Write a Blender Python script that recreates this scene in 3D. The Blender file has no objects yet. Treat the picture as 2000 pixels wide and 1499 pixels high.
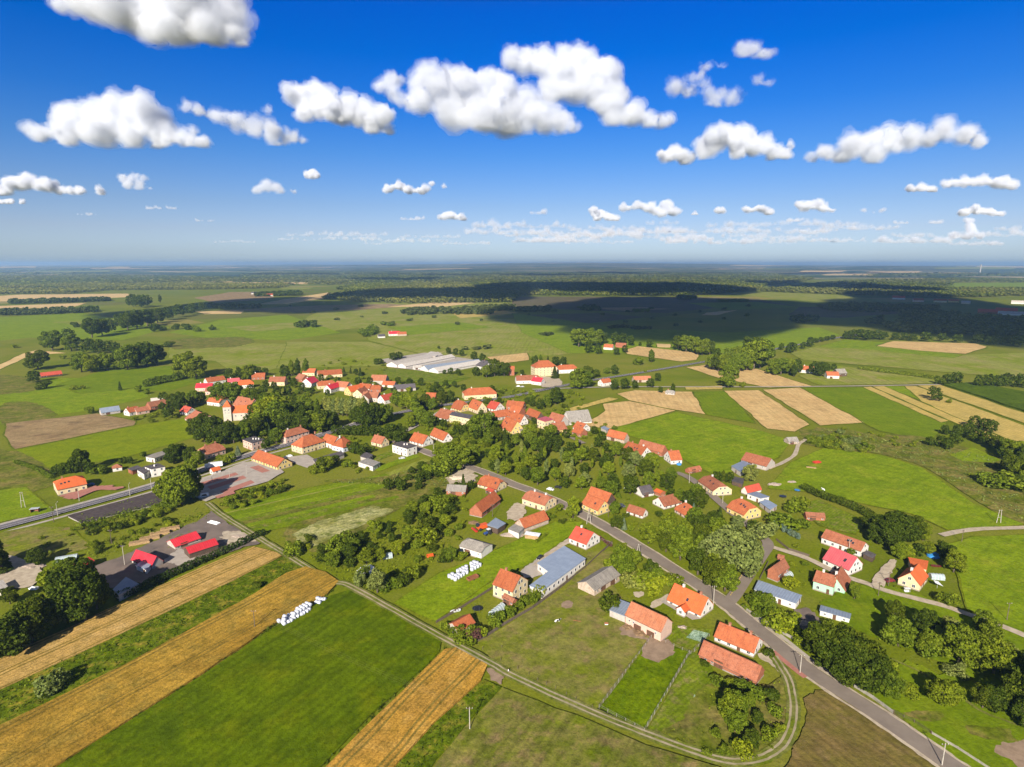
import bpy, bmesh, math, random
import numpy as np
from mathutils import Vector, Matrix, noise
R = math.radians
sc = bpy.context.scene
COL = sc.collection
rnd = random.Random(11)

# ---------------------------------------------------------------- camera
F = 1166.0; CX = 1000.0; CY = 749.5; H = 130.0; P = math.atan((CY - 515.0) / F)
cam = bpy.data.cameras.new('camera'); cam_o = bpy.data.objects.new('camera', cam); COL.objects.link(cam_o)
cam_o.location = (0, 0, H); cam_o.rotation_euler = (R(90) - P, 0, 0)
cam.sensor_width = 36; cam.lens = 36 * F / 2000; cam.clip_end = 120000; cam.clip_start = 1
sc.camera = cam_o
# ---------------------------------------------------------------- sky, sun, exposure
SUN_EL = R(28.5); SHADOW_AZ = R(15)
world = bpy.data.worlds.new('World'); sc.world = world; world.use_nodes = True
nt = world.node_tree; bg = nt.nodes['Background']
sky = nt.nodes.new('ShaderNodeTexSky'); sky.sky_type = 'NISHITA'; sky.sun_disc = False
sky.sun_elevation = SUN_EL; sky.sun_rotation = R(180) + SHADOW_AZ
sky.altitude = 0; sky.air_density = 1.0; sky.dust_density = 0.6; sky.ozone_density = 3.0
SKY_STRENGTH = 0.1
SKY_RAMP = None  #RAMP
tc = nt.nodes.new('ShaderNodeTexCoord'); sp = nt.nodes.new('ShaderNodeSeparateXYZ'); nt.links.new(tc.outputs['Generated'], sp.inputs[0])
cr = nt.nodes.new('ShaderNodeValToRGB'); mr = nt.nodes.new('ShaderNodeMapRange'); mr.inputs['From Max'].default_value = 0.5
nt.links.new(sp.outputs['Z'], mr.inputs['Value']); nt.links.new(mr.outputs[0], cr.inputs[0])
mx = nt.nodes.new('ShaderNodeMix'); mx.data_type = 'RGBA'; mx.blend_type = 'MULTIPLY'; mx.inputs[0].default_value = 1
nt.links.new(sky.outputs[0], mx.inputs[6]); nt.links.new(cr.outputs[0], mx.inputs[7])
nt.links.new(mx.outputs[2], bg.inputs[0]); bg.inputs[1].default_value = SKY_STRENGTH
SKY_STOPS = [(0.0, (0.44, 0.53, 0.78)), (0.016, (0.44, 0.54, 0.80)), (0.102, (0.40, 0.43, 0.61)), (0.179, (0.32, 0.38, 0.55)), (0.327, (0.155, 0.325, 0.58)), (0.45, (0.055, 0.275, 0.62)), (0.593, (0.0012, 0.2373, 0.6603)), (0.704, (0, 0.22, 0.6973)), (0.86, (0.05, 0.14, 0.36)), (1.0, (0.09, 0.15, 0.33))]
el = cr.color_ramp.elements
el[0].position = 0; el[0].color = (*SKY_STOPS[0][1], 1); el[1].position = 1; el[1].color = (*SKY_STOPS[-1][1], 1)
for p_, c_ in SKY_STOPS[1:-1]:
    e_ = el.new(p_); e_.color = (*c_, 1)
sun = bpy.data.lights.new('sun', 'SUN'); sun.energy = 5.0; sun.angle = R(0.53); sun.color = (1, .93, .82)
sun_o = bpy.data.objects.new('sun', sun); COL.objects.link(sun_o)
SUN_DIR = Vector((math.sin(SHADOW_AZ) * math.cos(SUN_EL), math.cos(SHADOW_AZ) * math.cos(SUN_EL), -math.sin(SUN_EL)))
sun_o.rotation_euler = SUN_DIR.to_track_quat('-Z', 'Y').to_euler(); sun_o.location = (0, -300, 600)
sc.view_settings.view_transform = 'Standard'; sc.view_settings.look = 'None'; sc.view_settings.gamma = 1
sc.view_settings.exposure = 1.0
sc.cycles.max_bounces = 10; sc.cycles.diffuse_bounces = 2; sc.cycles.glossy_bounces = 1; sc.cycles.transmission_bounces = 2
sc.cycles.volume_bounces = 8; sc.cycles.use_denoising = True; sc.cycles.caustics_reflective = False

# ---------------------------------------------------------------- pixel rays to ground points
def ray(x, y):
    dx = (x - CX) / F; dy = (CY - y) / F
    return Vector((dx, math.cos(P) + dy * math.sin(P), -math.sin(P) + dy * math.cos(P)))
def at(x, y, z=0.0):
    d = ray(x, y); t = (z - H) / d.z
    return Vector((d.x * t, d.y * t, z))
def pxy(X, Y, Z):
    Z -= H
    zc = Y * math.cos(P) - Z * math.sin(P); u = Y * math.sin(P) + Z * math.cos(P)
    return CX + F * X / zc, CY - F * u / zc
def height_for(pt, y, lo=0.0, hi=60.0):
    for _ in range(40):
        m = (lo + hi) / 2
        if pxy(pt[0], pt[1], m)[1] > y: lo = m
        else: hi = m
    return lo

# ---------------------------------------------------------------- materials
def newmat(name):
    m = bpy.data.materials.new(name); m.use_nodes = True
    n = m.node_tree; b = n.nodes['Principled BSDF']; b.inputs['Roughness'].default_value = .9
    b.inputs['Specular IOR Level'].default_value = .15
    return m, n, b
def N(n, t, **kw):
    x = n.nodes.new(t)
    for k, v in kw.items():
        if isinstance(k, str) and k.startswith('_'): x.inputs[k[1:]].default_value = v
        else: setattr(x, k, v)
    return x
def noise_n(n, vec, scale, detail=3, rough=.55):
    t = n.nodes.new('ShaderNodeTexNoise'); t.inputs['Scale'].default_value = scale; t.inputs['Detail'].default_value = detail; t.inputs['Roughness'].default_value = rough
    if vec is not None: n.links.new(vec, t.inputs['Vector'])
    return t.outputs[0]
def ramp(n, fac, stops):
    r = n.nodes.new('ShaderNodeValToRGB'); e = r.color_ramp.elements
    e[0].position = stops[0][0]; e[0].color = (*stops[0][1], 1); e[1].position = stops[-1][0]; e[1].color = (*stops[-1][1], 1)
    for p, c in stops[1:-1]:
        q = e.new(p); q.color = (*c, 1)
    n.links.new(fac, r.inputs[0]); return r.outputs[0]
def mix(n, fac, a, b, mode='MIX'):
    x = n.nodes.new('ShaderNodeMix'); x.data_type = 'RGBA'; x.blend_type = mode
    for i, v in ((0, fac), (6, a), (7, b)):
        if isinstance(v, (float, int)): x.inputs[i].default_value = v
        elif isinstance(v, tuple): x.inputs[i].default_value = (*v, 1)
        else: n.links.new(v, x.inputs[i])
    return x.outputs[2]
def maprange(n, v, a, b, c=0., d=1.):
    x = n.nodes.new('ShaderNodeMapRange'); x.inputs[1].default_value = a; x.inputs[2].default_value = b; x.inputs[3].default_value = c; x.inputs[4].default_value = d
    n.links.new(v, x.inputs[0]); return x.outputs[0]
def math_n(n, op, a, b=None):
    x = n.nodes.new('ShaderNodeMath'); x.operation = op
    for i, v in ((0, a), (1, b)):
        if v is None: continue
        if isinstance(v, (int, float)): x.inputs[i].default_value = v
        else: n.links.new(v, x.inputs[i])
    return x.outputs[0]
def worldpos(n, rot=0.0, scale=(1, 1, 1)):
    g = n.nodes.new('ShaderNodeNewGeometry'); m = n.nodes.new('ShaderNodeMapping'); m.vector_type = 'TEXTURE'
    m.inputs['Rotation'].default_value = (0, 0, rot); m.inputs['Scale'].default_value = scale
    n.links.new(g.outputs['Position'], m.inputs[0]); return m.outputs[0]

def warm(c):
    if c is None or c[1] <= c[0] or c[2] > .1: return c
    k = c[0] / c[1]; return (c[1] * (.50 + .42 * k), c[1] * 1.05, c[2] * .3)
def field_mat(name, a, b, c=None, patch=25., rot=0., stripe=0., sdepth=.25, stramp=None, tram=0., tramcol=None, grain=.35, fine=.8, streak=0.):
    """crop or meadow: two or three colours in patches, optional rows along rot and tramlines"""
    m, n, bs = newmat(name); a, b, c = warm(a), warm(b), warm(c); bs.inputs['Specular IOR Level'].default_value = .03
    w = worldpos(n); wr = worldpos(n, rot)
    col = ramp(n, noise_n(n, w, 1. / patch, 4, .6), [(.36, a), (.62, b)])
    if c: col = mix(n, maprange(n, noise_n(n, w, 2.2 / patch, 5, .65), .5, .68), col, c)
    if streak:
        ws = worldpos(n, rot, (40., 2.2, 1.)); s = noise_n(n, ws, 1.0, 3)
        col = mix(n, streak, col, ramp(n, s, [(.3, (.45, .45, .45)), (.5, (1, 1, 1)), (.75, (1.5, 1.45, 1.3))]), 'MULTIPLY')
    if stripe:
        sx = n.nodes.new('ShaderNodeSeparateXYZ'); n.links.new(wr, sx.inputs[0])
        wob = math_n(n, 'MULTIPLY', noise_n(n, w, .06, 2), 2.0)
        v = math_n(n, 'SINE', math_n(n, 'MULTIPLY', math_n(n, 'ADD', sx.outputs[1], wob), 2 * math.pi / stripe))
        col = mix(n, sdepth, col, ramp(n, maprange(n, v, -1, 1), [(0, (.5, .52, .45)), (.45, (1, 1, 1)), (1, (1.18, 1.15, 1.1))]), 'MULTIPLY')
    if tram:
        sx = n.nodes.new('ShaderNodeSeparateXYZ'); n.links.new(wr, sx.inputs[0])
        wob = math_n(n, 'MULTIPLY', noise_n(n, w, .02, 2), 5.0)
        f = math_n(n, 'FRACT', math_n(n, 'DIVIDE', math_n(n, 'ADD', sx.outputs[1], wob), tram))
        d1 = math_n(n, 'ABSOLUTE', math_n(n, 'SUBTRACT', f, .5 - .9 / tram)); d2 = math_n(n, 'ABSOLUTE', math_n(n, 'SUBTRACT', f, .5 + .9 / tram))
        d = math_n(n, 'MINIMUM', d1, d2)
        col = mix(n, maprange(n, d, .22 / tram, .5 / tram, .85, 0.), col, tramcol or (.04, .05, .012))
    g = noise_n(n, w, fine, 3, .7); k = noise_n(n, w, fine * .22, 3, .6)
    col = mix(n, grain, col, ramp(n, g, [(.3, (.25, .27, .22)), (.52, (1, 1, 1)), (.75, (1.6, 1.55, 1.4))]), 'MULTIPLY')
    col = mix(n, min(1, grain * 1.1), col, ramp(n, k, [(.3, (.5, .55, .45)), (.5, (1, 1, 1)), (.7, (1.3, 1.25, 1.2))]), 'MULTIPLY')
    col = mix(n, grain, col, ramp(n, noise_n(n, w, .055, 5, .7), [(.3, (.72, .76, .66)), (.5, (1, 1, 1)), (.7, (1.22, 1.16, 1.1))]), 'MULTIPLY')
    n.links.new(col, bs.inputs['Base Color'])
    bp = n.nodes.new('ShaderNodeBump'); bp.inputs['Strength'].default_value = .5; bp.inputs['Distance'].default_value = .5
    n.links.new(g, bp.inputs['Height']); n.links.new(bp.outputs[0], bs.inputs['Normal'])
    return m

def solid(name, a, b=None, scale=.8, rough=.85, metal=0., spec=.2, detail=4, bump=0.):
    m, n, bs = newmat(name); w = worldpos(n)
    if b is None: b = tuple(v * .7 for v in a)
    bs.inputs['Roughness'].default_value = rough; bs.inputs['Metallic'].default_value = metal; bs.inputs['Specular IOR Level'].default_value = spec
    c = ramp(n, noise_n(n, w, scale, detail, .65), [(.33, b), (.6, a)])
    n.links.new(c, bs.inputs['Base Color'])
    if bump:
        bp = n.nodes.new('ShaderNodeBump'); bp.inputs['Distance'].default_value = bump; n.links.new(noise_n(n, w, scale * 4, 3), bp.inputs['Height']); n.links.new(bp.outputs[0], bs.inputs['Normal'])
    return m

# ---------------------------------------------------------------- mesh helpers
def link(name, me, m=None, parent=None, loc=None):
    o = bpy.data.objects.new(name, me); COL.objects.link(o)
    if m is not None and me is not None and not me.materials: me.materials.append(m)
    if parent is not None: o.parent = parent
    if loc is not None: o.location = loc
    return o
def mesh(name, verts, faces, m=None):
    me = bpy.data.meshes.new(name); me.from_pydata([tuple(v) for v in verts], [], faces); me.update()
    if m is not None: me.materials.append(m)
    return me
def mesh_np(name, v, f, m=None):
    """v (n,3), f (k,c) all faces with c corners"""
    me = bpy.data.meshes.new(name); k, c = f.shape
    me.vertices.add(len(v)); me.vertices.foreach_set('co', np.ascontiguousarray(v, dtype=np.float32).ravel())
    me.loops.add(k * c); me.loops.foreach_set('vertex_index', np.ascontiguousarray(f, dtype=np.int32).ravel())
    me.polygons.add(k); me.polygons.foreach_set('loop_start', np.arange(0, k * c, c, dtype=np.int32)); me.polygons.foreach_set('loop_total', np.full(k, c, dtype=np.int32))
    me.update(calc_edges=True)
    if m is not None: me.materials.append(m)
    return me
class MB:
    def __init__(s): s.v = []; s.f = []
    def poly(s, pts):
        i = len(s.v); s.v += [tuple(p) for p in pts]; s.f.append(list(range(i, i + len(pts)))); return s
    def box(s, x0, x1, y0, y1, z0, z1):
        i = len(s.v); s.v += [(x0, y0, z0), (x1, y0, z0), (x1, y1, z0), (x0, y1, z0), (x0, y0, z1), (x1, y0, z1), (x1, y1, z1), (x0, y1, z1)]
        s.f += [[i + a for a in q] for q in ((3, 2, 1, 0), (4, 5, 6, 7), (0, 1, 5, 4), (1, 2, 6, 5), (2, 3, 7, 6), (3, 0, 4, 7))]; return s
    def prism(s, pts, z0, z1):
        i = len(s.v); k = len(pts)
        s.v += [(p[0], p[1], z0) for p in pts] + [(p[0], p[1], z1) for p in pts]
        s.f += [list(range(i + k - 1, i - 1, -1)), list(range(i + k, i + 2 * k))] + [[i + j, i + (j + 1) % k, i + k + (j + 1) % k, i + k + j] for j in range(k)]; return s
    def tube(s, p0, p1, r0, r1, k=8, cap=True):
        p0 = Vector(p0); p1 = Vector(p1); d = (p1 - p0).normalized()
        a = d.orthogonal().normalized(); b = d.cross(a); i = len(s.v)
        for p, r in ((p0, r0), (p1, r1)):
            for j in range(k):
                t = 2 * math.pi * j / k; s.v.append(tuple(p + a * (r * math.cos(t)) + b * (r * math.sin(t))))
        s.f += [[i + j, i + (j + 1) % k, i + k + (j + 1) % k, i + k + j] for j in range(k)]
        if cap: s.f += [list(range(i + k - 1, i - 1, -1)), list(range(i + k, i + 2 * k))]
        return s
    def mesh(s, name, m=None, smooth=False):
        me = mesh(name, s.v, s.f, m)
        if smooth: me.polygons.foreach_set('use_smooth', [True] * len(me.polygons))
        return me
def tag(o, label=None, cat=None, group=None, kind=None):
    if label: o['label'] = label
    if cat: o['category'] = cat
    if group: o['group'] = group
    if kind: o['kind'] = kind
    return o
def area2(p):
    return sum(p[i][0] * p[(i + 1) % len(p)][1] - p[(i + 1) % len(p)][0] * p[i][1] for i in range(len(p)))
def inside(x, y, poly):
    c = False; j = len(poly) - 1
    for i in range(len(poly)):
        xi, yi = poly[i][0], poly[i][1]; xj, yj = poly[j][0], poly[j][1]
        if (yi > y) != (yj > y) and x < (xj - xi) * (y - yi) / (yj - yi) + xi: c = not c
        j = i
    return c
def densify(pts, step, closed=True, wob=0., seed=0):
    out = []; k = len(pts); r = random.Random(seed)
    for i in range(k if closed else k - 1):
        a = pts[i]; b = pts[(i + 1) % k]; L = math.hypot(b[0] - a[0], b[1] - a[1]); m = max(1, min(60, int(L / step)))
        for j in range(m):
            t = j / m; x = a[0] + (b[0] - a[0]) * t; y = a[1] + (b[1] - a[1]) * t
            if wob and j: x += r.uniform(-wob, wob); y += r.uniform(-wob, wob)
            out.append((x, y))
    if not closed: out.append(tuple(pts[-1][:2]))
    return out
# ---------------------------------------------------------------- terrain
def hill(x, y):
    d = math.hypot(x, y); a = math.degrees(math.atan2(x, y))
    if d < 7000: return 0.0
    k = min(1, (d - 7000) / 9000.)
    h = 95 * math.exp(-((a - 4) / 17.) ** 2) + 35 + 55 * noise.fractal(Vector((x / 5200., y / 4000., 3.)), 1., 2., 4)
    return max(-20, h * k)
def build_ground():
    m, n, bs = newmat('meadow_ground'); bs.inputs['Specular IOR Level'].default_value = .03; w = worldpos(n)
    near = ramp(n, noise_n(n, w, 1 / 140., 5, .6), [(.3, (.092, .118, .005)), (.45, (.125, .15, .006)), (.58, (.165, .165, .018)), (.7, (.118, .145, .005))])
    near = mix(n, maprange(n, noise_n(n, w, 1 / 28., 5, .65), .5, .72, 0, .55), near, (.165, .155, .035))
    ws = worldpos(n, .3, (520., 170., 1.)); vo = N(n, 'ShaderNodeTexVoronoi'); n.links.new(ws, vo.inputs['Vector']); vo.inputs['Scale'].default_value = 1
    sx = N(n, 'ShaderNodeSeparateColor'); n.links.new(vo.outputs['Color'], sx.inputs[0])
    far = ramp(n, sx.outputs[0], [(0, (.10, .13, .008)), (.3, (.15, .165, .012)), (.45, (.10, .095, .03)), (.6, (.12, .145, .01)), (.78, (.30, .22, .08)), (.92, (.16, .16, .02)), (1, (.08, .11, .008))])
    far.node.color_ramp.interpolation = 'CONSTANT'
    far = mix(n, .5, far, near)
    wl = worldpos(n, -.2, (1500., 420., 1.)); vo2 = N(n, 'ShaderNodeTexVoronoi'); n.links.new(wl, vo2.inputs['Vector']); vo2.inputs['Scale'].default_value = 1
    s2 = N(n, 'ShaderNodeSeparateColor'); n.links.new(vo2.outputs['Color'], s2.inputs[0])
    vfar = ramp(n, s2.outputs[0], [(0, (.02, .042, .014)), (.5, (.03, .055, .017)), (.56, (.09, .12, .03)), (.66, (.42, .32, .17)), (.76, (.05, .075, .02)), (.9, (.34, .26, .13)), (.96, (.02, .045, .015))])
    vfar.node.color_ramp.interpolation = 'CONSTANT'
    sy = N(n, 'ShaderNodeSeparateXYZ'); n.links.new(w, sy.inputs[0])
    col = mix(n, maprange(n, sy.outputs[1], 1100, 1400), near, far)
    col = mix(n, maprange(n, sy.outputs[1], 4800, 5200), col, vfar)
    g = noise_n(n, w, .8, 3, .7)
    col = mix(n, .4, col, ramp(n, g, [(.3, (.3, .33, .26)), (.52, (1, 1, 1)), (.75, (1.5, 1.45, 1.3))]), 'MULTIPLY')
    n.links.new(col, bs.inputs['Base Color'])
    bp = N(n, 'ShaderNodeBump', _Strength=.5, _Distance=.4); n.links.new(g, bp.inputs['Height']); n.links.new(bp.outputs[0], bs.inputs['Normal'])
    ys = [-900, 0, 60, 120, 200, 300, 450, 700, 1000, 1500, 2200, 3200, 4500, 6000, 7000] + [7000 + 500 * i for i in range(1, 40)] + [28000, 32000, 40000]
    na = 120; v = []; f = []
    for j, y in enumerate(ys):
        half = 1.25 * max(y, 0) + 900
        for i in range(na + 1):
            x = -half + 2 * half * i / na; v.append((x, y, hill(x, y)))
    for j in range(len(ys) - 1):
        for i in range(na):
            a = j * (na + 1) + i; f.append((a, a + 1, a + na + 2, a + na + 1))
    me = mesh('ground', v, f, m); me.polygons.foreach_set('use_smooth', [True] * len(me.polygons))
    tag(link('ground', me), kind='structure')
build_ground()

# ---------------------------------------------------------------- fields
layer = [0.012]
def nextz():
    layer[0] += .005; return layer[0]
def pang(a, b):
    p = at(*a); q = at(*b); return math.atan2(q.y - p.y, q.x - p.x)
LAND = []       # named places used in labels: (name, x, y)
def smooth(pts, k=6):
    out = []; n = len(pts)
    for i in range(n - 1):
        p0 = pts[max(i - 1, 0)]; p1 = pts[i]; p2 = pts[i + 1]; p3 = pts[min(i + 2, n - 1)]
        for j in range(k):
            t = j / k
            out.append(tuple(.5 * (2 * b + (c - a) * t + (2 * a - 5 * b + 4 * c - d) * t * t + (3 * b - a - 3 * c + d) * t ** 3) for a, b, c, d in zip(p0, p1, p2, p3)))
    out.append(tuple(pts[-1])); return out
def offs(path, d):
    out = []; n = len(path)
    for i in range(n):
        a = Vector(path[max(i - 1, 0)]); b = Vector(path[min(i + 1, n - 1)]); t = (b - a)
        t = t.normalized() if t.length else Vector((1, 0)); nn = Vector((-t.y, t.x)); out.append((path[i][0] + nn.x * d, path[i][1] + nn.y * d))
    return out
def ribbon(name, path, o0, o1, m, z, thick=0., wob=0.):
    a = offs(path, o0); b = offs(path, o1)
    if wob:
        r = random.Random(7); a = [(p[0] + r.uniform(-wob, wob), p[1] + r.uniform(-wob, wob)) for p in a]; b = [(p[0] + r.uniform(-wob, wob), p[1] + r.uniform(-wob, wob)) for p in b]
    n = len(path); v = [(p[0], p[1], z) for p in a] + [(p[0], p[1], z) for p in b]
    f = [(i, n + i, n + i + 1, i + 1) for i in range(n - 1)] if o1 < o0 else [(i, i + 1, n + i + 1, n + i) for i in range(n - 1)]
    if thick:
        v += [(p[0], p[1], -.02) for p in a] + [(p[0], p[1], -.02) for p in b]
        f += [(i, i + 1, 2 * n + i + 1, 2 * n + i) for i in range(n - 1)] + [(n + i, n + i + 1, 3 * n + i + 1, 3 * n + i) for i in range(n - 1)]
    return tag(link(name, mesh(name, v, f, m)), kind='structure')
def patch(name, pts, m, h=0., wob=.35, step=6., place=None, kind='structure'):
    w = [at(x, y) for x, y in pts]; w = [(p.x, p.y) for p in w]
    if area2(w) < 0: w = w[::-1]
    d = sum(math.hypot(*p) for p in w) / len(w)
    if name in ('yard', 'bare_patch', 'driveway', 'dark_flat_ground', 'rough_ground', 'rough_grass', 'yard_grass', 'flowering_strip', 'mown_field', 'concrete_pad') or m in (m_rough,):
        w = smooth(w + [w[0]], 5)[:-1]; gx = sum(p[0] for p in w) / len(w); gy = sum(p[1] for p in w) / len(w); sz = max(math.hypot(p[0] - gx, p[1] - gy) for p in w)
        w = densify(w, max(.8, sz / 40)); w = [(gx + (x - gx) * f, gy + (y - gy) * f) for x, y in w for f in (1 + (.26 if sz < 25 else .12) * noise.fractal(Vector((x * 4. / sz, y * 4. / sz, d)), .7, 2.1, 4),)]
        w2 = densify(w, 1.2 if d < 400 else 6, True, .28 if d < 400 else .35 * d / 250., len(pts))
    else: w2 = densify(w, max(step, d * .02), True, wob * max(1, d / 250.), len(pts) + int(d))
    z = nextz()
    mb = MB()
    if h: mb.prism(w2, -.02, h)
    else: mb.poly([(p[0], p[1], z) for p in w2])
    o = link(name, mb.mesh(name, m)); tag(o, kind=kind)
    if name in ('field', 'meadow', 'wheat_field', 'maize_field') and d < 1300:
        r = random.Random(int(d)); pw = w2 + [w2[0]]; q = .35 + d * .0011 * (1.2 if name == 'field' else .8)
        ribbon('field_margin', pw, q * .15, -q, m_margin if name != 'meadow' else m_margin2, z + .0025 if not h else .02, wob=q * .45)
    if place:
        LAND.append((place, sum(p[0] for p in w) / len(w), sum(p[1] for p in w) / len(w)))
    return w2
GRN = (.055, .115, .006); GRN2 = (.085, .155, .008); OLV = (.15, .15, .03); YEL = (.20, .165, .05); TAN = (.46, .30, .125); TAN2 = (.52, .355, .155); STRAW = (.47, .30, .10); GOLD = (.36, .22, .034); GOLD2 = (.26, .175, .032); BRN = (.23, .155, .075)
aW = pang((0, 1351), (535, 1097)); aW3 = pang((740, 1400), (868, 1272)); aG = pang((250, 1410), (650, 1165)); aP = pang((935, 1255), (1130, 1150)); aR = pang((1415, 765), (1500, 838)); aS = pang((1685, 757), (1852, 824)); aH = pang((840, 1499), (980, 1345)); aM = pang((425, 1003), (735, 932))
m_wheat = field_mat('pale_ripe_wheat', (.42, .265, .08), (.37, .235, .07), (.46, .30, .11), 18, aW, 1.6, .3, tram=9.5, tramcol=(.17, .12, .02), grain=.55, fine=1.6)
m_gold = field_mat('golden_ripe_wheat', GOLD, (.25, .15, .022), GOLD2, 22, aW, 2.3, .3, tram=15., tramcol=(.16, .11, .02), grain=.6, fine=1.5)
m_gold3 = field_mat('ochre_wheat', (.42, .23, .035), (.34, .19, .035), (.44, .26, .06), 16, aW3, 1.5, .3, tram=10., tramcol=(.16, .12, .025), grain=.6, fine=1.6)
m_lush = field_mat('lush_grass', (.040, .092, .0015), (.064, .115, .0015), (.098, .118, .002), 26, aG, 3.2, .2, grain=.45, streak=.3)
m_padd = field_mat('paddock_grass', (.052, .125, .003), (.085, .15, .003), (.12, .16, .006), 6, aG, 2.2, .15, grain=.55)
m_green = field_mat('bright_meadow', (.098, .178, .014), (.135, .205, .018), (.195, .21, .04), 32, aM, 4., .1, grain=.4, streak=.14)
m_green2 = field_mat('striped_green_crop', (.078, .145, .010), (.105, .17, .014), (.14, .17, .025), 30, aR, 3., .14, grain=.3)
m_olive = field_mat('grazed_pasture', (.135, .145, .026), (.18, .165, .042), (.20, .15, .06), 16, aP, 3.5, .12, grain=.42, streak=.25)
m_hay = field_mat('mown_hay_meadow', (.10, .125, .018), (.17, .15, .04), (.20, .145, .06), 14, aH, 4.2, .22, grain=.5, streak=.5)
m_rough = field_mat('rough_dry_grass', (.10, .12, .022), (.175, .145, .04), (.075, .10, .018), 12, aR, grain=.6, fine=.6)
m_tan = field_mat('cut_grain_stubble', TAN, TAN2, (.40, .26, .11), 30, aR, 5., .13, grain=.3, streak=.2)
m_tanp = field_mat('pale_stubble', TAN2, (.56, .40, .19), TAN, 40, aM, 6., .2, grain=.25, streak=.25)
m_yel = field_mat('yellow_grain', (.43, .31, .085), (.37, .28, .08), (.48, .34, .10), 30, aS, 4., .2, grain=.3)
m_plough = field_mat('ploughed_soil', BRN, (.30, .21, .105), (.17, .11, .06), 30, aM, 3., .3, grain=.35, streak=.3)
m_corn = field_mat('maize', (.035, .085, .010), (.05, .105, .012), None, 20, aS, 2.2, .35, grain=.6)
m_pale = field_mat('pale_grass', (.22, .22, .05), (.165, .185, .03), (.26, .22, .075), 60, aR, 7., .15, grain=.3, streak=.3)
m_brownf = field_mat('mown_brown_field', (.150, .105, .034), (.135, .110, .024), (.18, .125, .05), 12, aH + 1.0, 2.6, .25, grain=.35, streak=.3)
m_soil = solid('bare_soil', (.27, .19, .125), (.19, .13, .085), .4, bump=.05)
m_dirt = solid('gravel', (.42, .345, .25), (.30, .24, .17), .5, bump=.04)
m_yard = solid('dark_yard_dirt', (.17, .13, .105), (.115, .09, .075), .12, bump=.04)
m_cob = solid('pale_paving', (.36, .31, .26), (.29, .25, .21), .3)
m_redp = solid('red_paving', (.36, .15, .11), (.28, .12, .09), .8)
m_asph = solid('worn_asphalt', (.205, .165, .13), (.165, .132, .105), .12, detail=6)
m_asphd = solid('main_road_asphalt', (.125, .11, .115), (.10, .09, .095), .1, detail=6)
m_line = solid('road_paint', (.75, .75, .72), (.6, .6, .58), 1.)
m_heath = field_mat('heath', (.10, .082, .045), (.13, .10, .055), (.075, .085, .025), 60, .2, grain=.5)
m_garden = field_mat('vegetable_garden', (.075, .14, .012), (.13, .165, .03), (.20, .17, .06), 7, aP, 1.4, .3, grain=.5)
m_weed = field_mat('tall_weeds', (.055, .11, .008), (.09, .13, .014), (.17, .14, .02), 10, aW, grain=.8, fine=1.)
m_cream = field_mat('flowering_weeds', (.17, .17, .04), (.40, .38, .17), (.09, .12, .02), 14, aM, 3., .3, grain=.6, fine=1.)
m_cab = field_mat('blue_green_cabbage', (.16, .24, .15), (.28, .38, .28), None, 2., 0, grain=.8, fine=2.)

m_margin = field_mat('grassy_margin', (.07, .10, .008), (.10, .125, .012), (.15, .14, .03), 8, grain=.7); m_margin2 = field_mat('dry_margin', (.115, .135, .012), (.15, .155, .025), (.09, .115, .01), 9, grain=.6)
# far meadow tones
patch('meadow', [(640, 600), (760, 588), (1020, 592), (1010, 612), (930, 625), (700, 640), (560, 660), (600, 620)], m_pale)
patch('meadow', [(700, 640), (930, 622), (1020, 625), (1090, 650), (1120, 690), (960, 710), (820, 690), (720, 665)], m_pale)
patch('meadow', [(430, 625), (560, 615), (665, 650), (560, 665), (400, 660), (330, 650)], m_green)
patch('meadow', [(560, 668), (720, 668), (830, 695), (740, 715), (540, 720)], m_pale)
patch('meadow', [(0, 745), (90, 738), (260, 740), (290, 775), (190, 800), (100, 812), (0, 828), (-120, 830), (-120, 760)], m_green, place='the bright meadow')
patch('meadow', [(110, 752), (200, 725), (330, 715), (420, 735), (330, 765), (250, 760), (160, 770)], m_green2)
patch('rough_ground', [(0, 790), (60, 785), (110, 812), (60, 825), (0, 828)], m_rough)
patch('rough_ground', [(-50, 738), (60, 735), (85, 752), (40, 768), (-50, 770)], m_rough)
patch('meadow', [(0, 620), (160, 612), (330, 640), (240, 665), (60, 660), (-150, 680), (-150, 625)], m_green)
patch('meadow', [(330, 668), (560, 672), (540, 720), (470, 735), (420, 705), (330, 700)], m_pale)
patch('field', [(335, 664), (480, 660), (470, 676), (340, 682)], m_rough)
patch('field', [(-50, 724), (0, 712), (45, 691), (72, 684), (130, 690), (62, 694), (0, 722), (-50, 736)], m_tanp)
patch('field', [(-120, 585), (40, 576), (250, 574), (260, 580), (150, 586), (-120, 592)], m_tanp)
patch('field', [(-120, 606), (0, 598), (170, 592), (130, 605), (0, 613), (-120, 616)], m_tanp)
patch('field', [(380, 609), (480, 606), (470, 613), (400, 614)], m_tanp)
patch('field', [(500, 595), (560, 584), (640, 572), (660, 580), (560, 594)], m_tanp)
patch('field', [(440, 606), (620, 597), (760, 594), (820, 597), (700, 606), (560, 611)], m_plough)
patch('field', [(380, 582), (450, 571), (560, 570), (520, 586), (420, 592)], m_plough)
patch('field', [(755, 600), (850, 590), (930, 592), (860, 600)], m_tanp)
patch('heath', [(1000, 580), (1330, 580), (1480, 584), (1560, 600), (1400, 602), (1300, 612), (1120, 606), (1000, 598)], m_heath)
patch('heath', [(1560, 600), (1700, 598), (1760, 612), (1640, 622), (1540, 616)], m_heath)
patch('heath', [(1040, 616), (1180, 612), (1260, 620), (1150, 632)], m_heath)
patch('field', [(1150, 602), (1250, 600), (1310, 604), (1220, 608)], m_plough)
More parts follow.
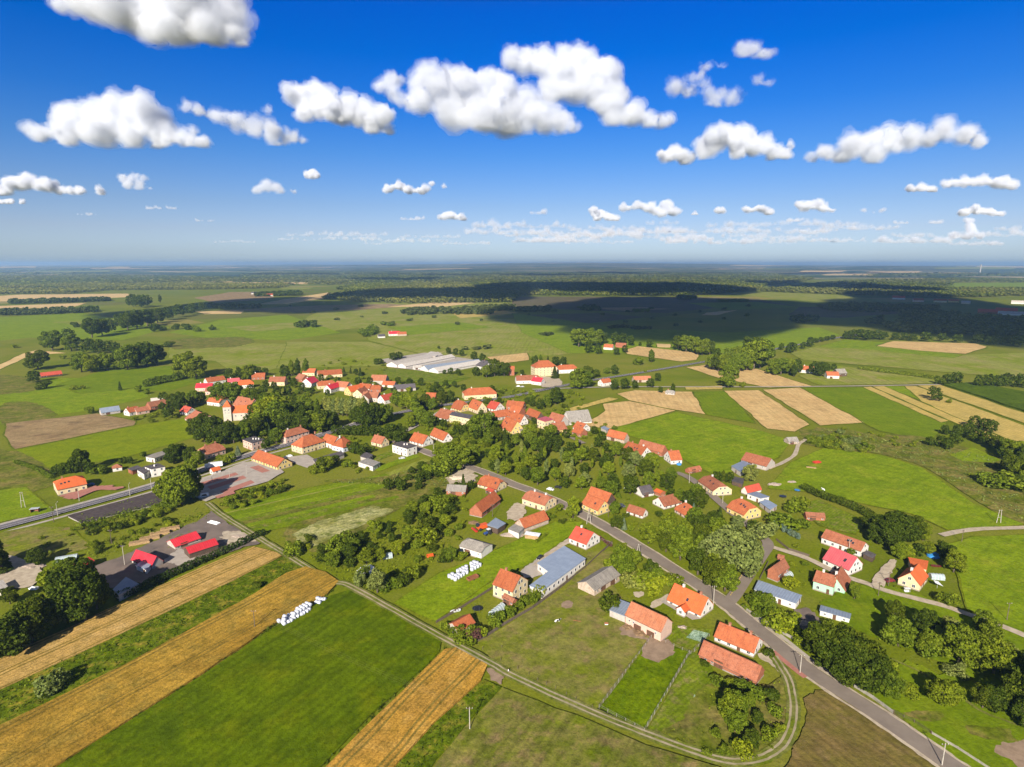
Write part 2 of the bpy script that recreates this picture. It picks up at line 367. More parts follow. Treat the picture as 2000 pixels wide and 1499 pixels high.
patch('field', [(1380, 611), (1440, 606), (1400, 616), (1370, 616)], m_tanp)
patch('meadow', [(1430, 572), (1500, 571), (1640, 577), (1740, 588), (1660, 593), (1500, 583)], m_pale)
patch('meadow', [(1340, 592), (1480, 590), (1560, 600), (1420, 606)], m_green)
patch('field', [(100, 630), (260, 622), (330, 628), (200, 640)], m_pale)
patch('field', [(440, 640), (600, 628), (650, 634), (500, 648)], m_pale)
patch('field', [(880, 612), (980, 606), (1010, 612), (900, 622)], m_yel)
patch('meadow', [(760, 640), (900, 630), (960, 640), (800, 655)], m_green)
patch('meadow', [(1850, 560), (1960, 556), (2150, 553), (2150, 575), (1990, 572)], m_green)
patch('meadow', [(1000, 612), (1200, 640), (1420, 650), (1600, 640), (1640, 655), (1480, 690), (1250, 690), (1110, 690), (1020, 650)], m_green)
# ploughed and mown fields by the main road
patch('field', [(12, 828), (190, 808), (265, 823), (262, 831), (30, 878), (8, 850)], m_plough, place='the ploughed brown field')
patch('meadow', [(32, 880), (265, 832), (380, 815), (398, 850), (230, 898), (98, 915)], field_mat('yellow_green_meadow', (.135, .185, .010), (.165, .185, .014), (.11, .16, .01), 30, aM, 4, .15, grain=.3), place='the yellow green meadow')
patch('rough_ground', [(-60, 890), (28, 882), (100, 918), (95, 950), (0, 985), (-60, 1000)], m_rough)
patch('meadow', [(-60, 965), (50, 952), (105, 1000), (0, 1020), (-60, 1030)], m_green, place='the clover meadow')
patch('meadow', [(-100, 1062), (60, 1030), (135, 1030), (180, 1070), (60, 1100), (-100, 1120)], m_olive)
# middle strips
patch('meadow', [(420, 1003), (470, 985), (560, 962), (735, 930), (800, 918), (830, 960), (690, 975), (560, 1030), (465, 1047)], m_green2, place='the green strip field')
patch('rough_ground', [(555, 1040), (640, 990), (690, 975), (800, 940), (860, 960), (770, 1000), (650, 1070), (590, 1075)], m_rough)
_ms = [m_green, m_pale, m_green2, m_green, m_garden, m_green2, m_rough, m_green, m_garden, m_green2]
_fr = [0, .10, .13, .27, .42, .50, .53, .66, .78, .9, 1.]
for _i in range(10):
    _q = [(422 + 48 * t + (740 + 40 * t - 422 - 48 * t) * u, 1001 + 46 * t + (929 + 44 * t - 1001 - 46 * t) * u) for t, u in ((_fr[_i], 0), (_fr[_i + 1], 0), (_fr[_i + 1], .5), (_fr[_i + 1], 1 - .12 * (_i % 3)), (_fr[_i], 1 - .12 * (_i % 3)), (_fr[_i], .5))]
    patch('garden_strip', _q, _ms[_i], wob=.15, step=3)
for _i, (_x, _y) in enumerate(((700, 905), (728, 917), (752, 926), (776, 934))):
    patch('garden_strip', [(_x, _y), (_x + 12, _y + 5), (_x + 92, _y - 24), (_x + 78, _y - 30)], (m_garden, m_green, m_pale, m_green2)[_i], wob=.15, step=3)
for _i, (_x, _y) in enumerate(((770, 1180), (800, 1192), (830, 1204))):
    patch('garden_strip', [(_x, _y), (_x + 14, _y + 6), (_x + 150, _y - 62), (_x + 138, _y - 68)], (m_rough, m_garden, m_green)[_i], wob=.15, step=3)
for _i, (_x, _y) in enumerate(((760, 738), (790, 742), (820, 746), (850, 750))):
    patch('garden_strip', [(_x, _y), (_x + 22, _y + 4), (_x + 70, _y - 12), (_x + 52, _y - 14)], (m_green, m_garden, m_pale, m_green2)[_i], wob=.2, step=4)
patch('flowering_strip', [(572, 1048), (600, 1030), (650, 1012), (700, 998), (730, 990), (766, 998), (740, 1012), (690, 1034), (650, 1052), (615, 1066), (588, 1062)], m_cream, place='the cream flowering weeds')
patch('meadow', [(770, 1180), (860, 1120), (1000, 1062), (1085, 1020), (1140, 1020), (1110, 1050), (1030, 1105), (960, 1135), (850, 1215)], m_green, place='the bale meadow')
patch('rough_ground', [(640, 940), (760, 930), (850, 900), (940, 910), (900, 960), (800, 950)], m_rough)
# right hand fields
patch('field', [(1205, 770), (1240, 763), (1352, 766), (1378, 810), (1318, 801), (1230, 783)], m_tan, place='the stubble field')
patch('field', [(1140, 832), (1182, 803), (1178, 790), (1228, 784), (1320, 803), (1192, 839)], m_tan, place='the trapezoid stubble field')
patch('field', [(1095, 802), (1190, 777), (1208, 780), (1110, 806)], m_yel)
patch('field', [(1355, 766), (1415, 765), (1477, 828), (1380, 811)], m_green2)
patch('field', [(1414, 764), (1482, 763), (1582, 830), (1552, 844), (1498, 838)], m_tan, place='the orange stubble strip')
patch('field', [(1490, 762), (1562, 758), (1692, 826), (1602, 832)], m_tan)
patch('field', [(1566, 758), (1688, 757), (1852, 823), (1820, 862), (1716, 842)], m_green2)
patch('field', [(1686, 757), (1700, 756), (1852, 823), (1838, 826)], m_yel)
patch('field', [(1704, 756), (1728, 755), (1980, 866), (1980, 880), (1905, 845)], m_yel)
patch('field', [(1728, 755), (1766, 755), (1815, 778), (1798, 784)], m_green)
patch('field', [(1767, 755), (1788, 755), (2100, 868), (2100, 900), (1985, 867), (1800, 785)], m_yel, place='the yellow grain strips')
patch('field', [(1792, 754), (1838, 753), (2100, 842), (2100, 862)], m_yel)
patch('maize_field', [(1842, 753), (1900, 750), (2000, 768), (2100, 790), (2100, 838)], m_corn, h=1.8, place='the maize field')
patch('field', [(1340, 718), (1400, 711), (1480, 722), (1562, 748), (1590, 756), (1500, 758), (1400, 738)], m_tan)
patch('field', [(1218, 685), (1245, 677), (1367, 690), (1360, 704), (1330, 707), (1225, 692)], m_tan)
patch('field', [(1282, 672), (1310, 673), (1308, 680), (1284, 679)], m_tanp)
patch('field', [(1338, 757), (1412, 754), (1412, 761), (1340, 762)], m_yel)
patch('field', [(950, 698), (1030, 690), (1034, 704), (970, 712)], m_tan)
patch('meadow', [(1545, 690), (1650, 664), (1720, 672), (1880, 694), (2000, 690), (2120, 700), (2120, 745), (1900, 732), (1700, 715), (1570, 704)], m_pale, place='the pale hay field')
patch('meadow', [(1600, 678), (1650, 664), (1730, 670), (1710, 678), (1880, 694), (1860, 700), (1700, 684)], m_green)
patch('field', [(1712, 676), (1745, 667), (1905, 672), (1928, 678), (1885, 692), (1790, 685)], m_tan)
patch('meadow', [(1560, 735), (1640, 715), (1840, 740), (1820, 750), (1600, 753)], m_pale)
patch('meadow', [(1190, 840), (1320, 806), (1480, 841), (1545, 862), (1520, 895), (1400, 930), (1345, 905), (1296, 872)], m_green, place='the wide green pasture')
patch('rough_ground', [(1556, 862), (1600, 834), (1720, 850), (1830, 862), (1960, 900), (2100, 950), (2100, 1040), (1990, 1022), (1900, 975), (1800, 912), (1700, 885), (1620, 878)], m_rough, place='the rough scrubland')
patch('meadow', [(1500, 955), (1545, 905), (1610, 876), (1720, 890), (1802, 916), (1900, 985), (2000, 1026), (1850, 1036), (1780, 1005), (1580, 962)], m_green, place='the horse pasture')
patch('pond_meadow', [(1855, 890), (1900, 875), (1955, 900), (1940, 905), (1880, 902)], m_green)
patch('meadow', [(1840, 1068), (1900, 1050), (2100, 1043), (2100, 1240), (1990, 1232), (1890, 1192), (1870, 1120)], m_green, place='the corner meadow')
patch('meadow', [(1560, 985), (1600, 978), (1690, 1020), (1670, 1045), (1600, 1028)], m_garden)
patch('yard_grass', [(1690, 1140), (1890, 1200), (2050, 1260), (2050, 1420), (1850, 1300), (1660, 1230), (1600, 1180)], m_green2)
patch('yard_grass', [(1690, 1330), (1800, 1300), (2050, 1420), (2050, 1560), (1960, 1560), (1750, 1395)], m_green2)
patch('bare_patch', [(1765, 1395), (1830, 1392), (1838, 1410), (1800, 1412)], m_rough)
patch('bare_patch', [(1890, 1430), (1960, 1425), (1975, 1445), (1930, 1448)], m_rough)
patch('bare_patch', [(1938, 1462), (2000, 1452), (2060, 1490), (2020, 1512), (1975, 1490)], m_soil)
patch('bare_patch', [(1880, 1420), (1930, 1424), (1985, 1446), (1960, 1450), (1905, 1436)], m_rough)
# foreground
patch('wheat_field', [(-140, 1352), (0, 1289), (110, 1240), (240, 1180), (400, 1108), (495, 1070), (556, 1085), (535, 1097), (400, 1163), (200, 1258), (0, 1351), (-140, 1416)], m_wheat, h=.7, wob=.2, place='the pale wheat strip')
patch('weedy_strip', [(-140, 1416), (0, 1351), (200, 1258), (400, 1163), (556, 1087), (595, 1108), (500, 1160), (400, 1216), (240, 1303), (0, 1420), (-140, 1490)], m_weed, place='the weedy strip')
patch('wheat_field', [(-170, 1510), (0, 1421), (240, 1304), (400, 1217), (500, 1161), (560, 1122), (597, 1110), (635, 1120), (662, 1138), (640, 1162), (545, 1215), (400, 1315), (250, 1410), (110, 1499), (0, 1572), (-170, 1690)], m_gold, h=.8, wob=.25, place='the golden wheat field')
patch('grass_field', [(60, 1535), (110, 1502), (250, 1413), (400, 1318), (545, 1222), (645, 1166), (690, 1152), (760, 1192), (862, 1252), (858, 1276), (800, 1332), (740, 1385), (625, 1503), (580, 1560), (30, 1560)], m_lush, place='the lush grass field')
patch('wheat_field', [(600, 1540), (640, 1499), (740, 1398), (815, 1325), (868, 1272), (890, 1268), (952, 1302), (940, 1330), (850, 1412), (775, 1495), (735, 1540)], m_gold3, h=.75, wob=.2, place='the ochre wheat strip')
patch('weedy_strip', [(735, 1545), (775, 1497), (850, 1414), (945, 1330), (980, 1345), (905, 1425), (850, 1490), (815, 1545)], m_weed, place='the tall weed strip')
patch('bare_patch', [(952, 1312), (975, 1306), (986, 1320), (978, 1337), (962, 1334)], m_soil)
patch('hay_meadow', [(820, 1545), (855, 1490), (905, 1427), (982, 1346), (1160, 1414), (1262, 1459), (1410, 1503), (1380, 1560), (800, 1560)], m_hay, place='the mown hay meadow')
patch('pasture', [(932, 1257), (1040, 1195), (1105, 1155), (1150, 1080), (1230, 1080), (1180, 1120), (1215, 1170), (1190, 1200), (1278, 1246), (1165, 1388), (1080, 1357), (960, 1292)], m_olive, place='the dry pasture')
patch('paddock', [(1274, 1248), (1346, 1276), (1258, 1431), (1170, 1386)], m_padd, place='the fenced green paddock')
patch('bare_patch', [(1270, 1247), (1318, 1264), (1302, 1288), (1275, 1296), (1252, 1284)], m_soil)
patch('garden', [(1350, 1276), (1384, 1292), (1400, 1330), (1340, 1410), (1300, 1445), (1262, 1432)], m_garden, place='the vegetable garden')
patch('cabbage_bed', [(1356, 1360), (1363, 1364), (1328, 1448), (1318, 1450)], m_cab)
patch('garden', [(1318, 1225), (1390, 1232), (1382, 1260), (1372, 1272), (1345, 1270), (1305, 1252)], m_garden)
patch('cabbage_bed', [(1355, 1233), (1385, 1240), (1372, 1258), (1340, 1248)], m_cab)
patch('rough_grass', [(1390, 1330), (1480, 1345), (1530, 1330), (1545, 1390), (1525, 1455), (1470, 1488), (1380, 1478), (1280, 1444), (1330, 1410)], m_rough)
patch('mown_field', [(1530, 1560), (1560, 1440), (1580, 1362), (1622, 1356), (1702, 1402), (1790, 1455), (1900, 1530), (1880, 1570)], m_brownf, place='the brown mown field')
# yards
patch('yard', [(185, 1112), (260, 1080), (330, 1045), (395, 1015), (420, 995), (440, 1015), (470, 1040), (505, 1062), (455, 1078), (340, 1120), (270, 1145), (215, 1152)], m_yard, place='the dark machinery yard')
patch('yard', [(350, 1075), (392, 1090), (350, 1106), (318, 1098)], m_cob)
patch('yard', [(430, 1045), (470, 1040), (500, 1058), (450, 1068)], m_dirt)
patch('yard', [(-60, 1090), (10, 1085), (75, 1110), (60, 1145), (-20, 1160)], m_dirt)
patch('dark_flat_ground', [(880, 925), (915, 918), (930, 935), (905, 948), (872, 942)], m_dirt)
patch('yard', [(988, 1005), (1010, 985), (1028, 998), (1015, 1018), (992, 1016)], m_dirt)
patch('yard', [(1018, 1120), (1056, 1090), (1075, 1095), (1070, 1118), (1035, 1132)], m_cob)
patch('driveway', [(1050, 1098), (1105, 1056), (1120, 1060), (1100, 1070), (1058, 1104)], m_dirt)
patch('driveway', [(1270, 1182), (1330, 1150), (1308, 1170), (1290, 1185), (1278, 1190)], m_dirt)
patch('bare_patch', [(1238, 1160), (1252, 1158), (1258, 1165), (1246, 1170), (1238, 1167)], m_dirt)
patch('bare_patch', [(1097, 1180), (1112, 1176), (1120, 1186), (1106, 1192), (1097, 1188)], m_soil)
patch('bare_patch', [(1210, 1228), (1238, 1232), (1262, 1248), (1240, 1250), (1215, 1242)], m_soil)
patch('concrete_yard', [(1290, 1178), (1306, 1170), (1360, 1198), (1368, 1212), (1352, 1214)], m_cob)
patch('driveway', [(1480, 1285), (1512, 1270), (1540, 1290), (1528, 1318), (1505, 1300)], m_dirt)
patch('driveway', [(1700, 1140), (1738, 1098), (1748, 1108), (1725, 1150)], m_dirt)
patch('yard', [(1545, 1205), (1575, 1190), (1600, 1215), (1590, 1238), (1565, 1230)], m_yard)
patch('car_park', [(378, 972), (395, 935), (425, 926), (475, 905), (520, 900), (555, 924), (525, 942), (498, 950), (462, 958), (402, 982)], m_cob, place='the paved car park')
for q in ([(392, 945), (460, 925), (466, 929), (398, 951)], [(405, 953), (475, 931), (482, 936), (412, 959)], [(430, 962), (490, 940), (498, 945), (440, 968)], [(488, 915), (505, 911), (528, 922), (512, 926)], [(420, 972), (455, 960), (460, 966), (425, 976)]):
    patch('car_park_bays', q, m_redp, wob=0)
patch('car_park', [(560, 895), (600, 890), (625, 905), (600, 916), (570, 905)], m_cob)
patch('driveway', [(122, 972), (150, 962), (200, 950), (235, 955), (225, 960), (190, 960), (150, 976), (128, 978)], m_redp)
patch('farmyard', [(745, 703), (830, 690), (935, 705), (940, 716), (850, 728), (770, 720)], m_cob)
patch('garden_plot', [(740, 720), (860, 730), (920, 738), (860, 748), (760, 745)], m_garden)
patch('yard', [(1050, 740), (1085, 738), (1098, 752), (1060, 758)], m_dirt)

# ---------------------------------------------------------------- roads and tracks
def path_px(pts, k=6): return smooth([tuple(at(*p)[:2]) for p in pts], k)
zr = layer[0] + .02
R1 = path_px([(2060, 1632), (1950, 1560), (1860, 1501), (1800, 1459), (1700, 1391), (1600, 1327), (1557, 1295), (1500, 1248), (1460, 1217), (1415, 1180), (1335, 1127), (1250, 1072), (1190, 1036), (1130, 1003), (1060, 970), (1000, 947), (950, 926), (880, 903), (838, 887), (800, 872), (770, 862)])
ribbon('village_road', R1, 3.1, -3.1, m_asph, zr)
ribbon('road_verge', R1, 4.2, 3.1, m_dirt, zr - .004, wob=.3); ribbon('road_verge', R1, -3.1, -4.0, m_dirt, zr - .004, wob=.3)
R2 = path_px([(1408, 1188), (1430, 1172), (1460, 1128), (1490, 1085), (1500, 1066), (1485, 1048), (1440, 1012), (1400, 978), (1380, 960), (1345, 935), (1320, 925)])
ribbon('side_road', R2, 2.5, -2.5, m_asph, zr + .006)
R2b = path_px([(1490, 1066), (1530, 1078), (1580, 1095), (1640, 1125), (1690, 1142), (1740, 1160), (1830, 1183), (1890, 1203), (1980, 1236), (2100, 1290)])
ribbon('gravel_lane', R2b, 1.7, -1.7, m_dirt, zr + .003, wob=.15)
ribbon('gravel_lane', path_px([(1838, 1048), (1900, 1037), (2000, 1033), (2120, 1028)]), 1.8, -1.8, m_dirt, zr, wob=.15)
ribbon('dirt_track', path_px([(1500, 918), (1530, 905), (1552, 890), (1560, 870), (1575, 860)]), 1.4, -1.4, m_dirt, zr, wob=.2)
sp_ = path_px([(1330, 1148), (1290, 1182)])
R3 = path_px([(-200, 1088), (0, 1033), (150, 993), (310, 948), (480, 893), (600, 860), (690, 832), (760, 812), (850, 795), (985, 778), (1060, 763), (1150, 745), (1240, 731), (1380, 707), (1500, 685), (1640, 660), (1720, 649)])
ribbon('main_road', R3, 3.4, -3.4, m_asphd, zr)
ribbon('road_marking', R3, 3.15, 2.98, m_line, zr + .008); ribbon('road_marking', R3, -2.98, -3.15, m_line, zr + .008); ribbon('road_marking', R3, .08, -.08, m_line, zr + .008)
ribbon('pavement', R3[:40], 7.4, 4.3, m_cob, .12, thick=1); ribbon('pavement', R3[:30], -6.2, -8.2, m_cob, .12, thick=1)
ribbon('lane', path_px([(1040, 762), (1200, 757), (1300, 757), (1500, 757), (1700, 755), (1850, 752), (1900, 750)]), 1.7, -1.7, m_cob, zr)
ribbon('farm_lane', path_px([(760, 858), (800, 840), (835, 820), (870, 800)]), 2.2, -2.2, m_cob, zr)
ribbon('village_road', path_px([(1140, 868), (1100, 848), (1060, 830), (1020, 812)]), 2.2, -2.2, m_asph, zr)
tr = path_px([(405, 985), (440, 1012), (520, 1062), (560, 1086), (640, 1136), (680, 1146), (760, 1190), (860, 1246), (960, 1300), (1010, 1328), (1150, 1392), (1270, 1440), (1380, 1480), (1440, 1492), (1495, 1482), (1535, 1450), (1550, 1395), (1543, 1340), (1528, 1310), (1512, 1285)])
m_rut = solid('track_rut', (.32, .26, .17), (.19, .17, .08), .25); m_mid = field_mat('track_grass', (.10, .125, .025), (.15, .15, .04), None, 8, grain=.5)
ribbon('farm_track', tr, 2.0, -2.0, m_mid, zr - .002, wob=.25)
ribbon('farm_track', tr, 1.15, .5, m_rut, zr + .004, wob=.1); ribbon('farm_track', tr, -.5, -1.15, m_rut, zr + .004, wob=.1)
gp = path_px([(1740, 1290), (1800, 1318), (1870, 1360), (1920, 1395), (2000, 1425)])
ribbon('footpath', gp, .5, -.5, m_mid, zr, wob=.2)
ribbon('pavement', offs(R1[28:50], -5.6), .75, -.75, m_cob, .1, thick=1)
ribbon('brick_apron', R1[31:40], 5.0, 3.1, m_redp, zr + .002)
# ---------------------------------------------------------------- clouds (white vapour volumes)
def volmat(name, dens, col, an):
    m = bpy.data.materials.new(name); m.use_nodes = True; n = m.node_tree; n.nodes.clear()
    o = n.nodes.new('ShaderNodeOutputMaterial'); v = n.nodes.new('ShaderNodeVolumePrincipled')
    v.inputs['Color'].default_value = (*col, 1); v.inputs['Density'].default_value = dens; v.inputs['Anisotropy'].default_value = an
    n.links.new(v.outputs[0], o.inputs['Volume']); return m
VAP = {}
def vapour(d):
    d = float('%.1g' % d)
    if d not in VAP: VAP[d] = volmat('cloud_vapour', d, (.88, .897, .93), 0.0)
    return VAP[d]
cl_r = random.Random(8)
def vnoise(p):
    i = np.floor(p).astype(np.int64); f = p - i; f = f * f * (3 - 2 * f); out = 0
    for dx in (0, 1):
        for dy in (0, 1):
            for dz in (0, 1):
                h = ((i[:, 0] + dx) * 73856093) ^ ((i[:, 1] + dy) * 19349663) ^ ((i[:, 2] + dz) * 83492791); h = (h ^ (h >> 13)) * 1274126177 & 0x7fffffff; h = ((h ^ (h >> 16)) & 0xffff) / 32767.5 - 1
                out = out + h * (f[:, 0] if dx else 1 - f[:, 0]) * (f[:, 1] if dy else 1 - f[:, 1]) * (f[:, 2] if dz else 1 - f[:, 2])
    return out
def fbm(p, o):
    return sum(vnoise(p * 2.03 ** k + k * 7.7) * .5 ** k for k in range(o))
def billow(p, o):
    return sum((1 - np.abs(vnoise(p * 2.1 ** k + k * 5.3)) * 1.6) * .5 ** k for k in range(o)) / 1.6
def hull(balls, k, zb, size, vox, amp, sd, name):
    bm = bmesh.new()
    for c, r_ in balls: bmesh.ops.create_icosphere(bm, subdivisions=2, radius=r_ * k, matrix=Matrix.Translation(c))
    me = bpy.data.meshes.new(name); bm.to_mesh(me); bm.free(); o = bpy.data.objects.new(name, me); COL.objects.link(o)
    m = o.modifiers.new('r', 'REMESH'); m.mode = 'VOXEL'; m.voxel_size = vox
    dg = bpy.context.evaluated_depsgraph_get(); dg.update(); m2 = bpy.data.meshes.new_from_object(o.evaluated_get(dg)); o.modifiers.clear(); o.data = m2; bpy.data.meshes.remove(me)
    n = len(m2.vertices); c = np.empty(n * 3, np.float32); m2.vertices.foreach_get('co', c); c = c.reshape(-1, 3); nn = np.empty(n * 3, np.float32); m2.vertices.foreach_get('normal', nn); nn = nn.reshape(-1, 3)
    p = c.astype(np.float64); f = fbm(p / (size * 1.6) + sd, 3) * 1.1 + .7 * (billow(p / (size * .42) + sd, 4) - .45)
    q = np.where(nn[:, 2] < -.3, .45, 1.)
    c = c + nn * (f * q * size * amp)[:, None]
    low = c[:, 2] < zb; c[low, 2] = zb + (c[low, 2] - zb) * .15
    m2.vertices.foreach_set('co', c.ravel()); m2.materials.clear(); m2.update(); return o
def cloud_from(balls, zb, size, vox, label, dens, group=None, amp=.3):
    """balls: (centre, radius); nested hulls of growing density, roughened by fractal noise, flattened below the base height zb"""
    sd = np.array([cl_r.uniform(0, 50), 0, 0]); o = None
    for k, dk, nm, am in ((1.08, .26, 'cloud', 1.75), (.92, .55, 'core', 1.35), (.68, 1.3, 'core', 1.)) if label != 'overhead' else ((1., .6, 'cloud', 1.2),):
        h = hull(balls, k, zb + (1.08 - k) * size * .3, size, vox * (.75 if k > 1 and label != 'bank' else 1.), amp * am, sd, nm); h.data.materials.append(vapour(dens * dk))
        if o is None: o = h
        else: h.parent = o
    tag(o, kind='structure'); return o
def cloud(blobs, base_y, label, hb=1000., dens=None, depth=1.3, group=None, amp=.3, fluff=5):
    xc = sum(b[0] for b in blobs) / len(blobs); r = ray(xc, base_y); D = (hb - H) / r.z; mpp = D / F; balls = []
    ex = list(blobs); bs_ = sorted(blobs)
    for p, q in zip(bs_, bs_[1:]):
        g = math.hypot(q[0] - p[0], q[1] - p[1]); m = min(p[2], q[2])
        if m * .8 < g < m * 4:
            n = int(g / (m * .7))
            for i in range(1, n): t = i / n; ex.append((p[0] + (q[0] - p[0]) * t, p[1] + (q[1] - p[1]) * t + cl_r.uniform(0, .3) * m, m * cl_r.uniform(.6, .95)))
    for x, y, rp in ex:
        for k in range(fluff):
            rr = rp * (cl_r.uniform(.5, .85) if k else 1.); ox = cl_r.uniform(-.9, .9) * rp if k else 0; oy = cl_r.uniform(-.6, .5) * rp if k else 0
            q = ray(x + ox, y + oy); balls.append((q * (D + (cl_r.uniform(-1, 1) * rp * depth * mpp if k else 0)) + Vector((0, 0, H)), rr * mpp))
    rm = sum(b[2] for b in blobs) / len(blobs)
    return cloud_from(balls, hb, rm * mpp, max(mpp * max(2.0, rm * .085), 6), label, dens or min(.05, 1.1 / (rm * mpp)), group, amp)
cloud([(140, -5, 30), (190, 5, 42), (250, 5, 58), (330, 0, 66), (400, 15, 58), (440, 40, 42), (462, 65, 24), (300, 40, 42), (370, 55, 34), (420, 70, 24), (350, 72, 20), (470, 88, 9)], 92, 'big')
cloud([(75, 258, 20), (110, 252, 26), (150, 240, 34), (185, 220, 32), (220, 208, 26), (255, 222, 34), (290, 240, 32), (200, 255, 34), (260, 265, 30), (325, 258, 22), (360, 270, 20), (392, 282, 14), (130, 265, 22), (310, 278, 20)], 288, 'left')
cloud([(390, 218, 11), (425, 225, 15), (460, 236, 17), (500, 248, 19), (535, 262, 19), (565, 270, 14), (590, 274, 8), (540, 282, 9), (525, 215, 10), (365, 212, 6)], 286, 'wisp', dens=.008, amp=.5)
cloud([(580, 190, 24), (605, 188, 26), (640, 205, 26), (680, 218, 24), (710, 222, 26), (735, 238, 22), (758, 256, 10), (600, 215, 22), (655, 228, 18)], 262, 'c4')
cloud([(760, 165, 20), (780, 190, 20), (840, 170, 34), (890, 165, 38), (945, 165, 36), (985, 180, 36), (1020, 205, 36), (1060, 225, 34), (1095, 242, 24), (1118, 252, 12), (880, 215, 40), (950, 225, 42), (1010, 240, 28), (830, 200, 28)], 262, 'c5')
cloud([(1020, 125, 28), (1060, 120, 30), (1110, 120, 34), (1150, 135, 34), (1180, 150, 26), (1130, 165, 40), (1175, 185, 30), (1200, 215, 28), (1235, 222, 24), (1265, 235, 16), (1300, 240, 9), (1090, 165, 34)], 250, 'c6', hb=1150.)
cloud([(1325, 170, 18), (1345, 180, 14), (1360, 155, 9), (1375, 130, 12), (1400, 188, 18), (1425, 192, 14), (1385, 165, 9), (1405, 128, 8), (1480, 158, 9), (1500, 162, 8), (1395, 205, 8)], 208, 'c7', dens=.007, amp=.6)
cloud([(1455, 100, 14), (1475, 96, 16), (1495, 106, 12)], 116, 'c8', dens=.01, amp=.45)
cloud([(1300, 305, 14), (1322, 300, 16), (1345, 310, 12)], 322, 'c9')
cloud([(1382, 290, 22), (1405, 275, 24), (1425, 265, 20), (1450, 278, 24), (1480, 285, 22), (1510, 297, 17), (1530, 304, 10), (1440, 298, 18), (1545, 286, 6)], 312, 'c10')
cloud([(1585, 308, 8), (1620, 300, 18), (1660, 285, 26), (1700, 278, 24), (1740, 276, 24), (1780, 275, 24), (1815, 272, 18), (1850, 258, 22), (1880, 265, 20), (1905, 275, 12), (1700, 300, 22), (1650, 306, 18)], 318, 'c11', dens=.008)
cloud([(-30, 365, 18), (20, 358, 16), (55, 352, 17), (85, 362, 14), (120, 370, 11), (155, 374, 9), (195, 374, 10), (10, 374, 12)], 382, 'c12')
cloud([(0, 394, 6), (22, 394, 6), (42, 395, 5)], 399, 'c12b')
cloud([(238, 345, 9), (260, 344, 10), (280, 348, 7), (250, 362, 9), (275, 364, 9), (294, 367, 5)], 371, 'c13', dens=.006)
cloud([(500, 370, 10), (522, 364, 11), (545, 370, 10), (575, 374, 7)], 380, 'c14', dens=.006)
cloud([(600, 342, 7), (610, 342, 9), (620, 344, 6)], 351, 'c15'); cloud([(755, 370, 9), (778, 362, 10), (800, 370, 9), (825, 372, 9), (842, 358, 5), (868, 363, 6)], 380, 'c16'); cloud([(862, 424, 7), (880, 419, 9), (900, 425, 8)], 431, 'c17')
cloud([(1158, 412, 8), (1172, 416, 7), (1165, 427, 7), (1190, 425, 8), (1205, 428, 6)], 432, 'c18'); cloud([(1218, 407, 8), (1245, 401, 9), (1270, 405, 10), (1300, 400, 11), (1320, 412, 11), (1290, 418, 9)], 427, 'c19')
cloud([(1400, 411, 7), (1412, 412, 6), (1358, 421, 6)], 419, 'c20'); cloud([(1460, 410, 8), (1480, 407, 9), (1500, 412, 8)], 420, 'c21'); cloud([(1568, 404, 9), (1590, 400, 11), (1612, 406, 9), (1625, 411, 5)], 416, 'c22')
cloud([(1780, 369, 8), (1800, 366, 9), (1822, 370, 7)], 375, 'c23'); cloud([(1850, 360, 10), (1885, 354, 12), (1920, 353, 13), (1955, 358, 12), (1980, 363, 9)], 371, 'c24'); cloud([(1880, 416, 7), (1905, 410, 9), (1935, 414, 8), (1955, 418, 6)], 424, 'c25'); cloud([(1895, 432, 8), (1897, 442, 7), (1860, 460, 8), (1890, 462, 9), (1915, 463, 7)], 468, 'c26', hb=1300., dens=.003)
for i, (x0, x1, y, q) in enumerate(((920, 1110, 440, 7), (1110, 1260, 446, 7), (960, 1200, 458, 6), (1250, 1420, 452, 6), (1380, 1520, 440, 6), (1560, 1640, 450, 6), (620, 740, 466, 4), (1420, 1600, 462, 5), (1740, 1830, 460, 5), (1940, 2000, 446, 6), (530, 620, 468, 3), (780, 900, 462, 4), (280, 350, 406, 4), (380, 420, 431, 3), (150, 190, 419, 3), (1030, 1070, 416, 5), (1680, 1730, 413, 6), (780, 830, 427, 4), (1740, 1780, 434, 5), (1810, 1840, 434, 4), (1000, 1090, 470, 5), (1100, 1240, 474, 4), (1290, 1380, 470, 5), (1500, 1560, 474, 4), (1620, 1700, 470, 5), (1850, 1960, 476, 5), (420, 500, 472, 3), (860, 960, 476, 4), (1260, 1330, 436, 5), (1530, 1570, 430, 4), (700, 760, 476, 3), (940, 1000, 446, 5), (900, 1080, 452, 8), (1080, 1240, 460, 8), (1240, 1420, 464, 8), (1420, 1620, 452, 8), (1600, 1760, 444, 7), (1700, 1860, 470, 7), (1000, 1180, 468, 7), (1180, 1330, 454, 8), (1300, 1480, 472, 7), (1480, 1640, 468, 7), (560, 760, 458, 5), (700, 880, 470, 5), (1860, 2020, 458, 7), (1520, 1680, 436, 7))):
    n = max(3, int((x1 - x0) / (q * 2.2))); cloud([(x0 + (x1 - x0) * (j + .5) / n + cl_r.uniform(-3, 3), y + cl_r.uniform(-1, 1) * q * .5, q * cl_r.uniform(.6, 1.15)) for j in range(n)], y + q * .8, 'bank', dens=.0025 if y > 435 else .006, hb=1100., fluff=2, amp=.45)
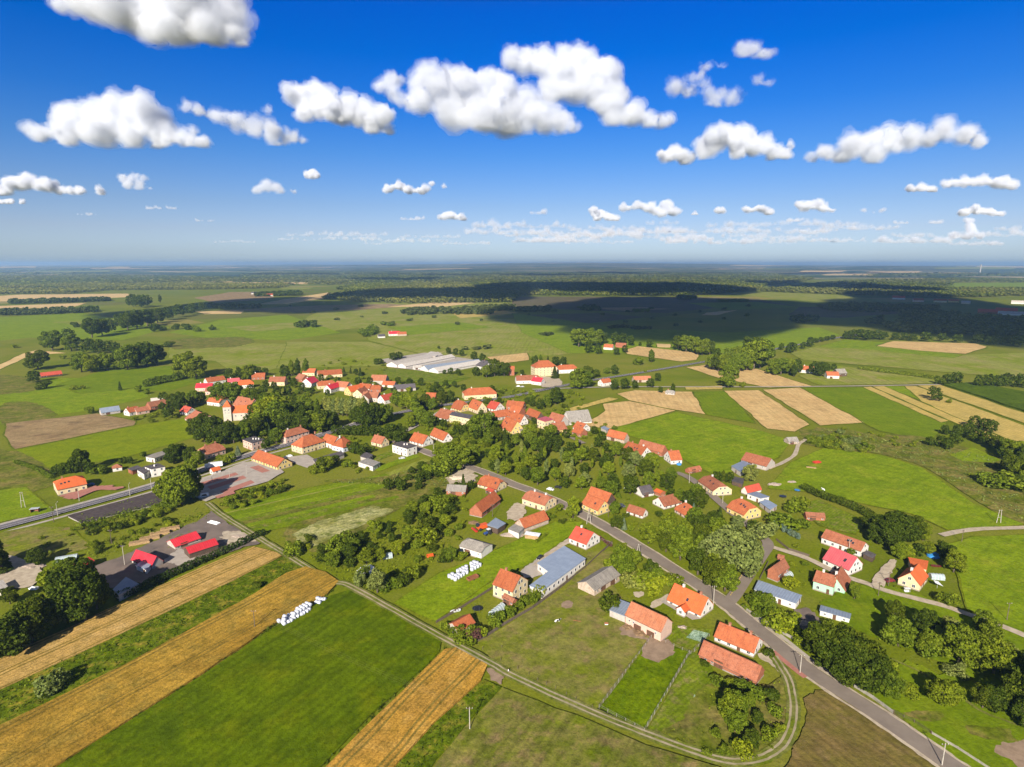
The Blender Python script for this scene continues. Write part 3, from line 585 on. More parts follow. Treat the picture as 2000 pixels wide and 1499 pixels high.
# clouds overhead, outside the picture
def shade(spots, zb=1000.):
    balls = []
    for x, y, rx in spots:
        g = at(x, y); t = (zb + 120) / -SUN_DIR.z
        for k in range(4):
            a = cl_r.uniform(0, 6.28); q = cl_r.uniform(0, .6) * rx if k else 0
            balls.append((g - SUN_DIR * t + Vector((math.cos(a) * q, math.sin(a) * q, cl_r.uniform(-20, 60))), rx * (cl_r.uniform(.4, .7) if k else .8)))
    m = sum(s[2] for s in spots) / len(spots); cloud_from(balls, zb, m, 55, 'overhead', .03, None, .35)
shade([(1130, 642, 100), (1230, 636, 170), (1340, 634, 190), (1450, 632, 170), (1080, 612, 240), (1200, 600, 330), (1340, 598, 360), (1460, 602, 330), (1560, 612, 260), (1620, 624, 150), (1010, 612, 150)])
shade([(740, 574, 230), (830, 577, 300), (930, 576, 300), (690, 580, 150), (980, 584, 170)])
shade([(1080, 563, 330), (1190, 565, 360), (1300, 568, 330), (1380, 572, 230)])
shade([(1640, 604, 170), (1720, 606, 200), (1790, 618, 190), (1870, 628, 190), (1950, 636, 170), (2030, 640, 200), (1960, 664, 90), (1740, 640, 90), (1830, 646, 110), (1680, 596, 200), (1760, 596, 230), (1850, 600, 240), (1930, 604, 240), (2010, 610, 240), (1800, 586, 260)])
shade([(1540, 556, 300), (1640, 562, 300), (1740, 567, 260)])
shade([(300, 606, 120), (390, 600, 150), (460, 592, 180), (560, 600, 190), (640, 604, 150), (240, 618, 90)])
# ---------------------------------------------------------------- building materials
def roof_mat(name, a, b, c=None, course=.36, stain=.5, metal=False, rough=.8, rib=0.):
    """UV in metres: u along the ridge, v down the slope"""
    m, n, bs = newmat(name); tc = N(n, 'ShaderNodeTexCoord'); uv = tc.outputs['UV']
    col = ramp(n, noise_n(n, uv, .35, 5, .65), [(.34, a), (.62, b)])
    if c: col = mix(n, maprange(n, noise_n(n, uv, .9, 5, .7), .52, .68), col, c)
    mp = N(n, 'ShaderNodeMapping'); mp.inputs['Scale'].default_value = (1.6, .12, 1); n.links.new(uv, mp.inputs[0])
    col = mix(n, stain, col, ramp(n, noise_n(n, mp.outputs[0], 1., 4, .6), [(.3, (.62, .6, .6)), (.5, (1, 1, 1)), (.72, (1.25, 1.22, 1.2))]), 'MULTIPLY')
    if not metal:
        col = mix(n, maprange(n, noise_n(n, uv, .22, 5, .7), .56, .74, 0, .55), col, tuple(v * .55 + .02 for v in a)); col = mix(n, maprange(n, noise_n(n, uv, 1.7, 3, .7), .62, .74, 0, .6), col, tuple(min(1, v * 1.35 + .02) for v in b))
    oi = N(n, 'ShaderNodeObjectInfo'); col = mix(n, 1., col, ramp(n, oi.outputs['Random'], [(0, (.82, .84, .88)), (.5, (1, 1, 1)), (1, (1.1, 1.14, 1.2))]), 'MULTIPLY')
    g = noise_n(n, uv, 3.2, 2, .6)
    col = mix(n, .55 if not metal else .12, col, ramp(n, g, [(.3, (.55, .52, .52)), (.5, (1, 1, 1)), (.7, (1.3, 1.28, 1.25))]), 'MULTIPLY')
    sx = N(n, 'ShaderNodeSeparateXYZ'); n.links.new(uv, sx.inputs[0])
    if rib: s = math_n(n, 'SINE', math_n(n, 'MULTIPLY', sx.outputs[0], 2 * math.pi / rib)); d = maprange(n, s, .7, 1., 0, .3)
    else: s = math_n(n, 'FRACT', math_n(n, 'DIVIDE', sx.outputs[1], course)); d = maprange(n, s, .0, .3, .3, 0.)
    col = mix(n, d, col, (.05, .03, .02))
    n.links.new(col, bs.inputs['Base Color']); bs.inputs['Roughness'].default_value = rough
    if metal: bs.inputs['Specular IOR Level'].default_value = .4
    bp = N(n, 'ShaderNodeBump', _Strength=.4, _Distance=.06); n.links.new(s, bp.inputs['Height']); n.links.new(bp.outputs[0], bs.inputs['Normal'])
    return m
ROOF = dict(
    orange=roof_mat('orange_clay_tile', (.32, .082, .030), (.39, .115, .044), (.22, .06, .030)),
    bright=roof_mat('bright_orange_tile', (.47, .095, .026), (.51, .115, .034), None, stain=.25),
    terra=roof_mat('weathered_terracotta_tile', (.28, .088, .042), (.34, .125, .066), (.19, .066, .038)),
    pinkish=roof_mat('salmon_old_tile', (.36, .125, .058), (.42, .165, .085), (.25, .09, .048)),
    brown=roof_mat('old_brown_tile', (.27, .095, .048), (.33, .13, .07), (.17, .075, .045)),
    red=roof_mat('red_sheet_metal', (.48, .018, .028), (.52, .028, .04), None, stain=.25, metal=True, rough=.45, rib=.9),
    rose=roof_mat('rose_sheet_metal', (.52, .085, .095), (.55, .105, .11), None, stain=.25, metal=True, rough=.5, rib=.9),
    redtile=roof_mat('red_tile', (.40, .058, .034), (.46, .078, .045), None, stain=.35),
    grey=roof_mat('grey_asbestos_sheet', (.22, .195, .165), (.28, .25, .21), (.16, .145, .12), rib=.6, stain=.7),
    dark=roof_mat('dark_bitumen', (.075, .065, .07), (.11, .095, .095), (.05, .045, .045), course=1.0),
    tar=roof_mat('cracked_tar', (.060, .045, .044), (.085, .066, .060), (.035, .03, .028), course=3., stain=.7),
    blue=roof_mat('blue_grey_sheet', (.19, .225, .28), (.23, .265, .32), None, metal=True, rough=.45, rib=1., stain=.3),
    pale=roof_mat('pale_concrete_roof', (.42, .37, .31), (.5, .45, .39), (.33, .28, .23), course=1.2),
)
def wall_mat(name, a, b, scale=.7, brick=False):
    m, n, bs = newmat(name); tc = N(n, 'ShaderNodeTexCoord'); o = tc.outputs['Object']
    col = ramp(n, noise_n(n, o, scale, 5, .65), [(.3, b), (.55, a)])
    if brick:
        col = mix(n, .5, col, ramp(n, noise_n(n, o, 5., 2), [(.35, (.6, .55, .5)), (.6, (1.3, 1.25, 1.2))]), 'MULTIPLY')
    sx = N(n, 'ShaderNodeSeparateXYZ'); n.links.new(o, sx.inputs[0])
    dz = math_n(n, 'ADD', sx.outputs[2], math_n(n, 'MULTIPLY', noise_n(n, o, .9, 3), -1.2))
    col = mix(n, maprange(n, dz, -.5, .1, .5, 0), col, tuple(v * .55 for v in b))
    n.links.new(col, bs.inputs['Base Color']); return m
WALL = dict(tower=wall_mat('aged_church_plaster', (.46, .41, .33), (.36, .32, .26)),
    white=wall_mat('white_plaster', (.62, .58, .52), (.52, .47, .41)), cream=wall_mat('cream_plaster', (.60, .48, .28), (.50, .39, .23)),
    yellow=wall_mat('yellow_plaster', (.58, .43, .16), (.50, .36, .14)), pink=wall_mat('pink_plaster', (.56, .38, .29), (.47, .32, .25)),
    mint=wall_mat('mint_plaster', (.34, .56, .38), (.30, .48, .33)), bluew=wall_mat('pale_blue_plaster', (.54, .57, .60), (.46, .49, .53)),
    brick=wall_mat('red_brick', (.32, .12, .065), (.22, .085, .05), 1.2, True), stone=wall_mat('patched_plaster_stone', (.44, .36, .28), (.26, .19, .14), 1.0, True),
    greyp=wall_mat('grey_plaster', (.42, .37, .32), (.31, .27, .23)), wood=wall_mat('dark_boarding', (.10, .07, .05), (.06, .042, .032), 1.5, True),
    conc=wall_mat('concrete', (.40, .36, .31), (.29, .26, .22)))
m_frame = solid('white_window_frame', (.75, .74, .70), (.68, .66, .62), 1.)
m_pane, n_, b_ = newmat('window_glass'); b_.inputs['Base Color'].default_value = (.03, .035, .045, 1); b_.inputs['Roughness'].default_value = .08; b_.inputs['Specular IOR Level'].default_value = .6
m_door = solid('brown_door', (.13, .065, .035), (.08, .04, .025), 1.5)
m_chim = solid('chimney_brick', (.38, .17, .10), (.26, .11, .07), 2.)
m_chimw = solid('rendered_chimney', (.65, .60, .54), (.5, .46, .42), 2.)
m_gut = solid('gutter_metal', (.12, .08, .06), (.09, .06, .05), 2.)

m_plinth = solid('plinth_stone', (.30, .25, .21), (.20, .165, .14), 1.5)
SKYL = MB().box(-.45, .45, -.6, .6, 0, .08).mesh('skylight', m_pane)
def _win(w, h):
    f = MB().box(-w / 2, w / 2, -.06, .02, -h / 2, h / 2).mesh('window', m_frame)
    p = MB(); q = (w - .22) / 2
    p.box(-w / 2 + .08, -.04, -.085, -.061, -h / 2 + .08, h / 2 - .08); p.box(.04, w / 2 - .08, -.085, -.061, -h / 2 + .08, h / 2 - .08)
    return f, p.mesh('pane', m_pane)
WIN = {'n': _win(1.15, 1.35), 's': _win(.85, .9), 'w': _win(1.7, 1.4)}
DOOR = {'door': MB().box(-.55, .55, -.07, .02, 0, 2.1).mesh('door', m_door), 'barn': MB().box(-1.5, 1.5, -.07, .02, 0, 2.6).mesh('barn_door', m_door)}
def put_window(root, x, y, z, ang, kind='n'):
    w = link('window', WIN[kind][0], None, root); w.location = (x, y, z); w.rotation_euler = (0, 0, ang)
    link('pane', WIN[kind][1], None, w)
def put_door(root, x, y, ang, kind='door'):
    d = link('door' if kind == 'door' else 'barn_door', DOOR[kind], None, root); d.location = (x, y, 0.02); d.rotation_euler = (0, 0, ang)

def roof_mesh(L, W, he, rise, hip, m, ov=.35, th=.16):
    hl = L / 2; hw = W / 2; s = rise / hw; t = 1 - hip; ins = hip * hw
    rev = (1 - hip) * 0.25 + hip * ov       # verge overhang
    zr_ = he + rise; ze = he - ov * s
    xe = hl + (ov if hip > .95 else .25); yt = hw * (1 - t)
    tops = []; uvs = []
    lift = .06
    def add(pts, uv): tops.append([(p[0], p[1], p[2] + lift) for p in pts]); uvs.append(uv)
    sl = math.hypot(1, s)
    xr = hl + .25 if hip < .01 else hl - ins
    for sg in (-1, 1):
        pts = [(-xe, sg * (hw + ov), ze), (xe, sg * (hw + ov), ze)]
        if 0.01 < hip < .95: pts += [(xe, sg * yt, he + rise * t)]
        pts += [(xr, 0, zr_), (-xr, 0, zr_)]
        if 0.01 < hip < .95: pts += [(-xe, sg * yt, he + rise * t)]
        if sg > 0: pts = pts[::-1]
        add(pts, [(p[0], (hw + ov - abs(p[1])) * sl) for p in pts])
    if hip > .01:
        for sg in (-1, 1):
            yy = (hw + ov) if hip > .95 else yt; zz = ze if hip > .95 else he + rise * t
            pts = [(sg * xe, -sg * yy, zz), (sg * xe, sg * yy, zz), (sg * xr, 0, zr_)]
            add(pts, [(p[1], (xe - abs(p[0])) * sl) for p in pts])
    v = []; f = []; fu = []; idx = {}
    def vi(p, low):
        k = (round(p[0], 4), round(p[1], 4), round(p[2], 4), low)
        if k not in idx: idx[k] = len(v); v.append((p[0], p[1], p[2] - (th if low else 0)))
        return idx[k]
    edges = {}
    for pts, uv in zip(tops, uvs):
        q = [vi(p, 0) for p in pts]; f.append(q); fu.append(uv)
        f.append([vi(p, 1) for p in pts][::-1]); fu.append(uv[::-1])
        for i in range(len(q)):
            a, b = i, (i + 1) % len(q); e = (min(q[a], q[b]), max(q[a], q[b])); edges.setdefault(e, []).append((pts[a], pts[b]))
    for e, l in edges.items():
        if len(l) == 1:
            a, b = l[0]; f.append([vi(b, 0), vi(a, 0), vi(a, 1), vi(b, 1)]); fu.append([(0, 0)] * 4)
    me = mesh('roof', v, f, m); uvl = me.uv_layers.new(name='UVMap'); ox = rnd.uniform(0, 90); oy = rnd.uniform(0, 90)
    flat_ = [c for q in fu for u in q for c in (u[0] + ox, u[1] + oy)]
    uvl.data.foreach_set('uv', flat_)
    return me
def wall_mesh(L, W, he, rise, hip, m):
    hl = L / 2; hw = W / 2; t = 1 - hip; mb = MB(); z0 = -.3
    for sg in (-1, 1):
        mb.poly([(-hl * sg, hw * -sg, z0), (hl * sg, hw * -sg, z0), (hl * sg, hw * -sg, he), (-hl * sg, hw * -sg, he)])
        g = [(sg * hl, -sg * hw, z0), (sg * hl, sg * hw, z0), (sg * hl, sg * hw, he)]
        if hip < .01: g += [(sg * hl, 0, he + rise)]
        elif hip < .95: g += [(sg * hl, sg * hw * (1 - t), he + rise * t), (sg * hl, -sg * hw * (1 - t), he + rise * t)]
        g += [(sg * hl, -sg * hw, he)]; mb.poly(g)
    return mb.mesh('wall', m)
BUILT = []      # (short name, x, y, radius) for labels of neighbours
FOOT = []       # footprints to keep trees out of
def finish_house(name, cx, cy, ang, L, W, he, rise, hip, roof, wall, label, short, group, chim, win, doors, cat, detail=2, wins='n'):
    root = link(name, None, None, None, (cx, cy, 0)); root.rotation_euler = (0, 0, ang); tag(root, label, cat, group)
    link('wall', wall_mesh(L, W, he, rise, hip, WALL[wall]), None, root)
    ro = link('roof', roof_mesh(L, W, he, rise, hip, ROOF[roof]), None, root)
    if detail > 1:
        q = .06; link('plinth', MB().box(-L / 2 - q, L / 2 + q, -W / 2 - q, W / 2 + q, -.3, .45).mesh('plinth', m_plinth), None, root)
        sl_ = rise / (W / 2); r3 = random.Random(int(L * 50 + W * 31))
        g_ = MB()
        for sg in (-1, 1): g_.tube((-L / 2 - .25, sg * (W / 2 + .4), he - .35 * sl_ - .06), (L / 2 + .25, sg * (W / 2 + .4), he - .35 * sl_ - .06), .08, .08, 6)
        link('gutter', g_.mesh('gutter', m_gut), None, ro)
        if win and r3.random() < .6 and rise > 2.4:
            for i in range(r3.randint(1, 3)):
                xx = r3.uniform(-.32, .32) * L; sg = -1 if r3.random() < .7 else 1; t_ = r3.uniform(.35, .6); s2 = link('skylight', SKYL, None, ro); s2.location = (xx, sg * W / 2 * t_, he + rise * (1 - t_) + .1); s2.rotation_euler = (-sg * math.atan(sl_), 0, 0)
        rc = MB(); e_ = L / 2 + .2 if hip < .01 else L / 2 - hip * W / 2
        if e_ > .5: rc.tube((-e_, 0, he + rise + .05), (e_, 0, he + rise + .05), .13, .13, 6); link('ridge_cap', rc.mesh('ridge_cap', ROOF[roof]), None, ro)
    ca, sa = math.cos(ang), math.sin(ang)
    def seen(nx, ny):      # wall normal in local axes: faces the camera side?
        wx = nx * ca - ny * sa; wy = nx * sa + ny * ca
        px_ = cx + wx * 5; py_ = cy + wy * 5
        return wx * (0 - cx) + wy * (-40 - cy) > -.15 * math.hypot(cx, cy)
    if chim:
        r2 = random.Random(int(cx * 7 + cy * 3))
        for i in range(chim):
            xx = (-.22 + .5 * i) * L + r2.uniform(-.05, .05) * L; c = MB(); w_ = .38 if detail > 1 else .45
            zb = he + rise - .9
            c.box(xx - w_, xx + w_, .25 - w_, .25 + w_, zb, he + rise + .95); c.box(xx - w_ - .07, xx + w_ + .07, .25 - w_ - .07, .25 + w_ + .07, he + rise + .951, he + rise + 1.07)
            link('chimney', c.mesh('chimney', m_chim if r2.random() < .6 else m_chimw), None, ro)
    if win:
        ns = max(1, round((he - .4) / 2.75)); k = 's' if detail < 1 else wins
        for sg in (-1, 1):
            if seen(0, sg):
                nw = max(1, int(L / (3.1 if detail > 1 else 4.5)))
                di = (nw // 2) if doors else -1
                for i in range(nw):
                    x = -L / 2 + (i + .5) * L / nw
                    if i == di: put_door(root, x, sg * W / 2, 0 if sg < 0 else math.pi)
                    for s_ in range(ns):
                        if i == di and s_ == 0: continue
                        z = min(.35 + s_ * 2.75 + 1.2, he - .8) if ns == 1 else .35 + s_ * 2.75 + 1.2
                        if z + .75 < he + .05: put_window(root, x, sg * W / 2, z, 0 if sg < 0 else math.pi, k)
            if seen(sg, 0):
                nw = max(1, int(W / 3.4)); an = math.pi / 2 if sg > 0 else -math.pi / 2
                for s_ in range(ns + (1 if rise > 2.6 and hip < .6 else 0)):
                    z = .35 + s_ * 2.75 + 1.2
                    fr = 1 if z < he - .4 else max(0, 1 - (z + .8 - he) / rise)
                    nn = nw if z < he - .4 else (2 if fr * W > 3.6 else 1)
                    if fr * W < 1.4: continue
                    for i in range(nn):
                        y = (-.5 + (i + .5) / nn) * W * (.9 if fr == 1 else fr * .8)
                        put_window(root, sg * L / 2, y, z, an, k)
    elif doors:
        for sg in (-1, 1):
            if seen(0, sg):
                put_door(root, -L * .15, sg * W / 2, 0 if sg < 0 else math.pi, 'barn')
                if doors > 1: put_door(root, L * .22, sg * W / 2, 0 if sg < 0 else math.pi, 'barn')
                for i in range(3): put_window(root, (-.38 + .12 * i + (.5 if i == 2 else 0)) * L, sg * W / 2, he * .62, 0 if sg < 0 else math.pi, 's')
    BUILT.append((short, cx, cy, math.hypot(L, W) / 2))
    hl = L / 2 + 1; hw = W / 2 + 1
    FOOT.append([(cx + x * ca - y * sa, cy + x * sa + y * ca) for x, y in ((-hl, -hw), (hl, -hw), (hl, hw), (-hl, hw))])
    return root
def house(A, B, C, label, short, yb=None, he=2.9, ap=None, rise=None, ridge='AB', left=False, roof='orange', wall='white', hip=0., name='house', cat='house', chim=1, win=True, doors=1, group=None, wins='n'):
    """A, B: ends of the near eave in pixels, C: far end of the visible gable side (joined to A when left)"""
    N0 = A if left else B
    if yb: g = at(N0[0], yb); he = max(2.0, min(14, height_for(g, N0[1])))
    a = at(*A, he); b = at(*B, he); c = at(*C, he); u = (b - a); u.z = 0; L = u.length; u.normalize()
    w = c - (a if left else b); w -= u * w.dot(u); w.z = 0; W = w.length; v = Vector((-u.y, u.x, 0))
    if w.dot(v) < 0: W = max(4., W * .6)
    ctr = a + u * (L / 2) + v * (W / 2)
    if ridge == 'AB': mid = (a if left else b) + v * (W / 2); l, wd, ang, off = L, W, math.atan2(u.y, u.x), 0
    else: mid = a + u * (L / 2); l, wd, ang = W, L, math.atan2(v.y, v.x)
    if ap is not None:
        z = height_for(mid, ap, he, he + 15); rise = z - he
    if rise is None: rise = wd * .42
    rise = min(max(rise, .22 * wd), .62 * wd)
    return finish_house(name, ctr.x, ctr.y, ang, l, wd, he, rise, hip, roof, wall, label, short, group, chim, win, doors, cat, wins=wins)
def small(x, y, L, W, rot, label, short, he=2.8, rise=None, roof='orange', wall='white', hip=0., name='house', cat='house', chim=1, win=True, doors=0, group=None, detail=1):
    p = at(x, y); base = math.atan2(p.x, p.y)
    return finish_house(name, p.x, p.y, R(rot) - base, L, W, he, rise or W * .42, hip, roof, wall, label, short, group, chim, win, doors, cat, detail=detail)
def flat(poly, label, short, h=3., yb=None, nb=0, roof='dark', wall='white', name='flat_roofed_building', cat='building', win=True, doors=1, ov=.25, wins='n', chim=0, group=None):
    if yb: g = at(poly[nb][0], yb); h = max(1.8, min(14, height_for(g, poly[nb][1])))
    w = [at(x, y, h) for x, y in poly]; w = [(p.x, p.y) for p in w]
    if area2(w) < 0: w = w[::-1]
    cx = sum(p[0] for p in w) / len(w); cy = sum(p[1] for p in w) / len(w)
    loc = [(p[0] - cx, p[1] - cy) for p in w]
    root = link(name, None, None, None, (cx, cy, 0)); tag(root, label, cat, group)
    link('wall', MB().prism(loc, -.3, h).mesh('wall', WALL[wall]), None, root)
    k = len(loc); out = []
    for i in range(k):
        a = Vector(loc[i - 1]); b = Vector(loc[i]); c = Vector(loc[(i + 1) % k]); d1 = (b - a).normalized(); d2 = (c - b).normalized()
        n1 = Vector((d1.y, -d1.x)); n2 = Vector((d2.y, -d2.x)); bis = (n1 + n2); bis = bis / max(.5, bis.length_squared) * 2
        out.append((b.x + bis.x * ov, b.y + bis.y * ov))
    me = MB().prism(out, h + .004, h + .24).mesh('roof', ROOF[roof]); uv = me.uv_layers.new(name='UVMap'); a0 = Vector(loc[1]) - Vector(loc[0]); t = math.atan2(a0.y, a0.x)
    co = [me.vertices[l.vertex_index].co for l in me.loops]; ox = rnd.uniform(0, 80)
    uv.data.foreach_set('uv', [c for p in co for c in (p.x * math.cos(t) + p.y * math.sin(t) + ox, -p.x * math.sin(t) + p.y * math.cos(t) + ox)])
    ro = link('roof', me, None, root)
    for i in range(chim):
        link('chimney', MB().box(-.4 + i * 2, .4 + i * 2, -.4, .4, h + .25, h + 1.3).mesh('chimney', m_chimw), None, ro)
    ns = max(1, round((h - .3) / 2.9))
    for i in range(k):
        a = Vector(loc[i]); b = Vector(loc[(i + 1) % k]); d = b - a; L = d.length; nx, ny = d.y / L, -d.x / L
        if nx * -cx + ny * (-40 - cy) < 0: continue
        an = math.atan2(d.y, d.x); nw = max(1, int(L / 3.1))
        if L < 2.2: continue
        for j in range(nw):
            q = a + d * ((j + .5) / nw)
            if doors and j == nw // 2 and L > 6: put_door(root, q.x, q.y, an); s0 = 1
            else: s0 = 0
            if win:
                for s_ in range(s0, ns): put_window(root, q.x, q.y, .4 + s_ * 2.8 + 1.15 if ns > 1 else h * .55, an, wins if h > 2.6 else 's')
    BUILT.append((short, cx, cy, max(math.hypot(*p) for p in loc)))
    FOOT.append([(p[0] * 1.1 + cx, p[1] * 1.1 + cy) for p in loc])
    return root

# ---------------------------------------------------------------- buildings of the near street
house((1304, 1170), (1368, 1200), (1393, 1181), 'white farmhouse with vivid orange roof at the road junction', 'the vivid orange farmhouse', ap=1168, yb=1209, roof='bright', chim=2)
house((1322, 1188), (1337, 1195), (1345, 1188), 'small orange roofed porch wing on the front of the vivid orange farmhouse', 'the porch wing', he=2.5, rise=1.4, ridge='BC', roof='bright', chim=0, name='porch', cat='porch')
barn = house((1222, 1200), (1291, 1233), (1317, 1217), 'long salmon roofed barn half white plaster half brick beside the paddock', 'the salmon roofed barn', ap=1207, yb=1256, roof='pinkish', wall='pink', chim=0, win=False, name='barn', cat='barn', doors=2)
for x0_, x1_, y0_, y1_ in ((.02, .5, -.5, None), (.5, None, -.5, .5)):
    L_ = max(abs(v.co.x) for v in barn.children[0].data.vertices) * 2; W_ = max(abs(v.co.y) for v in barn.children[0].data.vertices) * 2; e_ = .05
    he_ = sorted(set(round(v.co.z, 3) for v in barn.children[0].data.vertices))[1]
    if y1_ is None: link('brick_wall', MB().box(x0_ * L_, x1_ * L_ + e_, -W_ / 2 - e_, -W_ / 2 - .004, .46, he_ - .25).mesh('brick_wall', WALL['brick']), None, barn)
    else: link('brick_gable', MB().poly([(L_ / 2 + e_, -W_ / 2, .46), (L_ / 2 + e_, W_ / 2, .46), (L_ / 2 + e_, W_ / 2, he_), (L_ / 2 + e_, 0, he_ + W_ * .36), (L_ / 2 + e_, -W_ / 2, he_)]).mesh('brick_gable', WALL['brick']), None, barn)
flat([(1191, 1192), (1221, 1204), (1230, 1180), (1212, 1173)], 'open sided blue metal lean-to at the end of the salmon roofed barn', 'the blue lean-to', h=3.1, roof='blue', wall='greyp', name='lean_to_shed', cat='shed', win=False, doors=0)
house((1396, 1242), (1472, 1274), (1491, 1252), 'long low white house with orange tiles along the village road', 'the long white roadside house', ap=1246, yb=1285, roof='orange', chim=2)
house((1366, 1277), (1477, 1329), (1489, 1308), 'long brick barn with faded brown tiles in front of the long white house', 'the long faded brick barn', ap=1301, yb=1336, roof='terra', wall='brick', chim=0, win=False, name='barn', cat='barn', doors=1)
house((1129, 1138), (1161, 1153), (1210, 1122), 'grey asbestos roofed stone barn standing alone on the dry pasture', 'the grey stone barn', ap=1136, yb=1167, ridge='BC', roof='grey', wall='stone', chim=0, win=False, name='barn', cat='barn', doors=2)
flat([(1050, 1101), (1102, 1068), (1143, 1092), (1059, 1154), (1035, 1145), (1072, 1117)], 'L-shaped workshop with wide flat blue grey metal roof', 'the blue flat roofed workshop', h=3.6, roof='blue', wall='white', name='workshop', win=True)
y3 = house((963, 1140), (1001, 1155), (1033, 1134), 'tall three storey pale yellow house with orange roof', 'the tall yellow house', ap=1125, yb=1180, roof='orange', wall='cream', chim=1, doors=0)
house((982, 1166), (1001, 1176), (1008, 1171), 'brick entrance porch at the foot of the tall yellow house', 'the brick porch', he=2.4, rise=.9, roof='brown', wall='brick', chim=0, win=False, doors=1, name='porch', cat='porch')
house((874, 1219), (895, 1233), (925, 1214), 'small wooden garden shed with bright red tiles near the track', 'the red tiled garden shed', ap=1217, he=2.2, ridge='BC', roof='orange', wall='greyp', chim=0, win=False, doors=0, name='shed', cat='shed')
house((1112, 1050), (1145, 1063), (1171, 1048), 'white house with red tiled roof and long dormer by the road', 'the red tiled roadside house', ap=1040, yb=1075, roof='redtile', chim=1)
house((898, 1066), (940, 1079), (965, 1065), 'pale walled barn with low grey roof in the middle farmyard', 'the pale grey barn', ap=1063, yb=1093, roof='grey', wall='white', chim=0, win=False, doors=1, hip=.5, name='barn', cat='barn')
house((917, 996), (941, 1001), (992, 977), 'long red brick barn with bright orange tiles', 'the bright brick barn', ap=985, yb=1012, ridge='BC', roof='orange', wall='brick', chim=0, win=False, doors=1, name='barn', cat='barn')
house((1006, 1022), (1024, 1031), (1062, 1009), 'narrow stone barn with orange tiles next to a grey lean-to', 'the orange stone barn', ap=1014, yb=1041, ridge='BC', roof='orange', wall='stone', chim=0, win=False, doors=0, name='barn', cat='barn')
flat([(993, 1034), (1013, 1042), (1023, 1032), (1005, 1025)], 'low grey roofed lean-to on the end of the orange stone barn', 'the grey lean-to', h=2.8, roof='grey', wall='white', name='lean_to_shed', cat='shed', win=False, doors=0)
house((1020, 973), (1064, 987), (1089, 976), 'cream farmhouse with streaked orange roof and two chimneys', 'the cream farmhouse', ap=970, yb=1000, roof='terra', wall='cream', chim=2, hip=.35)
house((933, 945), (970, 955), (992, 946), 'cream house with half hipped red roof by the sandy lay-by', 'the half hipped red house', ap=936, yb=962, roof='orange', wall='cream', chim=1, hip=.4)
house((949, 957), (961, 961), (968, 957), 'small red roofed porch of the half hipped red house', 'the small red porch', he=2.2, rise=.7, roof='redtile', chim=0, win=False, name='porch', cat='porch')
house((1147, 966), (1186, 980), (1197, 972), 'dark boarded barn with orange roof behind the yellow cottage', 'the dark boarded barn', ap=964, he=3.6, roof='orange', wall='wood', chim=0, win=False, doors=0, name='barn', cat='barn')
house((1136, 983), (1168, 997), (1191, 988), 'yellow cottage with wide orange roof touching a dark barn', 'the yellow cottage', ap=979, yb=1008, roof='orange', wall='yellow', chim=0)
house((1224, 997), (1255, 1007), (1266, 1001), 'small white cottage with orange roof and dark gable', 'the small white cottage', ap=995, yb=1014, roof='terra', chim=0)
house((1239, 957), (1255, 966), (1270, 958), 'timber framed hut with steep slate grey roof', 'the slate roofed hut', ap=951, yb=973, ridge='BC', roof='dark', wall='white', chim=0, win=False, name='hut', cat='hut')
house((1275, 978), (1297, 989), (1326, 977), 'white house with brown half timbered gable and orange roof', 'the half timbered house', ap=972, yb=996, ridge='BC', roof='terra', chim=1)
house((1318, 994), (1342, 1008), (1360, 999), 'low hipped orange bungalow beside the half timbered house', 'the low hipped bungalow', ap=991, yb=1014, roof='orange', wall='pink', chim=1, hip=.7)
house((1277, 959), (1289, 964), (1298, 960), 'tiny orange roofed outbuilding behind the half timbered house', 'the tiny orange outbuilding', he=2.2, rise=1., roof='bright', wall='brick', chim=0, win=False, name='shed', cat='shed', doors=0)
house((1364, 939), (1393, 959), (1422, 951), 'cream house with half hipped roof and white dormer at the bend', 'the dormer house', ap=945, yb=970, roof='terra', wall='cream', chim=1, hip=.45)
house((1420, 990), (1453, 1006), (1478, 994), 'yellow house with steep red orange half hipped roof', 'the steep yellow house', ap=985, yb=1018, roof='orange', wall='yellow', chim=1, hip=.45)
house((1448, 957), (1460, 962), (1481, 953), 'white garage with red roof and dark door', 'the red roofed garage', ap=948, yb=967, ridge='BC', roof='redtile', chim=0, win=False, doors=0, name='garage', cat='garage')
flat([(1460, 965), (1486, 974), (1502, 971), (1478, 962)], 'long white garage block with blue and red flat roof', 'the white garage block', h=2.9, roof='blue', name='garage', cat='garage')
flat([(1484, 981), (1504, 996), (1517, 988), (1498, 977)], 'open blue grey carport beside the white garage block', 'the blue carport', h=2.5, roof='blue', wall='greyp', name='carport', cat='carport', win=False)
house((1448, 898), (1497, 911), (1515, 904), 'orange roofed barn with grey board gable by the dirt track', 'the grey gabled barn', ap=896, yb=920, roof='terra', wall='greyp', chim=0, win=False, doors=1, name='barn', cat='barn')
flat([(1429, 911), (1447, 922), (1467, 908), (1452, 901)], 'blue metal lean-to in front of the grey gabled barn', 'the blue metal lean-to', h=3., roof='blue', wall='greyp', name='lean_to_shed', cat='shed', win=False)
flat([(1430, 940), (1450, 946), (1453, 936), (1435, 932)], 'low black roofed shed under the birch', 'the black roofed shed', h=2.4, roof='dark', wall='wood', name='shed', cat='shed', win=False)
house((1608, 1091), (1658, 1113), (1682, 1100), 'big white house with rose red metal roof', 'the rose red roofed house', ap=1089, yb=1126, roof='rose', chim=0)
house((1605, 1049), (1681, 1076), (1696, 1066), 'long white stable with orange roof behind the rose red house', 'the long white stable', ap=1060, yb=1089, roof='terra', chim=0, win=True, name='stable', cat='stable')
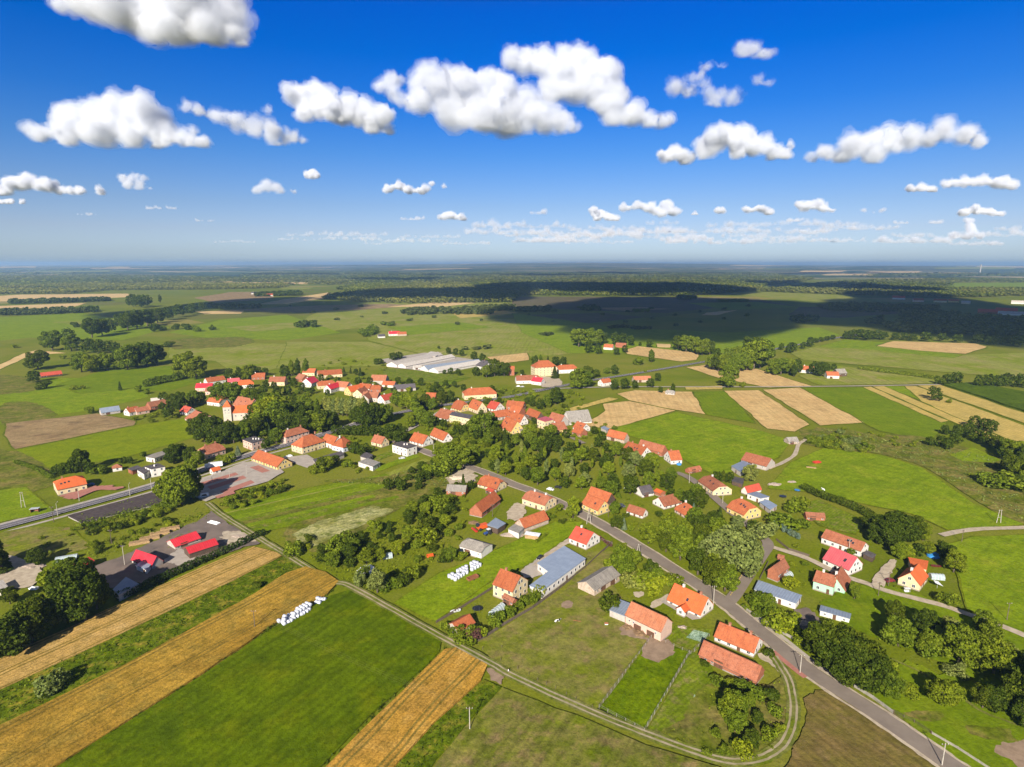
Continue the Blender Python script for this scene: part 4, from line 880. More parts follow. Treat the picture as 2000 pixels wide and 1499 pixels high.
flat([(1686, 1082), (1704, 1090), (1710, 1084), (1695, 1077)], 'small black flat roofed shelter at the end of the stable', 'the black shelter', h=2.2, roof='dark', wall='wood', name='shelter', cat='shelter', win=False, doors=0)
house((1589, 1134), (1628, 1146), (1640, 1128), 'mint green house wing with terracotta roof', 'the mint house wing', ap=1126, he=4., roof='terra', wall='mint', chim=1)
house((1610, 1141), (1650, 1153), (1661, 1131), 'mint green house with front gable and terracotta roof', 'the mint green house', ap=1127, yb=1162, ridge='BC', roof='terra', wall='mint', chim=1)
flat([(1474, 1152), (1554, 1179), (1565, 1164), (1482, 1135)], 'long white farm building with plain blue grey roof at the junction', 'the long blue roofed building', yb=1191, nb=1, roof='blue', name='farm_building', win=True, wins='s')
flat([(1602, 1193), (1659, 1209), (1661, 1200), (1604, 1184)], 'small white outbuilding with blue roof among the orchard trees', 'the small blue roofed outbuilding', yb=1219, nb=1, roof='blue', name='outbuilding', wins='s')
house((1500, 1113), (1520, 1121), (1531, 1103), 'square red brick hut with two tone tile roof', 'the red brick hut', ap=1099, yb=1138, ridge='BC', roof='brown', wall='brick', chim=0, win=False, name='hut', cat='hut')
house((1519, 1088), (1530, 1091), (1534, 1087), 'tiny brick privy with flat red roof by the lane', 'the brick privy', he=2., rise=.7, roof='brown', wall='brick', chim=0, win=False, doors=0, name='shed', cat='shed')
house((1755, 1129), (1797, 1143), (1806, 1122), 'cream house with tall gable and orange roof by the gravel lane', 'the tall gabled cream house', ap=1119, yb=1156, ridge='BC', roof='bright', wall='cream', chim=1)
flat([(1780, 1105), (1809, 1113), (1812, 1097), (1775, 1090)], 'garage with flaming orange roof behind the tall gabled cream house', 'the orange garage', h=3., roof='bright', wall='cream', name='garage', cat='garage', win=False)

# ---------------------------------------------------------------- main road, park and church
house((112, 957), (169, 945), (103, 944), 'new villa with red orange hipped roof by the main road', 'the red orange villa', yb=969, ap=938, left=True, roof='bright', wall='cream', chim=1, hip=.5)
flat([(283, 912), (295, 917), (322, 912), (308, 906)], 'white two storey cube house with flat dark roof', 'the white cube house', yb=933, nb=1, roof='dark', wall='white', name='cube_house', cat='house', chim=1)
flat([(268, 918), (281, 926), (296, 918), (285, 911)], 'single storey grey roofed annex of the white cube house', 'the grey annex', yb=938, nb=1, roof='dark', wall='white', name='annex', cat='building')
flat([(250, 916), (258, 920), (276, 914), (268, 910)], 'brown outbuilding behind the white cube house', 'the brown outbuilding', h=2.6, roof='dark', wall='brick', name='outbuilding', win=False)
flat([(285, 893), (302, 896), (326, 887), (318, 882), (300, 887)], 'low white house with grey roof behind the white cube house', 'the low grey roofed house', h=3., roof='grey', wall='white', name='bungalow', cat='house')
small(229.5, 919, 5, 4.5, 0, 'tiny white garden pavilion with pointed brown roof', 'the garden pavilion', he=2.6, rise=1.6, roof='brown', hip=1., chim=0, win=True, name='pavilion', cat='pavilion')
house((403, 888), (440, 877), (389, 881), 'old brick house with large hipped orange roof by the main road', 'the hipped brick house', yb=898, ap=874, left=True, roof='terra', wall='pink', chim=2, hip=.5)
flat([(474, 859), (492, 866), (516, 859), (497, 853)], 'pink two storey apartment block with flat dark roof', 'the pink apartment block', yb=881, nb=1, roof='dark', wall='pink', name='apartment_block', cat='apartment block', chim=3)
house((491, 894), (541, 912), (566, 902), 'long yellow community hall with orange roof beside the car park', 'the long yellow hall', ap=896, yb=920, roof='orange', wall='yellow', chim=1)
house((543, 850), (558, 854), (600, 841), 'pink manor block with brown orange hipped roof', 'the pink manor block', ap=843, yb=868, ridge='BC', roof='terra', wall='pink', chim=2, hip=1.)
house((569, 868), (590, 874), (630, 860), 'cream manor house with long hipped orange roof', 'the cream manor house', ap=856, yb=888, ridge='BC', roof='orange', wall='cream', chim=2, hip=1.)
house((628, 861), (650, 868), (664, 861), 'low orange roofed link between the cream manor and its white wing', 'the manor link', ap=854, he=4., roof='orange', wall='white', chim=0)
house((648, 869), (670, 874), (693, 867), 'white manor wing with pyramid orange roof', 'the white pyramid wing', ap=856, yb=885, ridge='BC', roof='orange', wall='bluew', chim=1, hip=1.)
flat([(640, 900), (672, 888), (666, 882), (612, 898), (616, 904)], 'low black roofed row of garages below the manor', 'the black garage row', h=2.5, roof='dark', wall='greyp', name='garage_row', cat='garages', win=False)
flat([(766, 869), (795, 877), (814, 871), (784, 863)], 'bright white cube house with dark grey flat roof', 'the bright white cube', yb=893, nb=1, roof='dark', wall='white', name='cube_house', cat='house', chim=2)
house((725, 862), (745, 867), (754, 861), 'small cream cottage with orange roof near the white cube', 'the small cream cottage', ap=854, he=3., roof='terra', wall='cream')
house((800, 860), (826, 867), (843, 860), 'white cottage with orange roof and grey gable by the lane', 'the grey gabled cottage', ap=851, yb=874, roof='orange')
house((840, 849), (866, 860), (881, 855), 'wooden gabled cottage with plain orange roof', 'the wooden gabled cottage', ap=846, yb=866, roof='orange', wall='white', chim=0)
flat([(700, 903), (728, 912), (742, 904), (718, 896)], 'white shed with grey roof at the edge of the allotments', 'the grey allotment shed', h=3., roof='grey', wall='white', name='shed', cat='shed', wins='s')
flat([(704, 892), (720, 897), (728, 889), (714, 884)], 'dark roofed shed behind the grey allotment shed', 'the dark allotment shed', h=2.8, roof='dark', wall='greyp', name='shed', cat='shed', win=False)
flat([(878, 811), (919, 819), (924, 812), (884, 805)], 'cream two storey school with dark flat roof and rows of windows', 'the cream school', yb=834, nb=1, roof='dark', wall='cream', name='school', cat='school')
house((847, 814), (874, 819), (881, 806), 'orange roofed house joined to the cream school', 'the house joined to the school', ap=803, yb=824, roof='terra', chim=2)
house((881, 796), (900, 801), (912, 795), 'yellow house with red orange mansard roof', 'the mansard house', ap=785, yb=806, roof='orange', wall='yellow', hip=.4)
house((914, 794), (932, 801), (946, 796), 'cream house with big orange roof behind the school', 'the big roofed cream house', ap=785, yb=809, roof='orange', wall='cream')
house((950, 796), (967, 800), (979, 794), 'white house with red roof and tall gable', 'the red tall gabled house', ap=787, yb=806, roof='redtile')
house((953, 810), (966, 816), (991, 808), 'grey gabled house with orange roof in the village centre', 'the grey gabled village house', ap=804, yb=823, ridge='BC', roof='orange', wall='greyp')
house((994, 803), (1014, 807), (1020, 802), 'brown orange barn roof behind the white gabled house', 'the brown orange barn', ap=795, he=4., roof='orange', wall='brick', chim=0, win=False, doors=0, name='barn', cat='barn')
house((991, 817), (1016, 825), (1029, 821), 'house with broad orange roof and bright white gable', 'the bright white gable', ap=810, yb=832, roof='orange')
house((976, 833), (998, 843), (1012, 834), 'yellow house with two orange roofs at the bend of the lane', 'the double roofed yellow house', ap=823, yb=849, roof='orange', wall='yellow', chim=2)
flat([(1014, 840), (1024, 846), (1034, 841), (1025, 834)], 'small grey roofed shed beside the double roofed yellow house', 'the small grey shed', h=3., roof='grey', wall='cream', name='shed', cat='shed', win=False)
house((1027, 808), (1049, 817), (1056, 812), 'narrow barn with orange roof and dark gable', 'the dark gabled barn', ap=804, he=3.5, roof='orange', wall='wood', chim=0, win=False, name='barn', cat='barn')
flat([(1049, 819), (1064, 824), (1081, 820), (1066, 814)], 'square cream house with bright pink flat roof', 'the pink roofed cube', yb=840, nb=1, roof='rose', wall='cream', name='cube_house', cat='house')
house((1070, 819), (1094, 826), (1103, 820), 'orange barn behind the pink roofed cube', 'the barn behind the pink cube', ap=812, he=4, roof='terra', wall='greyp', chim=0, win=False, name='barn', cat='barn')
house((1070, 834), (1084, 841), (1104, 836), 'yellow house with orange roof in front of the pink roofed cube', 'the yellow house by the pink cube', ap=827, yb=849, ridge='BC', roof='terra', wall='yellow')
house((1098, 817), (1113, 826), (1143, 815), 'large white barn with pale grey roof', 'the large pale barn', ap=804, yb=831, ridge='BC', roof='grey', wall='white', chim=0, win=False, name='barn', cat='barn')
house((1119, 834), (1136, 839), (1146, 833), 'low orange roofed house below the large pale barn', 'the low house below the pale barn', ap=828, he=3., roof='orange')
house((1117, 843), (1134, 848), (1142, 843), 'orange shed with blue metal end roof below the large pale barn', 'the orange shed with a blue end', ap=838, he=2.6, roof='orange', wall='brick', chim=0, win=False, name='shed', cat='shed')
flat([(1174, 836), (1184, 841), (1190, 838), (1180, 833)], 'tiny blue roofed hut at the stubble edge', 'the tiny blue hut', h=2.4, roof='blue', wall='greyp', name='hut', cat='hut', win=False, doors=0)
house((1185, 851), (1219, 859), (1228, 855), 'long low orange barn at the edge of the pasture', 'the long low orange barn', ap=846, yb=867, roof='orange', wall='stone', chim=0, win=False, name='barn', cat='barn')
house((1215, 879), (1251, 891), (1272, 884), 'farmhouse with steep orange roof and wide white gable', 'the wide white gabled farmhouse', ap=874, yb=898, roof='orange', chim=2)
house((1246, 871), (1293, 884), (1303, 880), 'long red brick barn behind the wide white gabled farmhouse', 'the brick barn behind the farmhouse', ap=869, he=3.2, roof='terra', wall='brick', chim=0, win=False, name='barn', cat='barn')
house((1297, 889), (1311, 899), (1327, 894), 'white house with short orange roof at the pasture edge', 'the short pasture edge house', ap=881, yb=908, ridge='BC', roof='orange')
# church
def church():
    t = link('church', None); p = at(447, 822); t.location = (p.x, p.y, 0); t.rotation_euler = (0, 0, R(12)); tag(t, 'white church with square tower and orange pyramid roof among trees', 'church')
    w = 6.2; h = height_for(p, 794)
    link('tower', MB().box(-w / 2, w / 2, -w / 2, w / 2, -.3, h).mesh('tower', WALL['tower']), None, t)
    o = w / 2 + .35; me = mesh('tower_roof', [(-o, -o, h), (o, -o, h), (o, o, h), (-o, o, h), (0, 0, h + 5.4)], [(0, 1, 4), (1, 2, 4), (2, 3, 4), (3, 0, 4), (3, 2, 1, 0)], ROOF['bright']); me.uv_layers.new(name='UVMap')
    link('tower_roof', me, None, t)
    for i, (x, a) in enumerate(((-1.4, 0), (1.4, 0))): put_window(t, x, -w / 2, h - 2.6, a); put_window(t, x, -w / 2, 7.5, a, 's')
    for x in (-1.4, 1.4): put_window(t, w / 2, x, h - 2.6, math.pi / 2)
    put_door(t, 0, -w / 2, 0)
    n = link('nave', wall_mesh(19, 10, 7, 5, 0, WALL['tower']), None, t); n.location = (w / 2 + 9.6, 3.5, 0)
    r = link('nave_roof', roof_mesh(19, 10, 7, 5, 0, ROOF['bright']), None, t); r.location = n.location
    for i in range(4): put_window(t, w / 2 + 3 + i * 4.4, 3.5 - 5, 4.2, 0)
    BUILT.append(('the church', p.x + 8, p.y + 3, 16)); FOOT.append([(p.x - 5, p.y - 5), (p.x + 24, p.y - 5), (p.x + 24, p.y + 16), (p.x - 5, p.y + 12)])
church()
house((361, 817), (386, 828), (401, 808), 'big barn with wide brown orange roof beside the church meadow', 'the wide barn near the church', ap=812, yb=829, ridge='AB', roof='terra', wall='pink', chim=0, win=False, name='barn', cat='barn')
house((351, 803), (365, 806), (370, 799), 'red roofed cottage behind the wide barn', 'the red cottage behind the barn', ap=796, he=3., roof='redtile')
house((455, 790), (487, 796), (484, 786), 'parish house with brown orange roof behind the church', 'the parish house', ap=780, he=5., roof='terra', wall='pink', chim=1)
house((404, 784), (428, 787), (437, 780), 'white presbytery with orange hipped roof', 'the presbytery', ap=773, yb=795, roof='orange', hip=.6, chim=2)
# red roofed sheds of the machinery yard
house((257, 1092), (296, 1105), (309, 1092), 'red metal roofed shed with skylight strips in the machinery yard', 'the striped red shed', ap=1083, yb=1115, roof='red', wall='greyp', chim=0, win=False, name='shed', cat='shed')
house((326, 1058), (342, 1068), (385, 1047), 'largest red metal roofed shed at the back of the machinery yard', 'the back red shed', ap=1055, yb=1076, ridge='BC', roof='red', wall='greyp', chim=0, win=False, name='shed', cat='shed')
house((359, 1071), (370, 1081), (422, 1060), 'open red metal roofed shelter nearest the conifer hedge', 'the front red shelter', rise=1.6, he=3.2, ridge='BC', roof='red', wall='wood', chim=0, win=False, doors=0, name='shelter', cat='shelter')
house((141, 1104), (160, 1107), (182, 1095), 'half hidden red roofed shed behind the dark trees', 'the half hidden red shed', he=3., rise=1.2, ridge='BC', roof='red', wall='brick', chim=0, win=False, doors=0, name='shed', cat='shed')
flat([(222, 1152), (232, 1162), (270, 1142), (246, 1129)], 'shed with pale blue metal roof under the dark trees', 'the pale blue shed', h=3., roof='blue', wall='greyp', name='shed', cat='shed', win=False)
flat([(266, 1105), (286, 1113), (294, 1104), (276, 1098)], 'white lean-to on the side of the striped red shed', 'the white lean-to', h=2.6, roof='blue', wall='white', name='lean_to_shed', cat='shed', win=False)
flat([(133, 1008), (159, 1021), (326, 980), (296, 963)], 'long derelict building with cracked dark flat roof by the main road', 'the derelict flat roofed building', h=.9, roof='tar', wall='conc', name='derelict_building', win=False, doors=0)
flat([(-14, 1142), (3, 1156), (14, 1147), (4, 1134)], 'white shed with flat roof at the edge of the scrapyard', 'the scrapyard shed', h=2.8, roof='pale', wall='greyp', name='shed', cat='shed', win=False)
# farm complex
for i, (q, lb, rf) in enumerate((([(755, 712), (775, 714), (873, 694), (858, 690)], 'long poultry house with pale concrete roof, hindmost of the farm', 'pale'), ([(777, 714), (792, 716), (888, 697), (874, 694)], 'long poultry house with pale concrete roof, second from the meadow', 'pale'),
        ([(821, 719), (836, 723), (917, 704), (902, 699)], 'long poultry house with bright blue metal roof', 'blue'), ([(838, 723), (856, 726), (930, 708), (918, 704)], 'long poultry house with pale roof in front of the blue roofed one', 'pale'))):
    a, b, c, d = q
    house(a, b, c, lb, 'the poultry farm', he=3.2, rise=2.0, ridge='BC', roof=rf, wall='white', chim=0, win=False, doors=0, name='poultry_house', cat='poultry house')
house((928, 714), (944, 717), (952, 709), 'white farm office with dark roof at the poultry farm', 'the farm office', he=4., roof='dark', rise=2., name='farm_office', cat='building')
flat([(828, 694), (850, 697), (862, 690), (842, 687)], 'flat grey hall at the far corner of the poultry farm', 'the far grey hall', h=4., roof='pale', wall='greyp', name='farm_hall', win=False)
# smaller houses further off
SM = [
 # x, y, L, W, rot, label, short, he, roof, wall, hip
 (770, 656, 20, 10, 10, 'lone farmhouse with bright red roof far out in the meadow', 'the lone red farmhouse', 4, 'red', 'white', 0), (785, 656, 16, 9, 10, 'barn with orange roof beside the lone red farmhouse', 'the lone orange barn', 3.5, 'orange', 'stone', 0), (745, 660, 12, 8, 10, 'small dark roofed shed in front of the lone red farmhouse', 'the lone dark shed', 3, 'dark', 'white', 0),
 (1189, 683, 14, 10, -15, 'lone house with red orange roof beneath the tall poplars', 'the lone poplar house', 4, 'orange', 'white', 0), (1213, 679, 16, 9, -10, 'barn roof half hidden behind the lone poplar house', 'the half hidden barn', 3.5, 'terra', 'brick', 0),
 (1062, 733, 27, 16, 20, 'tall cream three storey block with orange hipped roof', 'the tall cream block', 11, 'orange', 'cream', 1), (1106, 728, 24, 11, 18, 'hipped orange house next to the tall cream block', 'the hipped neighbour', 5, 'orange', 'white', .6), (1030, 748, 26, 11, 10, 'long orange roofed house in front of the tall cream block', 'the long orange house', 4, 'terra', 'white', .3), (1051, 751, 12, 9, -30, 'white gabled house with scarlet roof at the forecourt', 'the scarlet roofed house', 4, 'red', 'white', 0),
 (1181, 753, 13, 8, 45, 'white gabled cottage with orange roof by the main road', 'the white gabled cottage', 4, 'orange', 'white', 0), (1253, 746, 20, 8, 20, 'low orange and grey barn half hidden by trees near the road', 'the low roadside barn', 3.2, 'pinkish', 'stone', 0), (1309, 771, 9, 5, -10, 'small pale cabin on the field lane', 'the field lane cabin', 2.4, 'grey', 'greyp', .6),
 (1575, 728, 15, 10, -10, 'white house with orange roof in the tree belt', 'the tree belt house', 4, 'orange', 'white', 0), (1624, 739, 13, 9, 20, 'white house with orange roof next to a grey barn', 'the white field house', 4, 'orange', 'white', 0), (1639, 735, 12, 10, 40, 'grey boarded barn at the edge of the field', 'the grey field barn', 4.5, 'grey', 'wood', 0),
 (100, 736, 20, 8, 12, 'low shed with bright red roof among the meadow trees', 'the red meadow shed', 2.6, 'redtile', 'wood', 0), (215, 808, 14, 8, 10, 'blue greenhouse like shed beside the ploughed field', 'the blue field shed', 2.6, 'blue', 'greyp', 0),
 (258, 810, 9, 8, 30, 'white cottage with orange roof at the end of the ploughed field', 'the ploughed field cottage', 3.4, 'orange', 'white', 0), (277, 808, 10, 7, 20, 'second cottage with brown orange roof beside the ploughed field', 'the second field cottage', 3, 'terra', 'pink', 0), (307, 798, 15, 9, 25, 'brown roofed barn on the village edge', 'the village edge barn', 3.5, 'brown', 'brick', 0), (308, 790, 10, 8, 0, 'white walled shed behind the village edge barn', 'the white edge shed', 3, 'pale', 'white', 0),
 (401, 763, 16, 9, -20, 'house with crimson metal roof beside the trees', 'the crimson house', 4, 'red', 'pink', 0), (420, 750, 20, 9, 25, 'long orange roofed house behind the crimson house', 'the long house behind the crimson one', 4, 'orange', 'white', 0), (414, 770, 10, 8, -20, 'small house with dull red roof before the presbytery', 'the dull red house', 4, 'brown', 'pink', 0), (457, 752, 12, 8, 0, 'purple red roofed house between big trees', 'the purple roofed house', 4, 'rose', 'white', 0), (480, 757, 16, 10, 0, 'vivid orange hipped house near the village edge', 'the vivid hipped house', 4, 'bright', 'white', .7), (506, 741, 14, 9, -10, 'red roofed house alone above the village', 'the upper red house', 3.5, 'orange', 'brick', 0),
 (544, 752, 17, 11, -20, 'cream house with brown orange roof and side wing', 'the winged cream house', 4.5, 'terra', 'cream', 0), (606, 733, 15, 10, -25, 'small house with orange roof above the street', 'the upper orange house', 4, 'orange', 'cream', 0), (644, 737, 27, 11, 8, 'long house with broad orange roof above the street', 'the broad upper house', 4, 'orange', 'cream', 0), (592, 745, 14, 10, -60, 'dark orange barn behind the crimson gabled house', 'the dark orange barn', 4, 'brown', 'brick', 0), (606, 754, 16, 12, 60, 'white house with crimson roof and twin gables', 'the crimson gabled house', 4.5, 'red', 'white', 0),
 (637, 758, 18, 9, 10, 'pale orange house with hipped roof in the street row', 'the pale orange row house', 4, 'orange', 'cream', .5), (650, 765, 17, 9, 50, 'white house with crimson roof in the street row', 'the crimson row house', 4.5, 'red', 'white', 0), (671, 762, 16, 11, -40, 'brown orange barn in the street row', 'the brown row barn', 4.5, 'pinkish', 'greyp', 0), (693, 770, 17, 11, 35, 'yellow house with bright red orange roof in the street row', 'the yellow row house', 4.5, 'bright', 'yellow', 0), (706, 775, 15, 10, 60, 'orange roofed house at the bend of the street row', 'the bend house', 4.5, 'terra', 'cream', 0), (715, 764, 14, 9, -35, 'orange roofed cottage behind the street row', 'the cottage behind the row', 4, 'orange', 'white', 0), (734, 765, 13, 8, -20, 'small orange hipped house behind the street row', 'the hipped house behind the row', 3.5, 'orange', 'brick', .6), (742, 750, 17, 12, -20, 'tall barn with pale orange roof behind the street row', 'the tall pale orange barn', 5, 'pinkish', 'greyp', 0), (761, 756, 14, 8, -25, 'low orange roofed shed beside the tall pale orange barn', 'the low row shed', 3, 'orange', 'white', 0),
 (726, 783, 16, 10, -25, 'brown roofed house with grey gable near the poplars', 'the brown grey gable house', 4.5, 'brown', 'greyp', 0), (716, 786, 14, 9, 70, 'narrow brown roofed barn by the poplars', 'the narrow poplar barn', 5, 'brown', 'greyp', 0), (757, 786, 16, 10, 40, 'white cottage with red roof at the road corner', 'the corner red cottage', 4, 'redtile', 'white', 0), (790, 763, 22, 9, 10, 'dark roofed sheds above the road corner', 'the dark sheds', 3, 'dark', 'greyp', 0), (843, 780, 10, 8, -20, 'small orange hut hidden in the roadside trees', 'the hidden orange hut', 3.2, 'orange', 'brick', 0),
 (936, 777, 32, 13, 12, 'large cream house with hipped orange roof set in shrubs', 'the large hipped house', 4.6, 'orange', 'cream', .8), (998, 733, 8, 7, 0, 'orange brick transformer tower house', 'the brick tower', 8, 'orange', 'brick', 0), (1008, 800, 16, 9, -20, 'second orange roof behind the bright white gable', 'the second orange roof', 4, 'orange', 'brick', 0), (815, 722, 10, 6, 15, 'small white shed inside the poultry farm', 'the small farm shed', 3, 'pale', 'white', 0),
 (525, 579, 40, 12, 5, 'far farm with red roof at the edge of the forest', 'the far forest farm', 5, 'redtile', 'white', 0), (498, 575, 30, 12, 0, 'far dark roofed farm building near the forest', 'the far dark farm', 5, 'dark', 'white', 0), (1755, 585, 40, 16, 0, 'far house with dull red roof in the cloud shadow', 'the far shadow house', 6, 'redtile', 'white', 0), (1793, 590, 30, 16, 10, 'far orange roofed house below the dark forest', 'the far orange house', 6, 'orange', 'pink', 0), (1836, 591, 36, 14, 0, 'far cream house with orange roof in the hamlet', 'the far cream house', 6, 'orange', 'cream', 0), (1862, 591, 30, 14, 0, 'far yellow house at the end of the hamlet', 'the far yellow house', 5, 'orange', 'yellow', 0), (1886, 594, 24, 12, 0, 'far white house right of the hamlet street', 'the far white house', 5, 'pale', 'cream', 0), (1937, 613, 60, 16, 0, 'long red roofed farm shed in the distant shade', 'the long shaded shed', 5, 'redtile', 'brick', 0), (1965, 610, 46, 16, 5, 'second red roofed farm shed in the distant shade', 'the second shaded shed', 5, 'redtile', 'brick', 0), (1974, 616, 52, 14, 5, 'white roofed polytunnel like barn in the distance', 'the distant white barn', 4, 'pale', 'white', 0), (1990, 594, 40, 14, 0, 'white barn far off at the edge of the wood', 'the far white barn', 5, 'pale', 'white', 0), (1884, 651, 22, 12, 20, 'dull red house deep in the shaded tree belt', 'the shaded belt house', 5, 'brown', 'brick', 0),
 (1545, 866, 8, 6, 35, 'pale stone hut with grey roof on the dirt track', 'the track hut', 2.2, 'grey', 'stone', 0), (1590, 1015, 9, 4, 20, 'small red garden shed by the vegetable beds', 'the red bed shed', 2.2, 'brown', 'brick', 0), (893, 965, 11, 6, -15, 'brick outbuilding with flat grey roof near the sandy lay-by', 'the lay-by outbuilding', 3, 'grey', 'brick', 0), (1354, 922, 10, 4, 45, 'crumbling brick ruin overgrown beside the side road', 'the brick ruin', 1.8, 'terra', 'brick', 0)]
for x, y, L, W, rot, lb, sh, he, rf, wl, hp in SM:
    shed = any(k in lb for k in ('shed', 'barn', 'hut', 'greenhouse', 'ruin', 'outbuilding')); far = y < 700
    nm = 'barn' if 'barn' in lb else 'hut' if 'hut' in lb else 'shed' if ('shed' in lb or 'outbuilding' in lb) else 'ruin' if 'ruin' in lb else 'house'
    small(x, y, L, W, rot, lb, sh, he=he, roof=rf, wall=wl, hip=hp, chim=0 if shed else 1, win=not shed, doors=1 if shed and not far else 0, name=nm, cat=nm)
# ---------------------------------------------------------------- foliage
def leaf_mat(name, a, b, c, scale=.55):
    m, n, bs = newmat(name); n.nodes.remove(bs); out = [x for x in n.nodes if x.type == 'OUTPUT_MATERIAL'][0]
    g = N(n, 'ShaderNodeNewGeometry'); oi = N(n, 'ShaderNodeObjectInfo')
    col = ramp(n, g.outputs['Random Per Island'], [(0, a), (.55, b), (1, c)])
    w = worldpos(n); col = mix(n, .8, col, ramp(n, noise_n(n, w, scale, 2, .6), [(.32, (.55, .6, .55)), (.5, (1, 1, 1)), (.68, (1.35, 1.25, 1.1))]), 'MULTIPLY')
    col = mix(n, 1., col, ramp(n, oi.outputs['Random'], [(0, (.8, .85, .9)), (.5, (1, 1, 1)), (1, (1.22, 1.1, .85))]), 'MULTIPLY')
    d = N(n, 'ShaderNodeBsdfDiffuse'); t = N(n, 'ShaderNodeBsdfTranslucent'); x = N(n, 'ShaderNodeMixShader', _Fac=.25)
    n.links.new(col, d.inputs[0]); n.links.new(mix(n, 1., col, (1.1, 1.25, .5), 'MULTIPLY'), t.inputs[0]); n.links.new(d.outputs[0], x.inputs[1]); n.links.new(t.outputs[0], x.inputs[2]); n.links.new(x.outputs[0], out.inputs[0])
    return m
LEAF = dict(
    deep=leaf_mat('deep_green_leaves', (0.036, 0.055, 0.004), (0.060, 0.086, 0.007), (0.105, 0.135, 0.016)),
    mid=leaf_mat('mid_green_leaves', (0.077, 0.109, 0.006), (0.124, 0.165, 0.010), (0.185, 0.231, 0.024)),
    light=leaf_mat('yellow_green_leaves', (0.114, 0.148, 0.006), (0.175, 0.217, 0.010), (0.244, 0.280, 0.026)),
    grey=leaf_mat('grey_green_leaves', (0.105, 0.126, 0.030), (0.172, 0.203, 0.048), (0.254, 0.288, 0.084)),
    fir=leaf_mat('dark_needles', (0.030, 0.047, 0.009), (0.048, 0.073, 0.012), (0.077, 0.109, 0.021)),
    blue=leaf_mat('blue_needles', (0.088, 0.126, 0.089), (0.133, 0.182, 0.126), (0.177, 0.238, 0.159)),
    wine=leaf_mat('purple_leaves', (0.087, 0.037, 0.037), (0.136, 0.062, 0.056), (0.186, 0.099, 0.074)),
    woodlight=leaf_mat('pale_wood_leaves', (.062, .078, .016), (.10, .115, .026), (.15, .16, .05), .004),
    dusk=leaf_mat('far_wood_leaves', (0.042, 0.062, 0.009), (0.074, 0.100, 0.015), (0.138, 0.161, 0.037), .006))
m_bark = solid('bark', (.15, .115, .085), (.085, .065, .05), 2.); m_birch = solid('birch_bark', (.62, .60, .55), (.3, .28, .25), 2.)
def leaf_cloud(lobes, n, leaf, seed, flat=.6, shell=.8):
    """lobes: (x, y, z, rx, ry, rz). Leaf clump quads over the lobes, normals mostly outward"""
    r = np.random.RandomState(seed); lob = np.array(lobes, float)
    area = (lob[:, 3] * lob[:, 4] + lob[:, 4] * lob[:, 5] + lob[:, 3] * lob[:, 5]); pk = r.choice(len(lob), n * 2, p=area / area.sum())
    d = r.normal(size=(n * 2, 3)); d /= np.linalg.norm(d, axis=1, keepdims=True)
    rad = 1 - np.abs(r.normal(0, .13, (n * 2, 1))); c = lob[pk, :3] + d * lob[pk, 3:] * rad
    keep = np.ones(n * 2, bool)
    for i, l in enumerate(lob):
        q = ((c - l[:3]) / (l[3:] * shell)); keep &= ~(((q * q).sum(1) < 1) & (pk != i))
    c = c[keep][:n]; d = d[keep][:n]; k = len(c)
    nn = d + r.normal(0, flat, (k, 3)); nn /= np.linalg.norm(nn, axis=1, keepdims=True)
    a = np.cross(nn, r.normal(size=(k, 3))); a /= np.linalg.norm(a, axis=1, keepdims=True); b = np.cross(nn, a)
    s = leaf * r.uniform(.55, 1.3, (k, 1)); s2 = s * r.uniform(.6, 1., (k, 1)); lift = nn * s * .25
    v = np.stack([c - a * s - lift, c - b * s2 + lift * .5, c + a * s - lift, c + b * s2 + lift * .5], 1).reshape(-1, 3)
    return v, np.arange(4 * k).reshape(k, 4)
def crown_lobes(kind, r):
    L = []
    if kind == 'broad':
        L.append((0, 0, 5.4, 3.0, 3.0, 3.7))
        for i in range(22):
            a = i * 2.4 + r.uniform(-.4, .4); z = r.uniform(1.9, 8.6); q = 3.0 * math.sqrt(max(.1, 1 - ((z - 5.0) / 4.4) ** 2)); s = r.uniform(.75, 1.35)
            L.append((math.cos(a) * q, math.sin(a) * q, z, s, s, s * .95))
        L.append((r.uniform(-.8, .8), r.uniform(-.8, .8), 8.6, 1.3, 1.3, 1.3))
    elif kind == 'oak':
        for i in range(26):
            a = i * 2.4 + r.uniform(-.4, .4); z = r.uniform(2.0, 8.9); q = 3.5 * math.sqrt(max(.05, 1 - ((z - 5.0) / 4.5) ** 2)) * r.uniform(.75, 1.08); s = r.uniform(.75, 1.45)
            L.append((math.cos(a) * q, math.sin(a) * q, z, s * 1.15, s * 1.15, s * .9))
        L.append((0, 0, 5.4, 2.7, 2.7, 3.4))
    elif kind == 'poplar':
        for i in range(11):
            z = 2.2 + i * .72; s = .95 * math.sin(math.pi * min(1, (i + 1.5) / 11.5)) ** .6 + .25
            L.append((r.uniform(-.35, .35), r.uniform(-.35, .35), z, s, s, .9))
    elif kind == 'willow':
        for i in range(20):
            a = i * 2.39; q = 3.9 * math.sqrt((i + .5) / 20); z = 5.8 - (q / 3.9) ** 2 * 2.6 + r.uniform(-.4, .6)
            L.append((math.cos(a) * q, math.sin(a) * q, z, 1.2, 1.2, 2.1))
        L.append((0, 0, 5.5, 2.6, 2.6, 3.2))
    elif kind == 'bush':
        for i in range(7):
            a = r.uniform(0, 6.28); q = r.uniform(.3, 1.15); L.append((math.cos(a) * q, math.sin(a) * q, r.uniform(.6, 1.6), r.uniform(.5, .85), r.uniform(.5, .85), r.uniform(.5, .8)))
        L.append((0, 0, 1., .9, .9, 1.))
    return L
TREE_KIND = {}
